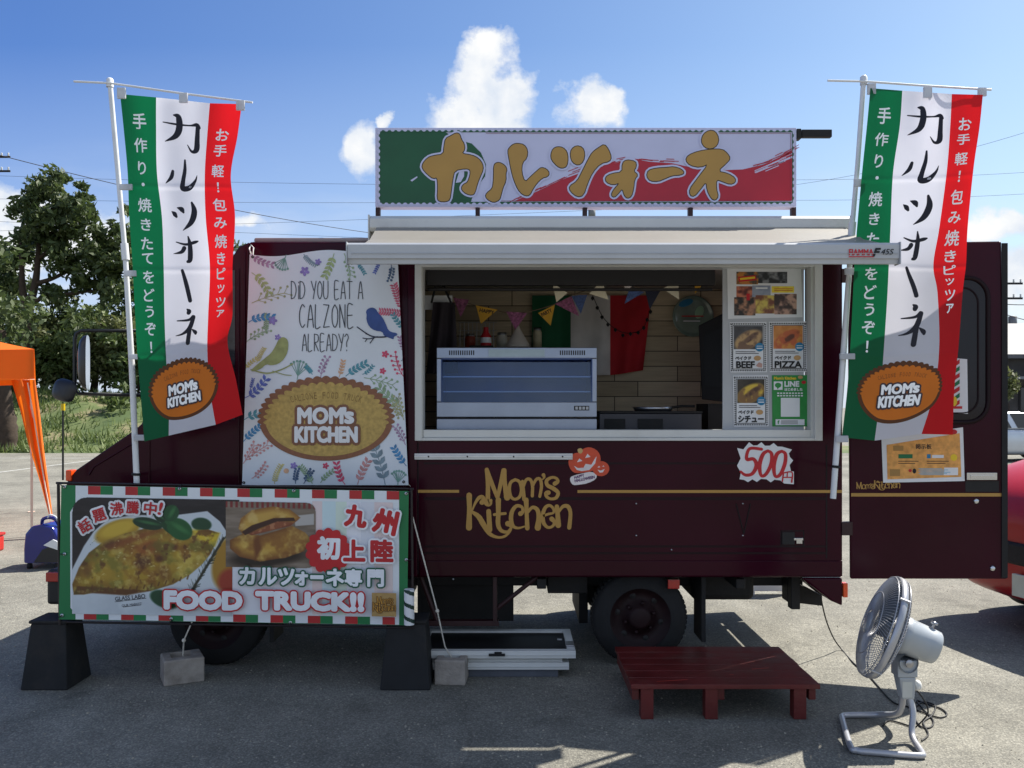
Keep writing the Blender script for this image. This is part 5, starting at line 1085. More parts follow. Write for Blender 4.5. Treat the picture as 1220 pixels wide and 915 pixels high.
for st in ([(1032, 44, 16), (970, 42, 16), (955, 95, 18), (990, 95, 18), (1006, 128, 22), (985, 170, 18), (950, 178, 16), (924, 160, 12)], [(1066, 52, 14), (1040, 70, 20), (1022, 125, 22), (1030, 180, 16), (1056, 172, 18), (1082, 120, 20), (1084, 68, 18), (1064, 52, 14)], [(1138, 54, 14), (1112, 70, 20), (1096, 125, 22), (1102, 182, 16), (1128, 176, 18), (1152, 122, 20), (1156, 70, 18), (1136, 54, 14)], [(1146, 166, 8), (1140, 210, 8)], [(1146, 167, 7), (1190, 164, 7), (1188, 214, 9)], [(1166, 166, 6), (1164, 190, 6)], [(1142, 190, 6), (1188, 190, 6)]): a.stroke(st, 0, tf=tf5)
a.build('price_lettering', M('red marker', (190, 26, 36), .55, 0, .15, 60), pr)
pk = thing('halloween_sticker', 'orange pumpkin sticker with happy halloween scroll on the truck side', 'sticker', P(702, 555, D))
a = Art(flat(D), .003)
def K(l): return chaikin(pt(l, 670, 525, 4.357))
a.poly(K([(40, 190), (60, 180), (110, 168), (150, 160), (180, 175), (175, 200), (130, 222), (90, 228), (55, 232), (40, 210)]), 0)
a.poly(K([(30, 120), (35, 85), (60, 65), (85, 62), (110, 40), (140, 32), (175, 45), (195, 70), (200, 105), (185, 140), (150, 160), (110, 165), (70, 170), (45, 155)]), 1); a.ell(670 + 200 / 4.357, 525 + 145 / 4.357, 10, 9, 1)
a.poly(K([(80, 60), (78, 42), (100, 38), (108, 55), (95, 70)]), 2)
for l in ([(75, 112), (88, 92), (104, 105)], [(118, 90), (130, 68), (146, 84)], [(60, 130), (80, 142), (110, 140), (120, 120), (150, 125), (168, 95), (178, 80), (170, 118), (140, 152), (100, 158), (75, 152)]): a.poly(pt(l, 670, 525, 4.357), 0)
for l in ([(182, 140), (190, 130), (196, 138)], [(206, 134), (214, 128), (218, 136)], [(182, 150), (200, 155), (220, 146), (210, 164), (194, 166)]): a.poly(pt(l, 670, 525, 4.357), 0)
a.text('HAPPY', 690, 567.5, 0, 3, w=12, hgt=3, rot=-14, bold=.2); a.text('HALLOWEEN', 696.5, 570.5, 0, 3, w=24, hgt=3.2, rot=-12, bold=.2)
a.build('pumpkin_print', [M('sticker white', (222, 214, 214), .5), M('pumpkin orange', (206, 74, 40), .5, 0, .1, 20), M('stem tan', (190, 160, 100), .5), M('scroll purple', (90, 50, 100), .5)], pk)
# notices on the rear door
dm = lambda x, y, h: DP(x, y, h)
nt1 = card('door_poster', 'tall narrow striped poster on the rear door, half behind the flag', 'poster', [(1104, 424), (1152, 428), (1153, 493), (1104, 492)], dm, .006, papw)
a = Art(dm, .008)
for k in range(7): a.poly([(1134 + k % 2, 434 + k * 8), (1143, 428 + k * 8), (1143, 433 + k * 8), (1134, 439 + k * 8)], k % 2)
a.rect(1108, 440, 1134, 470, 2); a.ell(1136, 478, 4, 6, 3); a.rect(1126, 484, 1146, 487, 0); a.rect(1133, 414, 1133.1, 414.1, 2)
a.build('poster_print', [inkr, inkg, M('cream print', (205, 196, 170), .6), inky], nt1)
nt2 = card('notice_sheet', 'orange and white notice board sheet taped below the door window', 'notice', [(1050, 523), (1147, 509), (1149, 573), (1052, 575)], dm, .006, papw)
a = Art(dm, .008); tilt = lambda x, y: y
a.poly([(1056, 530), (1143, 516), (1145, 568), (1057, 571)], 0); a.rect(1064, 540, 1139, 553, 1); a.rect(1073, 528.5, 1128, 536, 5); a.rect(1079, 557, 1141, 566, 5)
a.text('掲示板', 1100, 532, 0, 2, w=19, hgt=6, bold=.25); a.rect(1070, 541, 1087, 546, 3); a.rect(1104, 541, 1108.5, 546, 4); a.rect(1110, 542, 1124, 545.5, 5)
for x, y, w_ in ((1070, 549, 24), (1104, 549, 26), (1070, 551.5, 20), (1104, 551.5, 22)): a.rect(x, y, x + w_, y + .8, 2)
for k in range(6): a.rect(1094 + (k % 2) * 2, 558 + k * 1.4, 1122 + (k * 7) % 11, 558.7 + k * 1.4, 6)
a.rect(1060, 559, 1072, 567, 7); a.ell(1084, 560.5, 2, 1.8, 8); a.ell(1089, 561, 2.2, 3, 2); a.ell(1136, 545, 4, 4, 9); a.rect(1064, 531, 1076, 537, 7); a.ell(1135, 514.5, 5, 3, 8)
a.build('notice_print', [M('notice orange', (224, 160, 84), .6, 0, .25, 30), M('notice cream', (232, 216, 160), .6), inkk, inkg, inkb, papw, M('light blue print', (120, 180, 205), .6), M('notice brown', (170, 130, 70), .6), inkr, inky], nt2)

# ------------------------------------------------------------------ menu board and posters in the window
DM = D + .075
brd = MB(); brd.pbox(861, 316, 958, 516, DM, DM + .012); o = brd.build('menu_board', ivory, None, bevel=.002); tag(o, 'pale grey panel holding the menu posters at the window edge', 'menu board')
fm = flat(DM); GP = 'menu posters in the serving window'
cl_ = card('collage_poster', 'white sheet with a collage of small food photos, above the menu posters', 'poster', [(866, 320), (954, 319), (956, 378), (867, 380)], fm, .004, papw, GP)
cv = Canvas(873, 324, 952, 376, .45, (150, 154, 164))
cv.keep[:] = False
def tile(x0, y0, x1, y1, c0, c1, seed):
    m_ = (cv.X >= x0) & (cv.X <= x1) & (cv.Y >= y0) & (cv.Y <= y1); cv.keep[m_] = True; t = vnoise(cv.X, cv.Y, 6, seed, 3)[..., None]; t = np.clip((t - .35) / .3, 0, 1); q = np.array(c0) * (1 - t) + np.array(c1) * t; cv.c[m_] = q[m_]
for q in ((877, 324, 903, 339, (60, 60, 62), (190, 120, 50), 41), (903, 323, 938, 338, (40, 42, 46), (130, 132, 136), 42), (877, 341, 896, 356, (90, 40, 36), (200, 120, 90), 43), (896, 340, 918, 355, (130, 140, 160), (150, 158, 175), 44), (874, 354, 900, 376, (40, 34, 32), (180, 130, 100), 45), (900, 352, 922, 374, (120, 70, 50), (210, 190, 90), 46), (922, 350, 949, 375, (60, 44, 40), (190, 150, 130), 47), (919, 341, 946, 349, (226, 200, 50), (236, 214, 70), 48)): tile(*q)
cv.build('collage_print', fm, .0062, PRINT, cl_)
a = Art(fm, .0075); a.poly([(879, 330), (900, 328), (901, 334), (880, 336)], 0); a.poly([(881, 331.5), (899, 329.6), (899.4, 332), (881.4, 334)], 1); a.rect(900, 342.6, 914, 344.4, 2); a.rect(922, 344, 944, 344.6, 0); a.rect(922, 346, 944, 346.6, 0); a.rect(889, 350, 893, 358, 0)
a.build('collage_lettering', [inkr, inky, inkw], cl_)
def menu(label, x0, y0, x1, y1, word, seed, c1, c2, c3):
    o = card('menu_poster', label, 'poster', [(x0, y0), (x1 - .5, y0 - .5), (x1, y1), (x0 + 1, y1 + .3)], fm, .004, papw, GP)
    a = Art(fm, .0055, cyc=4); w_ = x1 - x0; h_ = y1 - y0
    for x in np.arange(x0 + 1.6, x1 - 1, 2.1): a.ell(x, y0 + 2, .75, 1, 0, n=8); a.ell(x + .6, y1 - 2, .75, 1, 0, n=8)
    for y in np.arange(y0 + 3, y1 - 2, 2.5): a.ell(x0 + 2 + (y - y0) / h_ * .7, y, 1, .8, 0, n=8); a.ell(x1 - 2, y, 1, .8, 0, n=8)
    a.cyc = 0; a.h = .0062; a.rect(x0 + 3.4, y0 + 3.6, x1 - 3.4, y1 - 3.4, 0); a.rect(x0 + 4.2, y0 + 4.4, x1 - 4.2, y1 - 4.2, 1)
    a.build('poster_frame', [inkk, papw], o)
    cv = Canvas(x0 + 5, y0 + 4.6, x1 - 5, y0 + h_ * .54, .4, c3); cx, cy = (x0 + x1) / 2, y0 + h_ * .32
    cv.c[:] += (vnoise(cv.X, cv.Y, 8, seed)[..., None] - .5) * 50
    g = cv.ell(cx, cy + 2, w_ * .4, h_ * .17, c1, .25, -28); cv.mot(g, c2, 9, seed + 3, .45, .6, .9); g = cv.ell(cx + 2, cy, w_ * .25, h_ * .05, c2, .6, -35); cv.mot(g, (60, 34, 24), 6, seed + 4, .45, .6, .7)
    cv.build('food_print', fm, .0075, PRINT, o)
    a = Art(fm, .009); a.ell(x1 - 9, y0 + h_ * .5, 5.2, 5.2, 2, n=24); a.rect(x1 - 12.5, y0 + h_ * .5 - 1.6, x1 - 5.5, y0 + h_ * .5 - .9, 3); a.rect(x1 - 12.5, y0 + h_ * .5 + .8, x1 - 5.5, y0 + h_ * .5 + 2, 3)
    for k in range(2): a.rect(x0 + 7, y0 + h_ * (.585 + .035 * k), x1 - 14 + k * 4, y0 + h_ * (.585 + .035 * k) + .7, 0)
    a.text('ベイクド', x0 + w_ * .36, y0 + h_ * .72, 0, 0, w=w_ * .42, hgt=h_ * .07, bold=.25); a.ell(x0 + w_ * .74, y0 + h_ * .72, 4.2, 3, 4)
    if word == 'BEEF': a.text(word, x0 + w_ * .42, y0 + h_ * .85, 0, 0, w=w_ * .48, hgt=h_ * .125, bold=.45); a.poly([(x0 + w_ * .7, y0 + h_ * .87), (x0 + w_ * .78, y0 + h_ * .8), (x0 + w_ * .87, y0 + h_ * .83), (x0 + w_ * .86, y0 + h_ * .91), (x0 + w_ * .76, y0 + h_ * .9)], 5)
    else: a.text(word, x0 + w_ * .5, y0 + h_ * .855, 0, 0, w=w_ * .7, hgt=h_ * .125, bold=.45)
    a.build('poster_lettering', [inkk, papw, inkb, inkw, M('tan oval', (190, 150, 100), .6), M('cow pink', (190, 150, 140), .6)], o)
menu('stamp edged menu poster reading BEEF', 869, 384, 913.5, 443.5, 'BEEF', 51, (186, 150, 100), (110, 80, 60), (60, 58, 60)); menu('stamp edged menu poster reading PIZZA', 916, 383.5, 961, 443, 'PIZZA', 61, (208, 140, 60), (190, 90, 50), (200, 130, 60)); menu('stamp edged menu poster reading stew in Japanese', 873, 447.5, 915.5, 508, 'シチュー', 71, (214, 180, 60), (120, 84, 50), (50, 42, 30))
ln_ = card('chat_poster', 'green poster inviting customers to chat on the phone app', 'poster', [(919.5, 447), (962, 447), (963, 508), (920, 508)], fm, .004, M('app green', (38, 140, 62), .5, 0, .12, 14), GP)
a = Art(fm, .0055); a.rect(930, 474, 952.5, 496.5, 0); a.text("Mom's Kitchen", 935, 450.5, 0, 1, w=26, hgt=3.4, bold=.2); a.rect(921.5, 454.5, 932, 464.5, 0); a.ell(926.7, 459, 3.8, 3, 2); a.poly([(925, 461), (928, 461.5), (926, 464)], 2); a.text('LINE', 943, 457.5, 0, 0, w=17, hgt=6, bold=.45); a.text('はじめました', 945, 464, 0, 0, w=21, hgt=3.2, bold=.2)
for y in (468.5, 471.5):
    for k in range(9): a.rect(925.5 + k * 3.5, y - .8, 928 + k * 3.5, y + .8, 0)
a.rect(923.5, 499.5, 958, 506.5, 0); a.text('f', 927, 503, 0, 2, w=2, hgt=4, bold=.3); a.rect(930, 500.5, 950, 505.5, 3); a.ell(953, 449.5, 3, 2, 4); a.ell(957, 455.5, 2.6, 2, 5)
a.build('poster_lettering', [inkw, inky, M('app green', (38, 140, 62)), ivory, M('tan oval', (190, 150, 100)), inkr], ln_)

# ------------------------------------------------------------------ kitchen inside
DC = D + .2
def cpx(px, py, d=DC): return P(px, py, d)
case = thing('heated_showcase', 'stainless glass fronted food showcase on the counter in the window', 'showcase', P(616, 512, DC))
x0, x1 = P(520, 0, DC).x, P(711, 0, DC).x; zt, zb, zg0, zg1 = P(0, 414, DC).z, P(0, 512, DC).z, P(0, 479, DC).z, P(0, 427, DC).z; yb = DC + .42
stl = M('showcase steel', (146, 154, 172), .28, .75, .06, 6, .02, 60)
mb = MB(); mb.box(x0, x1, DC, yb, zb, P(0, 499, DC).z); mb.box(x0, x1, DC, yb, P(0, 497, DC).z, zg0); mb.box(x0, x1, DC, yb, zg1 + .001, zt); mb.box(x0, x0 + .03, DC, yb, zg0 + .001, zg1); mb.box(x1 - .03, x1, DC, yb, zg0 + .001, zg1); mb.build('cabinet', stl, case, bevel=.004)
mb = MB(); mb.box(x0 + .031, x1 - .031, yb - .02, yb, zg0 + .001, zg1); mb.box(x0 + .0305, x0 + .034, DC + .006, yb - .021, zg0 + .001, zg1); mb.box(x1 - .034, x1 - .0305, DC + .006, yb - .021, zg0 + .001, zg1); mb.box(x0 + .035, x1 - .035, DC + .006, yb - .021, zg1 - .006, zg1); mb.build('lining', M('showcase sky tint lining', (66, 92, 150), .5, 0, .15, 5), case)  # lining coloured blue to stand for sky reflected in the front glass
mb = MB()
for y in (448, 466): 
    z = P(0, y, DC).z; mb.box(x0 + .036, x1 - .036, DC + .06, yb - .025, z - .006, z)
mb.build('shelf', steel, case)
mb = MB(); mb.add([(x0 + .031, DC + .003, zg0), (x1 - .031, DC + .003, zg0), (x1 - .031, DC + .05, zg1 - .001), (x0 + .031, DC + .05, zg1 - .001)], [(0, 1, 2, 3)]); mb.build('front_glass', glass('showcase glass', (.46, .62, .92), .05, .05, (.55, .7, .95)), case)  # blue sky reflection put into the pane's tint and gloss colour
for xa_ in (535, 667):
    mb = MB()
    for k in range(12): mb.pbox(xa_ + k * 2.6, 417.5, xa_ + k * 2.6 + 1.4, 423, DC - .0015, DC - .0003)
    mb.build('vent', dark, case)
mb = MB(); mb.pbox(684, 483.5, 702, 489, DC - .002, DC - .0003); mb.build('dial_panel', dark, case)
mb = MB(); mb.pbox(582, 416, 649, 425, DC - .004, DC - .0004); mb.build('name_plate', M('pale plate', (168, 186, 196), .4), case, bevel=.0015)
mb = MB(); mb.pbox(521, 497.4, 710, 498.6, DC + .002, DC + .01); mb.build('gap_seal', black, case)
a = Art(flat(DC - .002), .0008)
for k in range(4): a.rect(685.5 + k * 4.2, 484.5, 688.5 + k * 4.2, 488, 0)
a.build('dial_marks', ivory, case)
st = thing('gas_stove', 'low steel stove with black top beside the showcase', 'stove', P(775, 512, 6.0))
mb = MB(); mb.pbox(714, 492.5, 836, 514, 5.9, 6.4); mb.build('body', M('stove dark steel', (62, 62, 68), .4, .6, .1), st, bevel=.005); mb = MB(); mb.pbox(714, 490, 837, 492.2, 5.89, 6.41); mb.build('top', dark, st, bevel=.002)
mb = MB(); mb.pbox(720, 499, 745, 512, 5.893, 5.899); mb.pbox(760, 499, 790, 512, 5.893, 5.899); mb.build('burner_opening', black, st, bevel=.001)
ov = thing('black_oven', 'tall black oven standing behind the menu board', 'oven', P(850, 480, 6.3))
mb = MB(); mb.hexa([P(836, 476, 6.1), P(872, 480, 6.0), P(890, 470, 6.5), P(852, 470, 6.6), P(832, 388, 6.1), P(872, 368, 6.0), P(890, 372, 6.5), P(850, 386, 6.6)]); mb.build('cabinet', M('black oven enamel', (20, 17, 19), .55, 0, .1, 4, spec=.2), ov, bevel=.006)
mb = MB(); mb.hexa([P(840, 460, 6.075), P(862, 463, 6.02), P(862, 463, 6.025), P(840, 460, 6.08), P(838, 400, 6.075), P(862, 388, 6.02), P(862, 388, 6.025), P(838, 400, 6.08)]); mb.build('door_glass', M('oven pane', (16, 14, 16), .4, 0, .05, spec=.15), ov)
mb = MB(); mb.box(P(840, 0, 6.2).x, P(875, 0, 6.2).x, 6.1, 6.5, Z(668) + .07, P(0, 481, 6.1).z); mb.build('stand', dark, ov)
pl_ = thing('wall_plate', 'round glass plate hung on the plank wall inside the truck', 'plate', P(825, 377, 7.14))
mb = MB(); mb.lathe([(.001, .012), (.13, .012), (.155, .018), (.168, .03), (.17, .026), (.155, .008), (.001, .002)], P(825, 377, 7.165), (0, -1, 0), 40); mb.build('dish', M('glass dish', (120, 140, 128), .15, 0, .25, 8, coat=.4), pl_)
a = Art(flat(7.15), .006); a.ell(817, 361, 9, 4, 0, -20); a.ell(833, 372, 5, 8, 1, 20); a.rect(812, 376, 838, 377.5, 2); a.rect(814, 382, 834, 383.2, 3); a.build('dish_print', [inkb, M('mint print', (150, 190, 160), .5), inkr, inkw], pl_)
itf = thing('wall_flag', 'green white and red cloth flag pinned inside on the back wall', 'flag', P(705, 400, 7.1))
mb = MB(); nx = 48
for c_, (xa_, xb2) in enumerate(((634, 680), (680, 727), (727, 776))):
    vs = []
    for j in range(13):
        for i in range(17):
            u, t = i / 16, j / 12; x = xa_ + (xb2 - xa_) * u; bot = 447 if c_ else 447; y = 352 + (bot - 352) * t - (6 * t * t * max(0, (x - 727)) / 50); x2 = x - (10 * t * max(0, (x - 740) / 36)); vs.append(P(x2, y, 7.12 + .02 * math.sin(x * .18 + t * 2) * (.4 + t)))
    mb.add(vs, [(j * 17 + i, (j + 1) * 17 + i, (j + 1) * 17 + i + 1, j * 17 + i + 1) for j in range(12) for i in range(16)], c_, True)
mb.build('cloth', [M('flag cloth green', (20, 92, 58), .8), M('flag cloth white', (206, 202, 200), .8), M('flag cloth red', (178, 20, 34), .8)], itf)
# bunting
pen_m = [M('floral purple cloth', (150, 86, 120), .8, 0, .6, 60), M('mustard cloth', (214, 160, 50), .8, 0, .1), M('cream cloth', (226, 216, 190), .8, 0, .05), M('navy print cloth', (72, 92, 140), .8, 0, .5, 70), M('white red cloth', (226, 214, 208), .8, 0, .05), M('dark navy cloth', (30, 32, 52), .8, 0, .1)]
def bunting(label, pts, pens, d):
    th = thing('bunting', label, 'bunting', P(*pts[0], d), 'pennant strings inside the truck'); mb = MB(); mb.tube(cr([P(*q, d + .006) for q in pts], 6), .003, 6); mb.build('string', M('twine', (120, 100, 80), .8), th)
    for k, (Q, c_, tx) in enumerate(pens):
        dd = d - .012 * (k % 3); a = Art(flat(dd), .002); a.poly(Q, 0); o = a.build('pennant', pen_m[c_], th); m_ = o.modifiers.new('thick', 'SOLIDIFY'); m_.thickness = .002
        if tx:
            mx_ = (Q[0][0] + Q[1][0]) / 2; my_ = (Q[0][1] + Q[1][1]) / 2; w_ = Q[1][0] - Q[0][0]; a = Art(flat(dd), .0045); a.text(tx, mx_, my_ + 4.5, 0, 0, w=w_ * .66, hgt=4.2, rot=math.degrees(math.atan2(Q[1][1] - Q[0][1], w_)), bold=.2); a.build('pennant_lettering', inkk, o)
bunting('low string of purple and mustard pennants above the showcase', [(535, 352), (567, 364), (615, 373), (660, 363), (681, 352), (702, 345)], [([(540, 355), (559, 357), (549, 378)], 0, ''), ([(567, 364), (593, 369), (573, 386)], 1, 'HAPPY'), ([(603, 371), (628, 373), (614, 393)], 0, ''), ([(641, 373), (661, 363), (656, 388)], 1, 'PARTY'), ([(661, 362), (681, 353), (690, 377)], 0, ''), ([(681, 353), (700, 350), (692, 374)], 3, '')], 6.3)
bunting('high string of cream and navy pennants under the ceiling', [(650, 334), (676, 348), (702, 350), (717, 336), (741, 334), (764, 344), (789, 345), (808, 336), (842, 334)], [([(658, 337), (676, 349), (663, 360)], 2, ''), ([(717, 334), (702, 350), (725, 357)], 2, ''), ([(740, 333), (761, 334), (746, 347)], 4, ''), ([(750, 343), (768, 348), (744, 362)], 3, ''), ([(768, 344), (788, 344), (774, 369)], 5, ''), ([(789, 344), (808, 335), (809, 357)], 2, ''), ([(827, 334), (841, 334), (828, 350)], 1, '')], 6.0)
mb = MB(); mb.tube(cr([P(706, 352, 6.9), P(720, 380, 6.9), P(742, 396, 6.9), P(765, 392, 6.9), P(775, 368, 6.9)], 8), .003, 6)
for t in np.linspace(0, 1, 11):
    i = int(t * 3.999); l_ = [(706, 352), (720, 380), (742, 396), (765, 392), (775, 368)]; f_ = t * 4 - i; q = (l_[i][0] + (l_[i + 1][0] - l_[i][0]) * f_, l_[i][1] + (l_[i + 1][1] - l_[i][1]) * f_); mb.lathe([(.001, 0), (.012, .008), (.014, .02), (.001, .035)], P(q[0], q[1] + 1, 6.9), (0, 0, -1), 8)
tag(mb.build('string_lights', black), 'dark string of unlit bulbs hanging before the wall flag', 'string lights')
ap = thing('hanging_apron', 'dark apron hanging on a hook at the window left edge', 'apron', P(525, 400, 5.9))
mb = MB(); vs = []
for j in range(15):
    for i in range(13):
        u, t = i / 12, j / 14; x = 508 + (8 * (1 - t)) * (1 - u) + 38 * u - 4 * (1 - t) * u; vs.append(P(x, 360 + 85 * t, 5.9 + .03 * math.sin(u * 11 + t * 2) * (.4 + t)))
mb.add(vs, [(j * 13 + i, (j + 1) * 13 + i, (j + 1) * 13 + i + 1, j * 13 + i + 1) for j in range(14) for i in range(12)], 0, True); mb.build('cloth', M('apron black cloth', (34, 26, 34), .85, 0, .2, 10), ap)
mb = MB(); mb.tube([P(514, 361, 5.9), P(521, 332, 5.9), P(524, 330, 5.9), P(538, 362, 5.9)], .008, 6); mb.build('strap', black, ap)
mb = MB(); mb.pbox(514, 327, 527, 330, 5.88, 5.92); tag(mb.build('wall_hook', white_alu, None, bevel=.003), 'white hook holding the dark apron strap', 'hook')
pw = MB(); pw.pbox(505, 352, 539, 369, 5.97, 5.975); tag(pw.build('paper_note', papw), 'pale paper sheet behind the hanging apron', 'paper')
mb = MB(); mb.lathe([(.001, .16), (.012, .155), (.02, .13), (.055, .07), (.085, .02), (.09, 0), (.001, 0)], P(617, 414, 6.35), (0, 0, 1), 20); mb.box(P(590, 0, 6.4).x, P(645, 0, 6.4).x, 6.25, 6.5, Z(668) + .07, P(0, 414.3, 6.35).z - .002, 1); tag(mb.build('paper_cone', [M('off white paper', (188, 176, 164), .7), dark]), 'off white paper cone standing behind the showcase', 'paper cone')
mb = MB(); mb.lathe([(.04, 0), (.04, .07), (.02, .1), (.018, .13), (.02, .135), (.001, .14)], P(579, 412, 6.4), (0, 0, 1), 16); mb.lathe([(.041, .02), (.041, .06)], P(579, 412, 6.4), (0, 0, 1), 16, 1); mb.box(P(560, 0, 6.4).x, P(588, 0, 6.4).x, 6.3, 6.5, Z(668) + .07, P(0, 412.3, 6.4).z - .002, 2); tag(mb.build('sauce_bottle', [inkr, inkw, dark]), 'red sauce bottle behind the showcase', 'bottle')
rk = MB(); 
for k in range(9): rk.tube([P(548 + k * 5, 384, 7.05), P(548 + k * 5, 414, 7.05)], .003, 5)
for y in (384, 394, 404, 414): rk.tube([P(546, y, 7.05), P(592, y, 7.05)], .003, 5)
tag(rk.build('wire_rack', steel), 'wire rack on the back wall above the showcase left end', 'rack')

# small kitchen stores behind the showcase and on the stove
shz = P(0, 412.5, 6.4).z
sh = MB(); sh.box(P(546, 0, 6.55).x, P(655, 0, 6.55).x, 6.52, 6.75, shz - .022, shz - .002); sh.box(P(555, 0, 6.55).x, P(560, 0, 6.55).x, 6.55, 6.6, Z(668) + .07, shz - .0225); sh.box(P(640, 0, 6.55).x, P(645, 0, 6.55).x, 6.55, 6.6, Z(668) + .07, shz - .0225)
tag(sh.build('back_shelf', M('dark shelf board', (60, 48, 40), .6)), 'dark shelf board behind the showcase', 'shelf')
for px, r, h, c_, lab, nm, cat in ((598, .042, .11, (190, 184, 170), 'pale tin standing beside the white paper cone', 'tin', 'tin'), (560, .04, .1, (150, 60, 40), 'rust red jar under the mustard happy pennant', 'jar', 'jar'), (640, .035, .15, (170, 160, 130), 'tall pale bottle between the paper cone and the wall flag', 'bottle', 'bottle')):
    p = P(px, 0, 6.62); th = thing(nm, lab, cat, (p.x, 6.62, shz)); mb = MB(); mb.lathe([(.001, 0), (r, 0), (r, h * .8), (r * .8, h * .9), (r * .8, h * .92)], (p.x, 6.62, shz), (0, 0, 1), 20); mb.build('body', M(nm + ' %d' % px, c_, .4, 0, .15, 20), th); mb = MB(); mb.lathe([(r * .85, 0), (r * .85, .02), (.001, .021)], (p.x, 6.62, shz + h * .9), (0, 0, 1), 20); mb.build('lid', steel, th)
th = thing('flat_pan', 'flat steel pan on the black stove top', 'pan', P(778, 489, 6.1)); p = P(778, 489.8, 6.12); mb = MB(); mb.lathe([(.001, .004), (.12, .004), (.14, .03), (.146, .03), (.125, 0), (.001, 0)], p, (0, 0, 1), 28); mb.build('dish', steel, th); mb = MB(); mb.tube([p + Vector((.13, 0, .025)), p + Vector((.2, -.01, .035)), p + Vector((.29, -.02, .035))], .009, 8); mb.build('handle', dark, th)
# ------------------------------------------------------------------ things behind and beside the truck
orc = M('orange tent cloth', (236, 116, 20), .7, 0, .05, 2, .06, 12, trl=.35)
tent = thing('canopy_tent', 'orange pop up canopy tent at the left with a furled side drape', 'tent', (-7.7, 12.6, 0))
x1, y0 = P(41, 0, 11.1).x, 11.1; x0, y1 = x1 - 3.0, y0 + 3.0; zv, ze = P(0, 452, 11.1).z, P(0, 416, 11.1).z; cxm, cym = (x0 + x1) / 2, (y0 + y1) / 2
mb = MB(); n = 14; cor = [(x0, y0), (x1, y0), (x1, y1), (x0, y1)]
for k in range(4):
    a_, b_ = cor[k], cor[(k + 1) % 4]; vs = []
    for j in range(n + 1):
        t = j / n
        for i in range(n + 1):
            s = i / n; ex, ey = a_[0] + (b_[0] - a_[0]) * s, a_[1] + (b_[1] - a_[1]) * s; z = ze + (3.05 - ze) * t - .09 * math.sin(PI * t) - .05 * math.sin(PI * s) * (1 - t); vs.append((ex + (cxm - ex) * t, ey + (cym - ey) * t, z))
    mb.add(vs, [(j * (n + 1) + i, j * (n + 1) + i + 1, (j + 1) * (n + 1) + i + 1, (j + 1) * (n + 1) + i) for j in range(n) for i in range(n)], 0, True)
mb.build('roof', orc, tent)
mb = MB()
for k in range(4):
    a_, b_ = cor[k], cor[(k + 1) % 4]; vs = []
    for j in range(5):
        for i in range(25):
            s = i / 24; nx_, ny_ = (b_[1] - a_[1]) / 3, -(b_[0] - a_[0]) / 3; w_ = .015 * math.sin(s * 22 + k) * j / 4; vs.append((a_[0] + (b_[0] - a_[0]) * s + nx_ * w_, a_[1] + (b_[1] - a_[1]) * s + ny_ * w_, ze - .05 * math.sin(PI * s) + (zv - ze) * j / 4))
    mb.add(vs, [(j * 25 + i, (j + 1) * 25 + i, (j + 1) * 25 + i + 1, j * 25 + i + 1) for j in range(4) for i in range(24)], 0, True)
mb.build('valance', orc, tent)
mb = MB(); mb.tube([(a_, b_, zv - .003) for a_, b_ in cor], .008, 6, closed=True); mb.build('edge_piping', M('pale tape', (225, 200, 180), .7), tent); mb = MB(); mb.tube([P(33, 456, 11.05), P(41, 500, 11.05), P(54, 580, 11.02), P(61, 618, 11.02)], .009, 6); mb.build('drape_piping', M('pale tape', (225, 200, 180), .7), tent)
for i, (a_, b_) in enumerate(cor):
    mb = MB(); s = 1 if a_ == x1 else -1; mb.box(a_ - .03 * s - .015, a_ - .03 * s + .015, b_ + (.03 if b_ == y0 else -.03) - .015, b_ + (.03 if b_ == y0 else -.03) + .015, .008, ze); mb.box(a_ - .03 * s - .021, a_ - .03 * s + .021, b_ + (.03 if b_ == y0 else -.03) - .021, b_ + (.03 if b_ == y0 else -.03) + .021, 1.05, ze - .01); mb.box(a_ - .03 * s - .05, a_ - .03 * s + .05, b_ - .02, b_ + .08, 0, .0075); mb.build('leg', M('cream tent leg', (222, 196, 178), .45, 0, .05), tent)
mb = MB(); vs = []; L0 = [(13, 452), (24, 488), (34, 530), (48, 575), (58, 612)]; R0 = [(42, 452), (47, 488), (53, 540), (59, 585), (63, 617)]
for j in range(21):
    t = j / 20; q = t * 4; k = min(int(q), 3); f = q - k; l = [L0[k][c] + (L0[k + 1][c] - L0[k][c]) * f for c in (0, 1)]; r = [R0[k][c] + (R0[k + 1][c] - R0[k][c]) * f for c in (0, 1)]
    for i in range(17): u = i / 16; vs.append(P(l[0] + (r[0] - l[0]) * u, l[1] + (r[1] - l[1]) * u, 11.06 + .05 * math.sin(u * 12 + t * 2) * (1 - .5 * t)))
mb.add(vs, [(j * 17 + i, (j + 1) * 17 + i, (j + 1) * 17 + i + 1, j * 17 + i + 1) for j in range(20) for i in range(16)], 0, True); mb.build('side_drape', orc, tent)
RT = Matrix.Translation((x1, y0, 0)) @ Matrix.Rotation(math.radians(29), 4, 'Z') @ Matrix.Translation((-x1, -y0, 0))
for ch in tent.children:
    if 'drape' not in ch.name: ch.data.transform(RT)
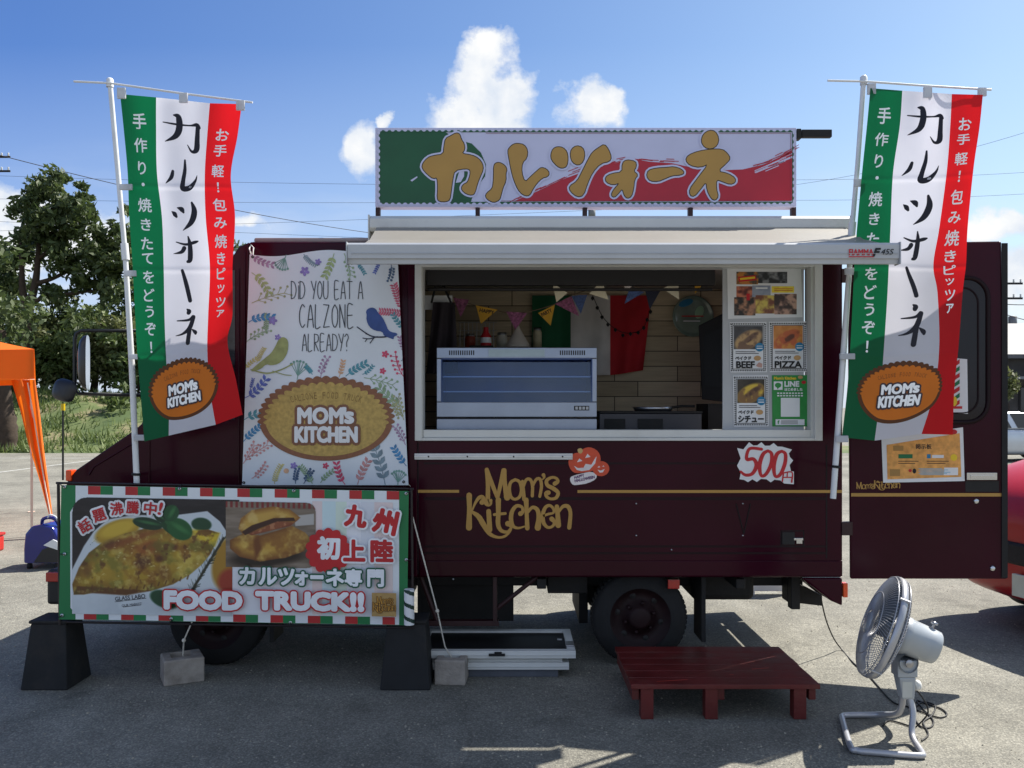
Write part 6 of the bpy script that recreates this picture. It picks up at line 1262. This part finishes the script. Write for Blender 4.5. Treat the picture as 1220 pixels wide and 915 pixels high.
# blue generator
gx = P(57, 0, 9.0).x; gen = thing('portable_generator', 'glossy blue rounded machine with a carry handle by the tent leg', 'generator', (gx, 9.0, 0))
blue = M('blue glossy plastic', (22, 28, 112), .25, 0, .08, 6, coat=.3)
mb = MB(); prof = [(-.2, .06), (.16, .06), (.19, .1), (.17, .3), (.1, .43), (0, .46), (-.12, .44), (-.185, .36), (-.2, .2)]; mb.prism([(gx + a_, b_) for a_, b_ in prof], 8.9, 9.32); mb.build('shell', blue, gen, bevel=.045, seg=4)
mb = MB(); mb.prism([(gx + a_, b_) for a_, b_ in ((-.09, .07), (.155, .07), (.175, .12), (.16, .27), (.0, .2))], 8.885, 8.899); mb.build('side_panel', M('generator black plastic', (24, 24, 28), .4), gen, bevel=.004)
mb = MB(); mb.prism([(gx + a_, b_) for a_, b_ in ((.02, .25), (.12, .31), (.165, .29), (.17, .2))], 8.87, 8.8845); mb.build('white_panel', papw, gen, bevel=.004)
mb = MB(); mb.tube(cr([(gx - .06, 9.0, .44), (gx - .04, 8.98, .5), (gx + .02, 8.98, .52), (gx + .09, 8.98, .5), (gx + .12, 9.0, .43)]), .018, 8); mb.tube(cr([(gx + .02, 8.96, .52), (gx + .05, 8.95, .55), (gx + .1, 8.96, .53), (gx + .12, 8.97, .48)]), .008, 6, 1); mb.build('handle', [blue, M('white loop', (200, 205, 215), .6)], gen)
for sx in (-.16, .12):
    for sy in (8.95, 9.26): mb = MB(); mb.lathe([(.001, 0), (.025, 0), (.03, .03), (.02, .0605)], (gx + sx, sy, 0), (0, 0, 1), 12); mb.build('foot', black, gen)
# red box at the edge
rbx = P(5.5, 0, 10.1).x - .2; rc_ = thing('red_box', 'red storage box with a white label at the left edge', 'box', (rbx, 9.9, 0)); mb = MB(); zb1, zb0 = P(0, 639, 9.75).z, 0; mb.box(rbx - .2, P(5.5, 0, 10.1).x, 9.75, 10.1, 0, zb1 - .035); mb.build('body', M('red plastic box', (176, 34, 26), .4, 0, .1), rc_, bevel=.02)
mb = MB(); mb.box(rbx - .21, P(5.5, 0, 10.1).x + .01, 9.74, 10.11, zb1 - .034, zb1); mb.build('lid', M('red plastic lid', (160, 30, 24), .4), rc_, bevel=.01); mb = MB(); mb.box(rbx - .12, rbx + .08, 9.742, 9.749, zb1 - .13, zb1 - .05); mb.build('label_plate', papw, rc_)
# white and red barrier board behind the truck
bbx = thing('barrier_board', 'white board with a red end stripe standing behind the truck', 'barrier', (P(930, 0, 7.7).x, 7.75, 0))
mb = MB(); xa_, xb2 = P(898, 0, 7.7).x, P(937, 0, 7.7).x; mb.box(xa_, xb2, 7.7, 7.74, .03, .42); mb.build('board', papw, bbx, bevel=.004); mb = MB(); mb.box(xb2 + .0005, xb2 + .05, 7.695, 7.745, .0, .43); mb.build('red_post', M('barrier red', (186, 40, 40), .5), bbx, bevel=.004); mb = MB(); mb.box(xa_ - .05, xa_ - .0005, 7.66, 7.78, 0, .1); mb.box(xa_ - .05, xa_ - .0005, 7.695, 7.745, .1005, .42); mb.build('foot', papw, bbx, bevel=.004)

# ------------------------------------------------------------------ cars
glassd = M('car window glass', (16, 19, 22), .05, 0, .05, coat=.4)
def car(label, org, yaw, paint, plate=None, L_=4.2, W_=1.7, Ht=1.48):
    """front faces local -Y"""
    th = thing('parked_car', label, 'car', org); R = Matrix.Rotation(math.radians(yaw), 4, 'Z'); T = Matrix.Translation(Vector(org)) @ R
    def w(p): return T @ Vector(p)
    mb = MB()
    st = [(0, .36, .60, .62), (.05, .26, .70, .74), (.18, .2, .80, .80), (.5, .18, .92, .83), (1.05, .18, .99, .845), (1.25, .18, 1.0, .85), (2.4, .18, 1.0, .85), (3.4, .18, 1.02, .85), (3.9, .2, 1.02, .83), (4.12, .24, .96, .79), (4.2, .36, .8, .7)]
    st = [(a_ / 4.2 * L_, b_, c_ * Ht / 1.48, e_ * W_ / 1.7) for a_, b_, c_, e_ in st]; sec = []
    for y, zb_, zt_, hw in st:
        m_ = (zb_ + zt_) / 2; sec.append([(-hw * .86, y, zb_), (-hw * .97, y, zb_ + .1), (-hw, y, m_), (-hw * .975, y, zt_ - .12), (-hw * .88, y, zt_ - .02), (-hw * .5, y, zt_ + .02), (0, y, zt_ + .03), (hw * .5, y, zt_ + .02), (hw * .88, y, zt_ - .02), (hw * .975, y, zt_ - .12), (hw, y, m_), (hw * .97, y, zb_ + .1), (hw * .86, y, zb_)])
    k = 13; vs = [w(p) for s_ in sec for p in s_]; fs = [(i * k + j, (i + 1) * k + j, (i + 1) * k + j + 1, i * k + j + 1) for i in range(len(sec) - 1) for j in range(k - 1)] + [tuple(range(k)), tuple(range((len(sec) - 1) * k, len(sec) * k))[::-1]] + [(i * k + k - 1, (i + 1) * k + k - 1, (i + 1) * k, i * k) for i in range(len(sec) - 1)]
    mb.add(vs, fs, 0, True); bo = mb.build('body', paint, th); s_ = bo.modifiers.new('sub', 'SUBSURF'); s_.levels = 2; s_.render_levels = 2
    # greenhouse
    f = L_ / 4.2; zt_ = Ht; hw = .85 * W_ / 1.7; zs = 1.0 * Ht / 1.48
    low = [(-.74, 1.0 * f), (.74, 1.0 * f), (.78, 3.85 * f), (-.78, 3.85 * f)]; top = [(-.58, 1.75 * f), (.58, 1.75 * f), (.58, 3.45 * f), (-.58, 3.45 * f)]
    lowv = [(a_ * W_ / 1.7, b_, zs - .01) for a_, b_ in low]; topv = [(a_ * W_ / 1.7, b_, zt_) for a_, b_ in top]
    mb = MB(); mb.hexa([w(p) for p in lowv + topv]); mb.build('roof', paint, th, bevel=.06, seg=4)
    mb = MB()
    for a_, b_ in ((0, 1), (1, 2), (2, 3), (3, 0)):
        p = [Vector(lowv[a_]), Vector(lowv[b_]), Vector(topv[b_]), Vector(topv[a_])]; c_ = sum(p, Vector()) / 4; nn = (p[1] - p[0]).cross(p[3] - p[0]).normalized(); nn = -nn if nn.dot(c_ - Vector((0, 2.4 * f, zs + .2))) < 0 else nn
        if abs(nn.x) > .6:
            m0, m1 = (p[0] * .5 + p[1] * .5), (p[2] * .5 + p[3] * .5)
            for Q in ([p[0] + (p[1] - p[0]) * .1, m0 - (p[1] - p[0]) * .02, m1 + (p[3] - p[2]) * .03, p[3] + (p[2] - p[3]) * .06], [m0 + (p[1] - p[0]) * .02, p[0] + (p[1] - p[0]) * .9, p[3] + (p[2] - p[3]) * .94, m1 - (p[3] - p[2]) * .03]): mb.add([w(c_ + (q - c_) * .86 + nn * .012 + (q - c_) * 0 if False else q + (sum(Q, Vector()) / 4 - q) * .1 + nn * .012) for q in Q], [(0, 1, 2, 3)])
        else: mb.add([w(q + (c_ - q) * .1 + nn * .012) for q in p], [(0, 1, 2, 3)])
    mb.build('window', glassd, th)
    for sx in (-1, 1):
        for y in (.85 * f, 3.35 * f):
            mb = MB(); o = w((sx * (hw + .012), y, .3)); ax = (R.to_3x3() @ Vector((sx, 0, 0))); mb.lathe([(.17, -.2), (.29, -.19), (.3, -.16), (.3, -.02), (.285, 0), (.2, .002), (.195, -.01)], o, ax, 32); wo = mb.build('wheel', tyre_m, th)
            mb = MB(); mb.lathe([(.2, -.012), (.185, -.004), (.17, -.03), (.06, -.02), (.05, 0), (.001, .004)], o, ax, 32)
            u = Vector((0, 0, 1)); v_ = ax.cross(u)
            for q in range(9):
                an = 2 * PI * q / 9; r_ = u * math.cos(an) + v_ * math.sin(an); t_ = u * -math.sin(an) + v_ * math.cos(an); mb.add([o + ax * -.0 + r_ * .05 - t_ * .018, o + r_ * .05 + t_ * .018, o + r_ * .185 + t_ * .026 - ax * .002, o + r_ * .185 - t_ * .026 - ax * .002], [(0, 1, 2, 3)], 1)
            mb.build('rim', [dark, alu], wo)
    for sx in (-1, 1):
        mb = MB(); mb.hexa([w((sx * hw * a_, y, z)) for a_, y, z in ((.6, .1, .58), (.93, .34, .6), (.9, .5, .62), (.6, .3, .6), (.58, .14, .74), (.92, .36, .78), (.9, .5, .8), (.58, .3, .76))]); mb.build('headlight', M('headlight lens', (190, 200, 205), .1, .3, coat=.5), th, bevel=.02)
        mb = MB(); mb.hexa([w((sx * hw * a_, y, z)) for a_, y, z in ((.62, L_ - .1, .6), (.93, L_ - .2, .6), (.9, L_ - .3, .6), (.62, L_ - .2, .6), (.62, L_ - .14, .85), (.93, L_ - .24, .88), (.9, L_ - .34, .88), (.62, L_ - .24, .85))]); mb.build('tail_lamp', red_l, th, bevel=.02)
        mb = MB(); c_ = w((sx * (hw + .06), 1.25 * f, zs + .06)); mb.box(c_.x - .07, c_.x + .07, c_.y - .05, c_.y + .05, c_.z - .06, c_.z + .06); mb.build('side_mirror', paint, th, bevel=.03)
    mb = MB(); mb.hexa([w(p) for p in ((-.3, -.03, .52), (.5, -.03, .52), (.5, .1, .52), (-.3, .1, .52), (-.26, -.025, .68), (.46, -.025, .68), (.46, .1, .68), (-.26, .1, .68))]); mb.build('grille', dark, th, bevel=.02)
    mb = MB(); y = -.045; mb.hexa([w(p) for p in ((.02, y, .3), (.34, y + .02, .3), (.34, y + .05, .3), (.02, y + .03, .3), (.02, y, .46), (.34, y + .02, .46), (.34, y + .05, .46), (.02, y + .03, .46))]); mb.build('number_plate', M('plate white', (214, 220, 206), .5), th, bevel=.004)
    return th
redp = M('red car paint', (178, 14, 22), .3, 0, .06, 3, coat=.15, spec=.3); sil = M('silver car paint', (196, 202, 210), .28, .4, .05, 3, coat=.5)
car('red car facing the camera, half hidden by the open rear door', (3.66, 6.32, 0), -80, redp, W_=1.7, Ht=2.0)
car('silver white car parked side on before the dark building', (P(1226, 0, 27.2).x + 1.2, 27.0, 0), 96, sil)
car('pale car parked behind the silver white car', (P(1216, 0, 31).x + 1.4, 31.0, 0), 90, M('pearl car paint', (210, 208, 216), .3, .1, .05, coat=.5))

# ------------------------------------------------------------------ buildings, poles and wires on the right
def house(label, x0, x1, y0, y1, h, roof, ov, wall):
    th = thing('house', label, 'building', ((x0 + x1) / 2, (y0 + y1) / 2, 0)); mb = MB(); mb.box(x0, x1, y0, y1, 0, h); mb.build('wall', wall, th)
    mb = MB(); ym = (y0 + y1) / 2; mb.prism([(0, 0)] * 0 or [(x0 - ov, h - .1), (x1 + ov, h - .1), (x1 + ov, h + .06), (x0 - ov, h + .06)], y0 - ov, y1 + ov); mb.hexa([(x0 - ov, y0 - ov, h + .061), (x1 + ov, y0 - ov, h + .061), (x1 + ov, y1 + ov, h + .061), (x0 - ov, y1 + ov, h + .061), (x0 + 1.6, ym - .1, h + roof), (x1 - 1.6, ym - .1, h + roof), (x1 - 1.6, ym + .1, h + roof), (x0 + 1.6, ym + .1, h + roof)]); mb.build('roof', M('grey roof tile', (78, 80, 86), .6, 0, .2, 5, .2, 8), th)
    for k in range(4):
        x = x0 + .8 + k * (x1 - x0 - 1.6) / 3.4; f = MB(); frame(f, x, x + 1.5, .9, 2.5, .07, y0 - .06, y0 - .002); wn = f.build('window', dark, th); g = MB(); g.box(x + .075, x + 1.425, y0 - .03, y0 - .02, .975, 2.425); g.build('pane', glassd, wn)
    f = MB(); f.box(x0 + .1, x1 - .1, y0 - 1.1, y0 - .1, 2.75, 2.85); f.build('awning_board', M('grey awning board', (120, 124, 130), .6), th)
    return th
bwall = M('dark board wall', (70, 68, 68), .8, 0, .25, 3, .1, 10)
house('low dark building with a grey tiled roof behind the parked cars', 19.9, 34, 35.5, 43, 3.7, 1.7, .6, bwall)
house('pale distant house with grey roof behind the truck', -1, 9, 60, 68, 5.0, 1.8, .5, M('pale wall', (190, 184, 170), .8, 0, .1, 2))
def pole(label, px, pytop, d, arms=True):
    p = P(px, pytop, d); th = thing('utility_pole', label, 'utility pole', (p.x, d, 0), 'utility poles'); mb = MB(); mb.tube([(p.x, d, 0), (p.x, d, p.z)], [.17, .11], 12); mb.build('post', M('weathered concrete pole', (104, 98, 92), .85, 0, .15, 4), th)
    for k, dz_ in enumerate((.35, 1.1)):
        mb = MB(); mb.box(p.x - .8, p.x + .8, d - .17, d - .11, p.z - dz_ - .05, p.z - dz_ + .05)
        mb.build('crossarm', dark, th); mb = MB()
        for q in (-.7, -.35, .35, .7): mb.lathe([(.03, 0), (.05, .05), (.03, .1), (.05, .14), (.001, .18)], (p.x + q, d - .14, p.z - dz_ + .05), (0, 0, 1), 8)
        mb.build('insulator', M('white ceramic', (200, 200, 196), .3), th)
    if not arms: return p
    mb = MB(); mb.lathe([(.001, 0), (.2, .02), (.2, .6), (.001, .64)], (p.x + .38, d, p.z - 2.6), (0, 0, 1), 14); mb.build('transformer', M('transformer grey', (120, 122, 124), .5), th)
    return p
p1 = pole('thin utility pole right of the open rear door', 1197.5, 330, 44); p2 = pole('utility pole at the left edge above the trees', -4, 180, 46, False); p3 = pole('utility pole seen through the gap under the roof sign', 697, 205, 48)
wire_m = M('overhead wire', (38, 38, 42), .7)
def wirex(label, a_, b_, sag, r=.008):
    a_, b_ = Vector(a_), Vector(b_); mb = MB(); mb.tube([a_ + (b_ - a_) * t + Vector((0, 0, -4 * sag * t * (1 - t))) for t in np.linspace(0, 1, 25)], r, 5); tag(mb.build('overhead_wire', wire_m), label, 'wire', 'overhead wires')
wirex('overhead wire sloping down from the left edge behind the left flag', P(0, 185, 38), P(445, 278, 52), .3, .018)
wirex('upper thin wire level across the sky left of the sign', P(-40, 208, 46), P(760, 220, 46), .2)
wirex('middle thin wire level across the sky left of the sign', P(-40, 236, 46), P(760, 238, 47), .2); wirex('lower thin wire rising towards the sign from the left', P(-40, 276, 46), P(760, 248, 48), .1); wirex('lowest thin wire dipping behind the awning end', P(-40, 262, 46), P(900, 300, 50), .1)
wirex('wire rising to the right edge behind the right flag', P(900, 226, 46), P(1300, 132, 40), .5); wirex('level wire crossing the sky behind the right flag', P(880, 214, 46), P(1300, 200, 44), .2); wirex('wire crossing behind the right flag low over the door', P(880, 238, 46), P(1300, 226, 44), .2)
wirex('wire from the right pole to the dark building', P(1190, 372, 44), P(1300, 390, 42), .2, .02); wirex('second wire leaving the right pole top', P(1190, 362, 44), P(1300, 352, 42), .2, .02)

# ------------------------------------------------------------------ bank, grass and trees on the left
def bank_z(x, y):
    t = min(max((y - 31) / 8, 0), 1); f = min(max((12 - x) / 6, 0), 1); return (2.1 * (t * t * (3 - 2 * t)) + .12 * math.sin(x * .9 + y) * t + .08 * math.sin(x * 2.3) * t) * f + .02
mb = MB(); nx, ny = 160, 40; xs = np.linspace(-60, 14, nx); ys = np.linspace(30.6, 60, ny)
mb.add([(x, y, bank_z(x, y) if j else -.02) for j, y in enumerate(ys) for x in xs], [(j * nx + i, j * nx + i + 1, (j + 1) * nx + i + 1, (j + 1) * nx + i) for j in range(ny - 1) for i in range(nx - 1)], 0, True)
def bank_mat():
    m = bpy.data.materials.new('grass and dry earth'); m.use_nodes = True; t = m.node_tree; n = t.nodes; b = n['Principled BSDF']; tcn = n.new('ShaderNodeTexCoord')
    no = n.new('ShaderNodeTexNoise'); no.inputs['Scale'].default_value = .6; no.inputs['Detail'].default_value = 8; no.inputs['Roughness'].default_value = .65; t.links.new(tcn.outputs['Object'], no.inputs[0])
    rp = n.new('ShaderNodeValToRGB'); t.links.new(no.outputs['Fac'], rp.inputs[0]); e = rp.color_ramp.elements; e[0].position = .38; e[0].color = (.06, .095, .028, 1); e[1].position = .66; e[1].color = (.25, .20, .12, 1); q = e.new(.52); q.color = (.105, .135, .045, 1)
    t.links.new(rp.outputs[0], b.inputs['Base Color']); b.inputs['Roughness'].default_value = .95; return m
kind(mb.build('grass_bank', bank_mat()), 'structure')
def leaf_mat(name, c1, c2, trl=.3):
    m = bpy.data.materials.new(name); m.use_nodes = True; t = m.node_tree; n = t.nodes; b = n['Principled BSDF']; g = n.new('ShaderNodeNewGeometry'); rp = n.new('ShaderNodeMixRGB'); t.links.new(g.outputs['Random Per Island'], rp.inputs[0]); rp.inputs[1].default_value = (*c1, 1); rp.inputs[2].default_value = (*c2, 1); t.links.new(rp.outputs[0], b.inputs['Base Color']); b.inputs['Roughness'].default_value = .6
    tr = n.new('ShaderNodeBsdfTranslucent'); t.links.new(rp.outputs[0], tr.inputs[0]); ms = n.new('ShaderNodeMixShader'); ms.inputs[0].default_value = trl; t.links.new(b.outputs[0], ms.inputs[1]); t.links.new(tr.outputs[0], ms.inputs[2]); t.links.new(ms.outputs[0], n['Material Output'].inputs[0]); return m
gr = MB(); cnt = 0
while cnt < 9000:
    x = rng.uniform(-26, -6); y = 31 + 9 * rng.random() ** 1.4; z = bank_z(x, y)
    if vnoise(np.array([x]), np.array([y]), 2.2, 91, 3)[0] < .46 and rng.random() < .8: continue
    cnt += 1; h = rng.uniform(.12, .42); a_ = rng.uniform(0, 6.28); wd = .035; dx, dy = math.cos(a_), math.sin(a_); lx = rng.normal() * .15
    gr.add([(x - dx * wd, y - dy * wd, z - .03), (x + dx * wd, y + dy * wd, z - .03), (x + lx, y + rng.normal() * .1, z + h)], [(0, 1, 2)])
o = gr.build('grass', leaf_mat('grass blades', (.055, .095, .02), (.19, .24, .07), .3)); kind(o, 'stuff')
bark = M('tree bark', (62, 50, 40), .9, 0, .25, 8, .5, 20)
lm = [leaf_mat('dark green leaves', (.036, .06, .017), (.10, .135, .042), .32), leaf_mat('mid green leaves', (.05, .085, .02), (.14, .185, .055), .32), leaf_mat('olive leaves', (.07, .085, .025), (.18, .2, .075), .32)]
TRI = [(0, 1, 2, 3)]
def leaves(mb, c, r, n, s):
    for _ in range(n):
        d = rng.normal(size=3); d /= np.linalg.norm(d) + 1e-9; q = np.array(c) + d * np.array(r) * rng.random() ** .45
        u = rng.normal(size=3); u /= np.linalg.norm(u); v = np.cross(u, rng.normal(size=3)); v /= np.linalg.norm(v) + 1e-9; k = s * rng.uniform(.6, 1.3)
        mb.add([q - u * k * .9, q + v * k * .42 + u * .1 * k, q + u * k, q - v * k * .42 + u * .1 * k], TRI)
def tree(name, label, base, limbs, clumps, mi, leaf, per, group=None, cat='tree'):
    th = thing(name, label, cat, base, group); mb = MB()
    for pts, r0, r1 in limbs: q = cr(pts, 4); mb.tube(q, list(np.linspace(r0, r1, len(q))), 8)
    if limbs: mb.build('trunk', bark, th)
    mb = MB()
    for c, r in clumps: leaves(mb, c, r, int(per * 2.0 * (r[0] * r[2]) ** .9) + 10, leaf)
    mb.build('crown', lm[mi], th); return th
def pxclump(px, py, rpx, d, sy=1.0): c = P(px, py, d); r = rpx / F * d; return ((c.x, d + rng.uniform(-.5, .5), c.z), (r, r * .9, r * sy))
d = 40.0
b = P(36, 0, d); g_ = 'trees on the grass bank'
def lp(px, py, dd=0): p = P(px, py, d + dd); return (p.x, p.y, p.z)
limbs = [([(b.x, d, 0), lp(32, 420), lp(34, 372), lp(42, 338), lp(45, 310), lp(48, 260)], .3, .08), ([lp(33, 380), lp(27, 345), lp(26, 320), lp(24, 280)], .2, .07), ([lp(42, 338), lp(62, 332), lp(90, 318), lp(118, 300)], .12, .05), ([lp(44, 310), lp(75, 285), lp(100, 265)], .1, .03), ([lp(36, 365), lp(55, 352), lp(85, 350), lp(120, 345)], .12, .04)]
cls = []
for q in ((40, 228, 20), (58, 222, 22), (30, 250, 18), (72, 240, 24), (52, 258, 26), (92, 248, 22), (36, 285, 20), (62, 282, 24), (86, 272, 24), (110, 262, 16), (76, 308, 26), (104, 292, 24), (128, 288, 18), (142, 272, 13), (150, 292, 16), (120, 318, 24), (146, 318, 22), (96, 330, 22), (20, 300, 14), (66, 350, 22), (10, 335, 24), (0, 310, 20), (132, 345, 24), (104, 232, 7), (69, 210, 9), (98, 222, 6), (150, 250, 8), (160, 300, 18), (172, 330, 20)):
    for k in range(6): cls.append(pxclump(q[0] + rng.normal() * q[2] * .3, q[1] + rng.normal() * q[2] * .3, q[2] * rng.uniform(.45, .75), d + rng.uniform(-1.2, 1.2), .85))
tree('broadleaf_tree', 'tall airy broadleaf tree with forked trunk behind the orange tent', (b.x, d, 0), limbs, cls, 0, .19, 120, g_)
i = 0
for px, py, rw, dd, mi, lab in ((-30, 330, 70, 43, 0, 'broad dark tree cut by the left edge of the photo'), (175, 370, 50, 44, 1, 'round tree showing between the left flag pole and the mirror'), (110, 395, 46, 43, 1, 'dense green tree above the truck mirror'), (50, 405, 44, 43, 0, 'dark bushy tree just above the orange tent roof'), (240, 350, 60, 46, 0, 'tree hidden mostly by the left flag'), (330, 360, 60, 47, 1, 'tree hidden behind the floral banner'), (-110, 300, 80, 45, 1, 'tree standing past the left edge')):
    c = P(px, py, dd); cls = []
    for k in range(44): cls.append(pxclump(px + rng.normal() * rw * .5, py + rng.normal() * rw * .48 + 6, rw * rng.uniform(.2, .38), dd + rng.uniform(-1.5, 1.5), .9))
    z0 = bank_z(c.x, dd); tree('bushy_tree', lab, (c.x, dd, z0), [([(c.x, dd, z0 - .1), (c.x + .2, dd, (z0 + c.z) / 2), (c.x, dd, c.z)], .22, .06), ([(c.x + .1, dd, (z0 + c.z) / 2), (c.x + 1.0, dd - .3, c.z)], .1, .04)], cls, mi, .19, 95, g_)
for px, py, rw, dd, mi, lab in ((20, 440, 36, 41, 2, 'olive shrub behind the tent valance'), (75, 438, 32, 40.5, 1, 'shrub behind the round wide mirror'), (125, 432, 36, 41, 2, 'olive shrub under the mirror bracket'), (165, 445, 30, 40, 1, 'shrub at the foot of the left flag pole'), (140, 482, 20, 36.5, 1, 'low bright green bush on the grass bank'), (-20, 440, 40, 41, 0, 'shrub outside the left edge'), (215, 440, 40, 41, 0, 'shrub behind the truck bonnet')):
    if dd > 38: rw *= 1.35; py -= 14
    cls = [pxclump(px + rng.normal() * rw * .5, py + rng.normal() * rw * .36, rw * rng.uniform(.25, .45), dd + rng.uniform(-.8, .8), .8) for k in range(50 if dd > 38 else 16)]; c = P(px, py, dd); tree('shrub', lab, (c.x, dd, bank_z(c.x, dd)), [([(c.x, dd, bank_z(c.x, dd) - .1), (c.x, dd, c.z)], .08, .03)], cls, mi, .16, 130, 'shrubs on the grass bank', 'shrub')
# old trunk by the tent
stx = P(6, 0, 31.5); mb = MB(); mb.tube(cr([(stx.x, 31.5, 0), (stx.x + .05, 31.5, .6), (stx.x, 31.5, 1.4), (stx.x - .1, 31.5, 2.6), (stx.x - .3, 31.6, 4.4)]), list(np.linspace(.42, .24, 21) * (1 + .08 * rng.normal(size=21))), 12); mb.tube(cr([(stx.x, 31.5, 1.8), (stx.x - .6, 31.5, 2.6), (stx.x - 1.1, 31.4, 3.6)]), list(np.linspace(.2, .1, 11)), 8)
th = thing('old_tree', 'thick bare tree trunk framed by the orange tent and its leg', 'tree', (stx.x, 31.5, 0), g_); mb.build('trunk', bark, th); mb = MB()
for k in range(20): leaves(mb, (stx.x - 1 + rng.normal() * 1.3, 32 + rng.normal() * .8, 5 + rng.normal() * 1.0), (.8, .8, .6), 90, .17)
mb.build('crown', lm[0], th)
tree('shrub', 'small bush beside the right utility pole', (P(1202, 0, 34).x, 34, 0), [([(P(1202, 0, 34).x, 34, 0), (P(1202, 0, 34).x, 34, 1.8)], .05, .02)], [pxclump(1200 + rng.normal() * 4, 462 + rng.normal() * 14, 9, 34, 1.2) for k in range(8)], 2, .1, 260, 'shrubs on the grass bank', 'shrub')
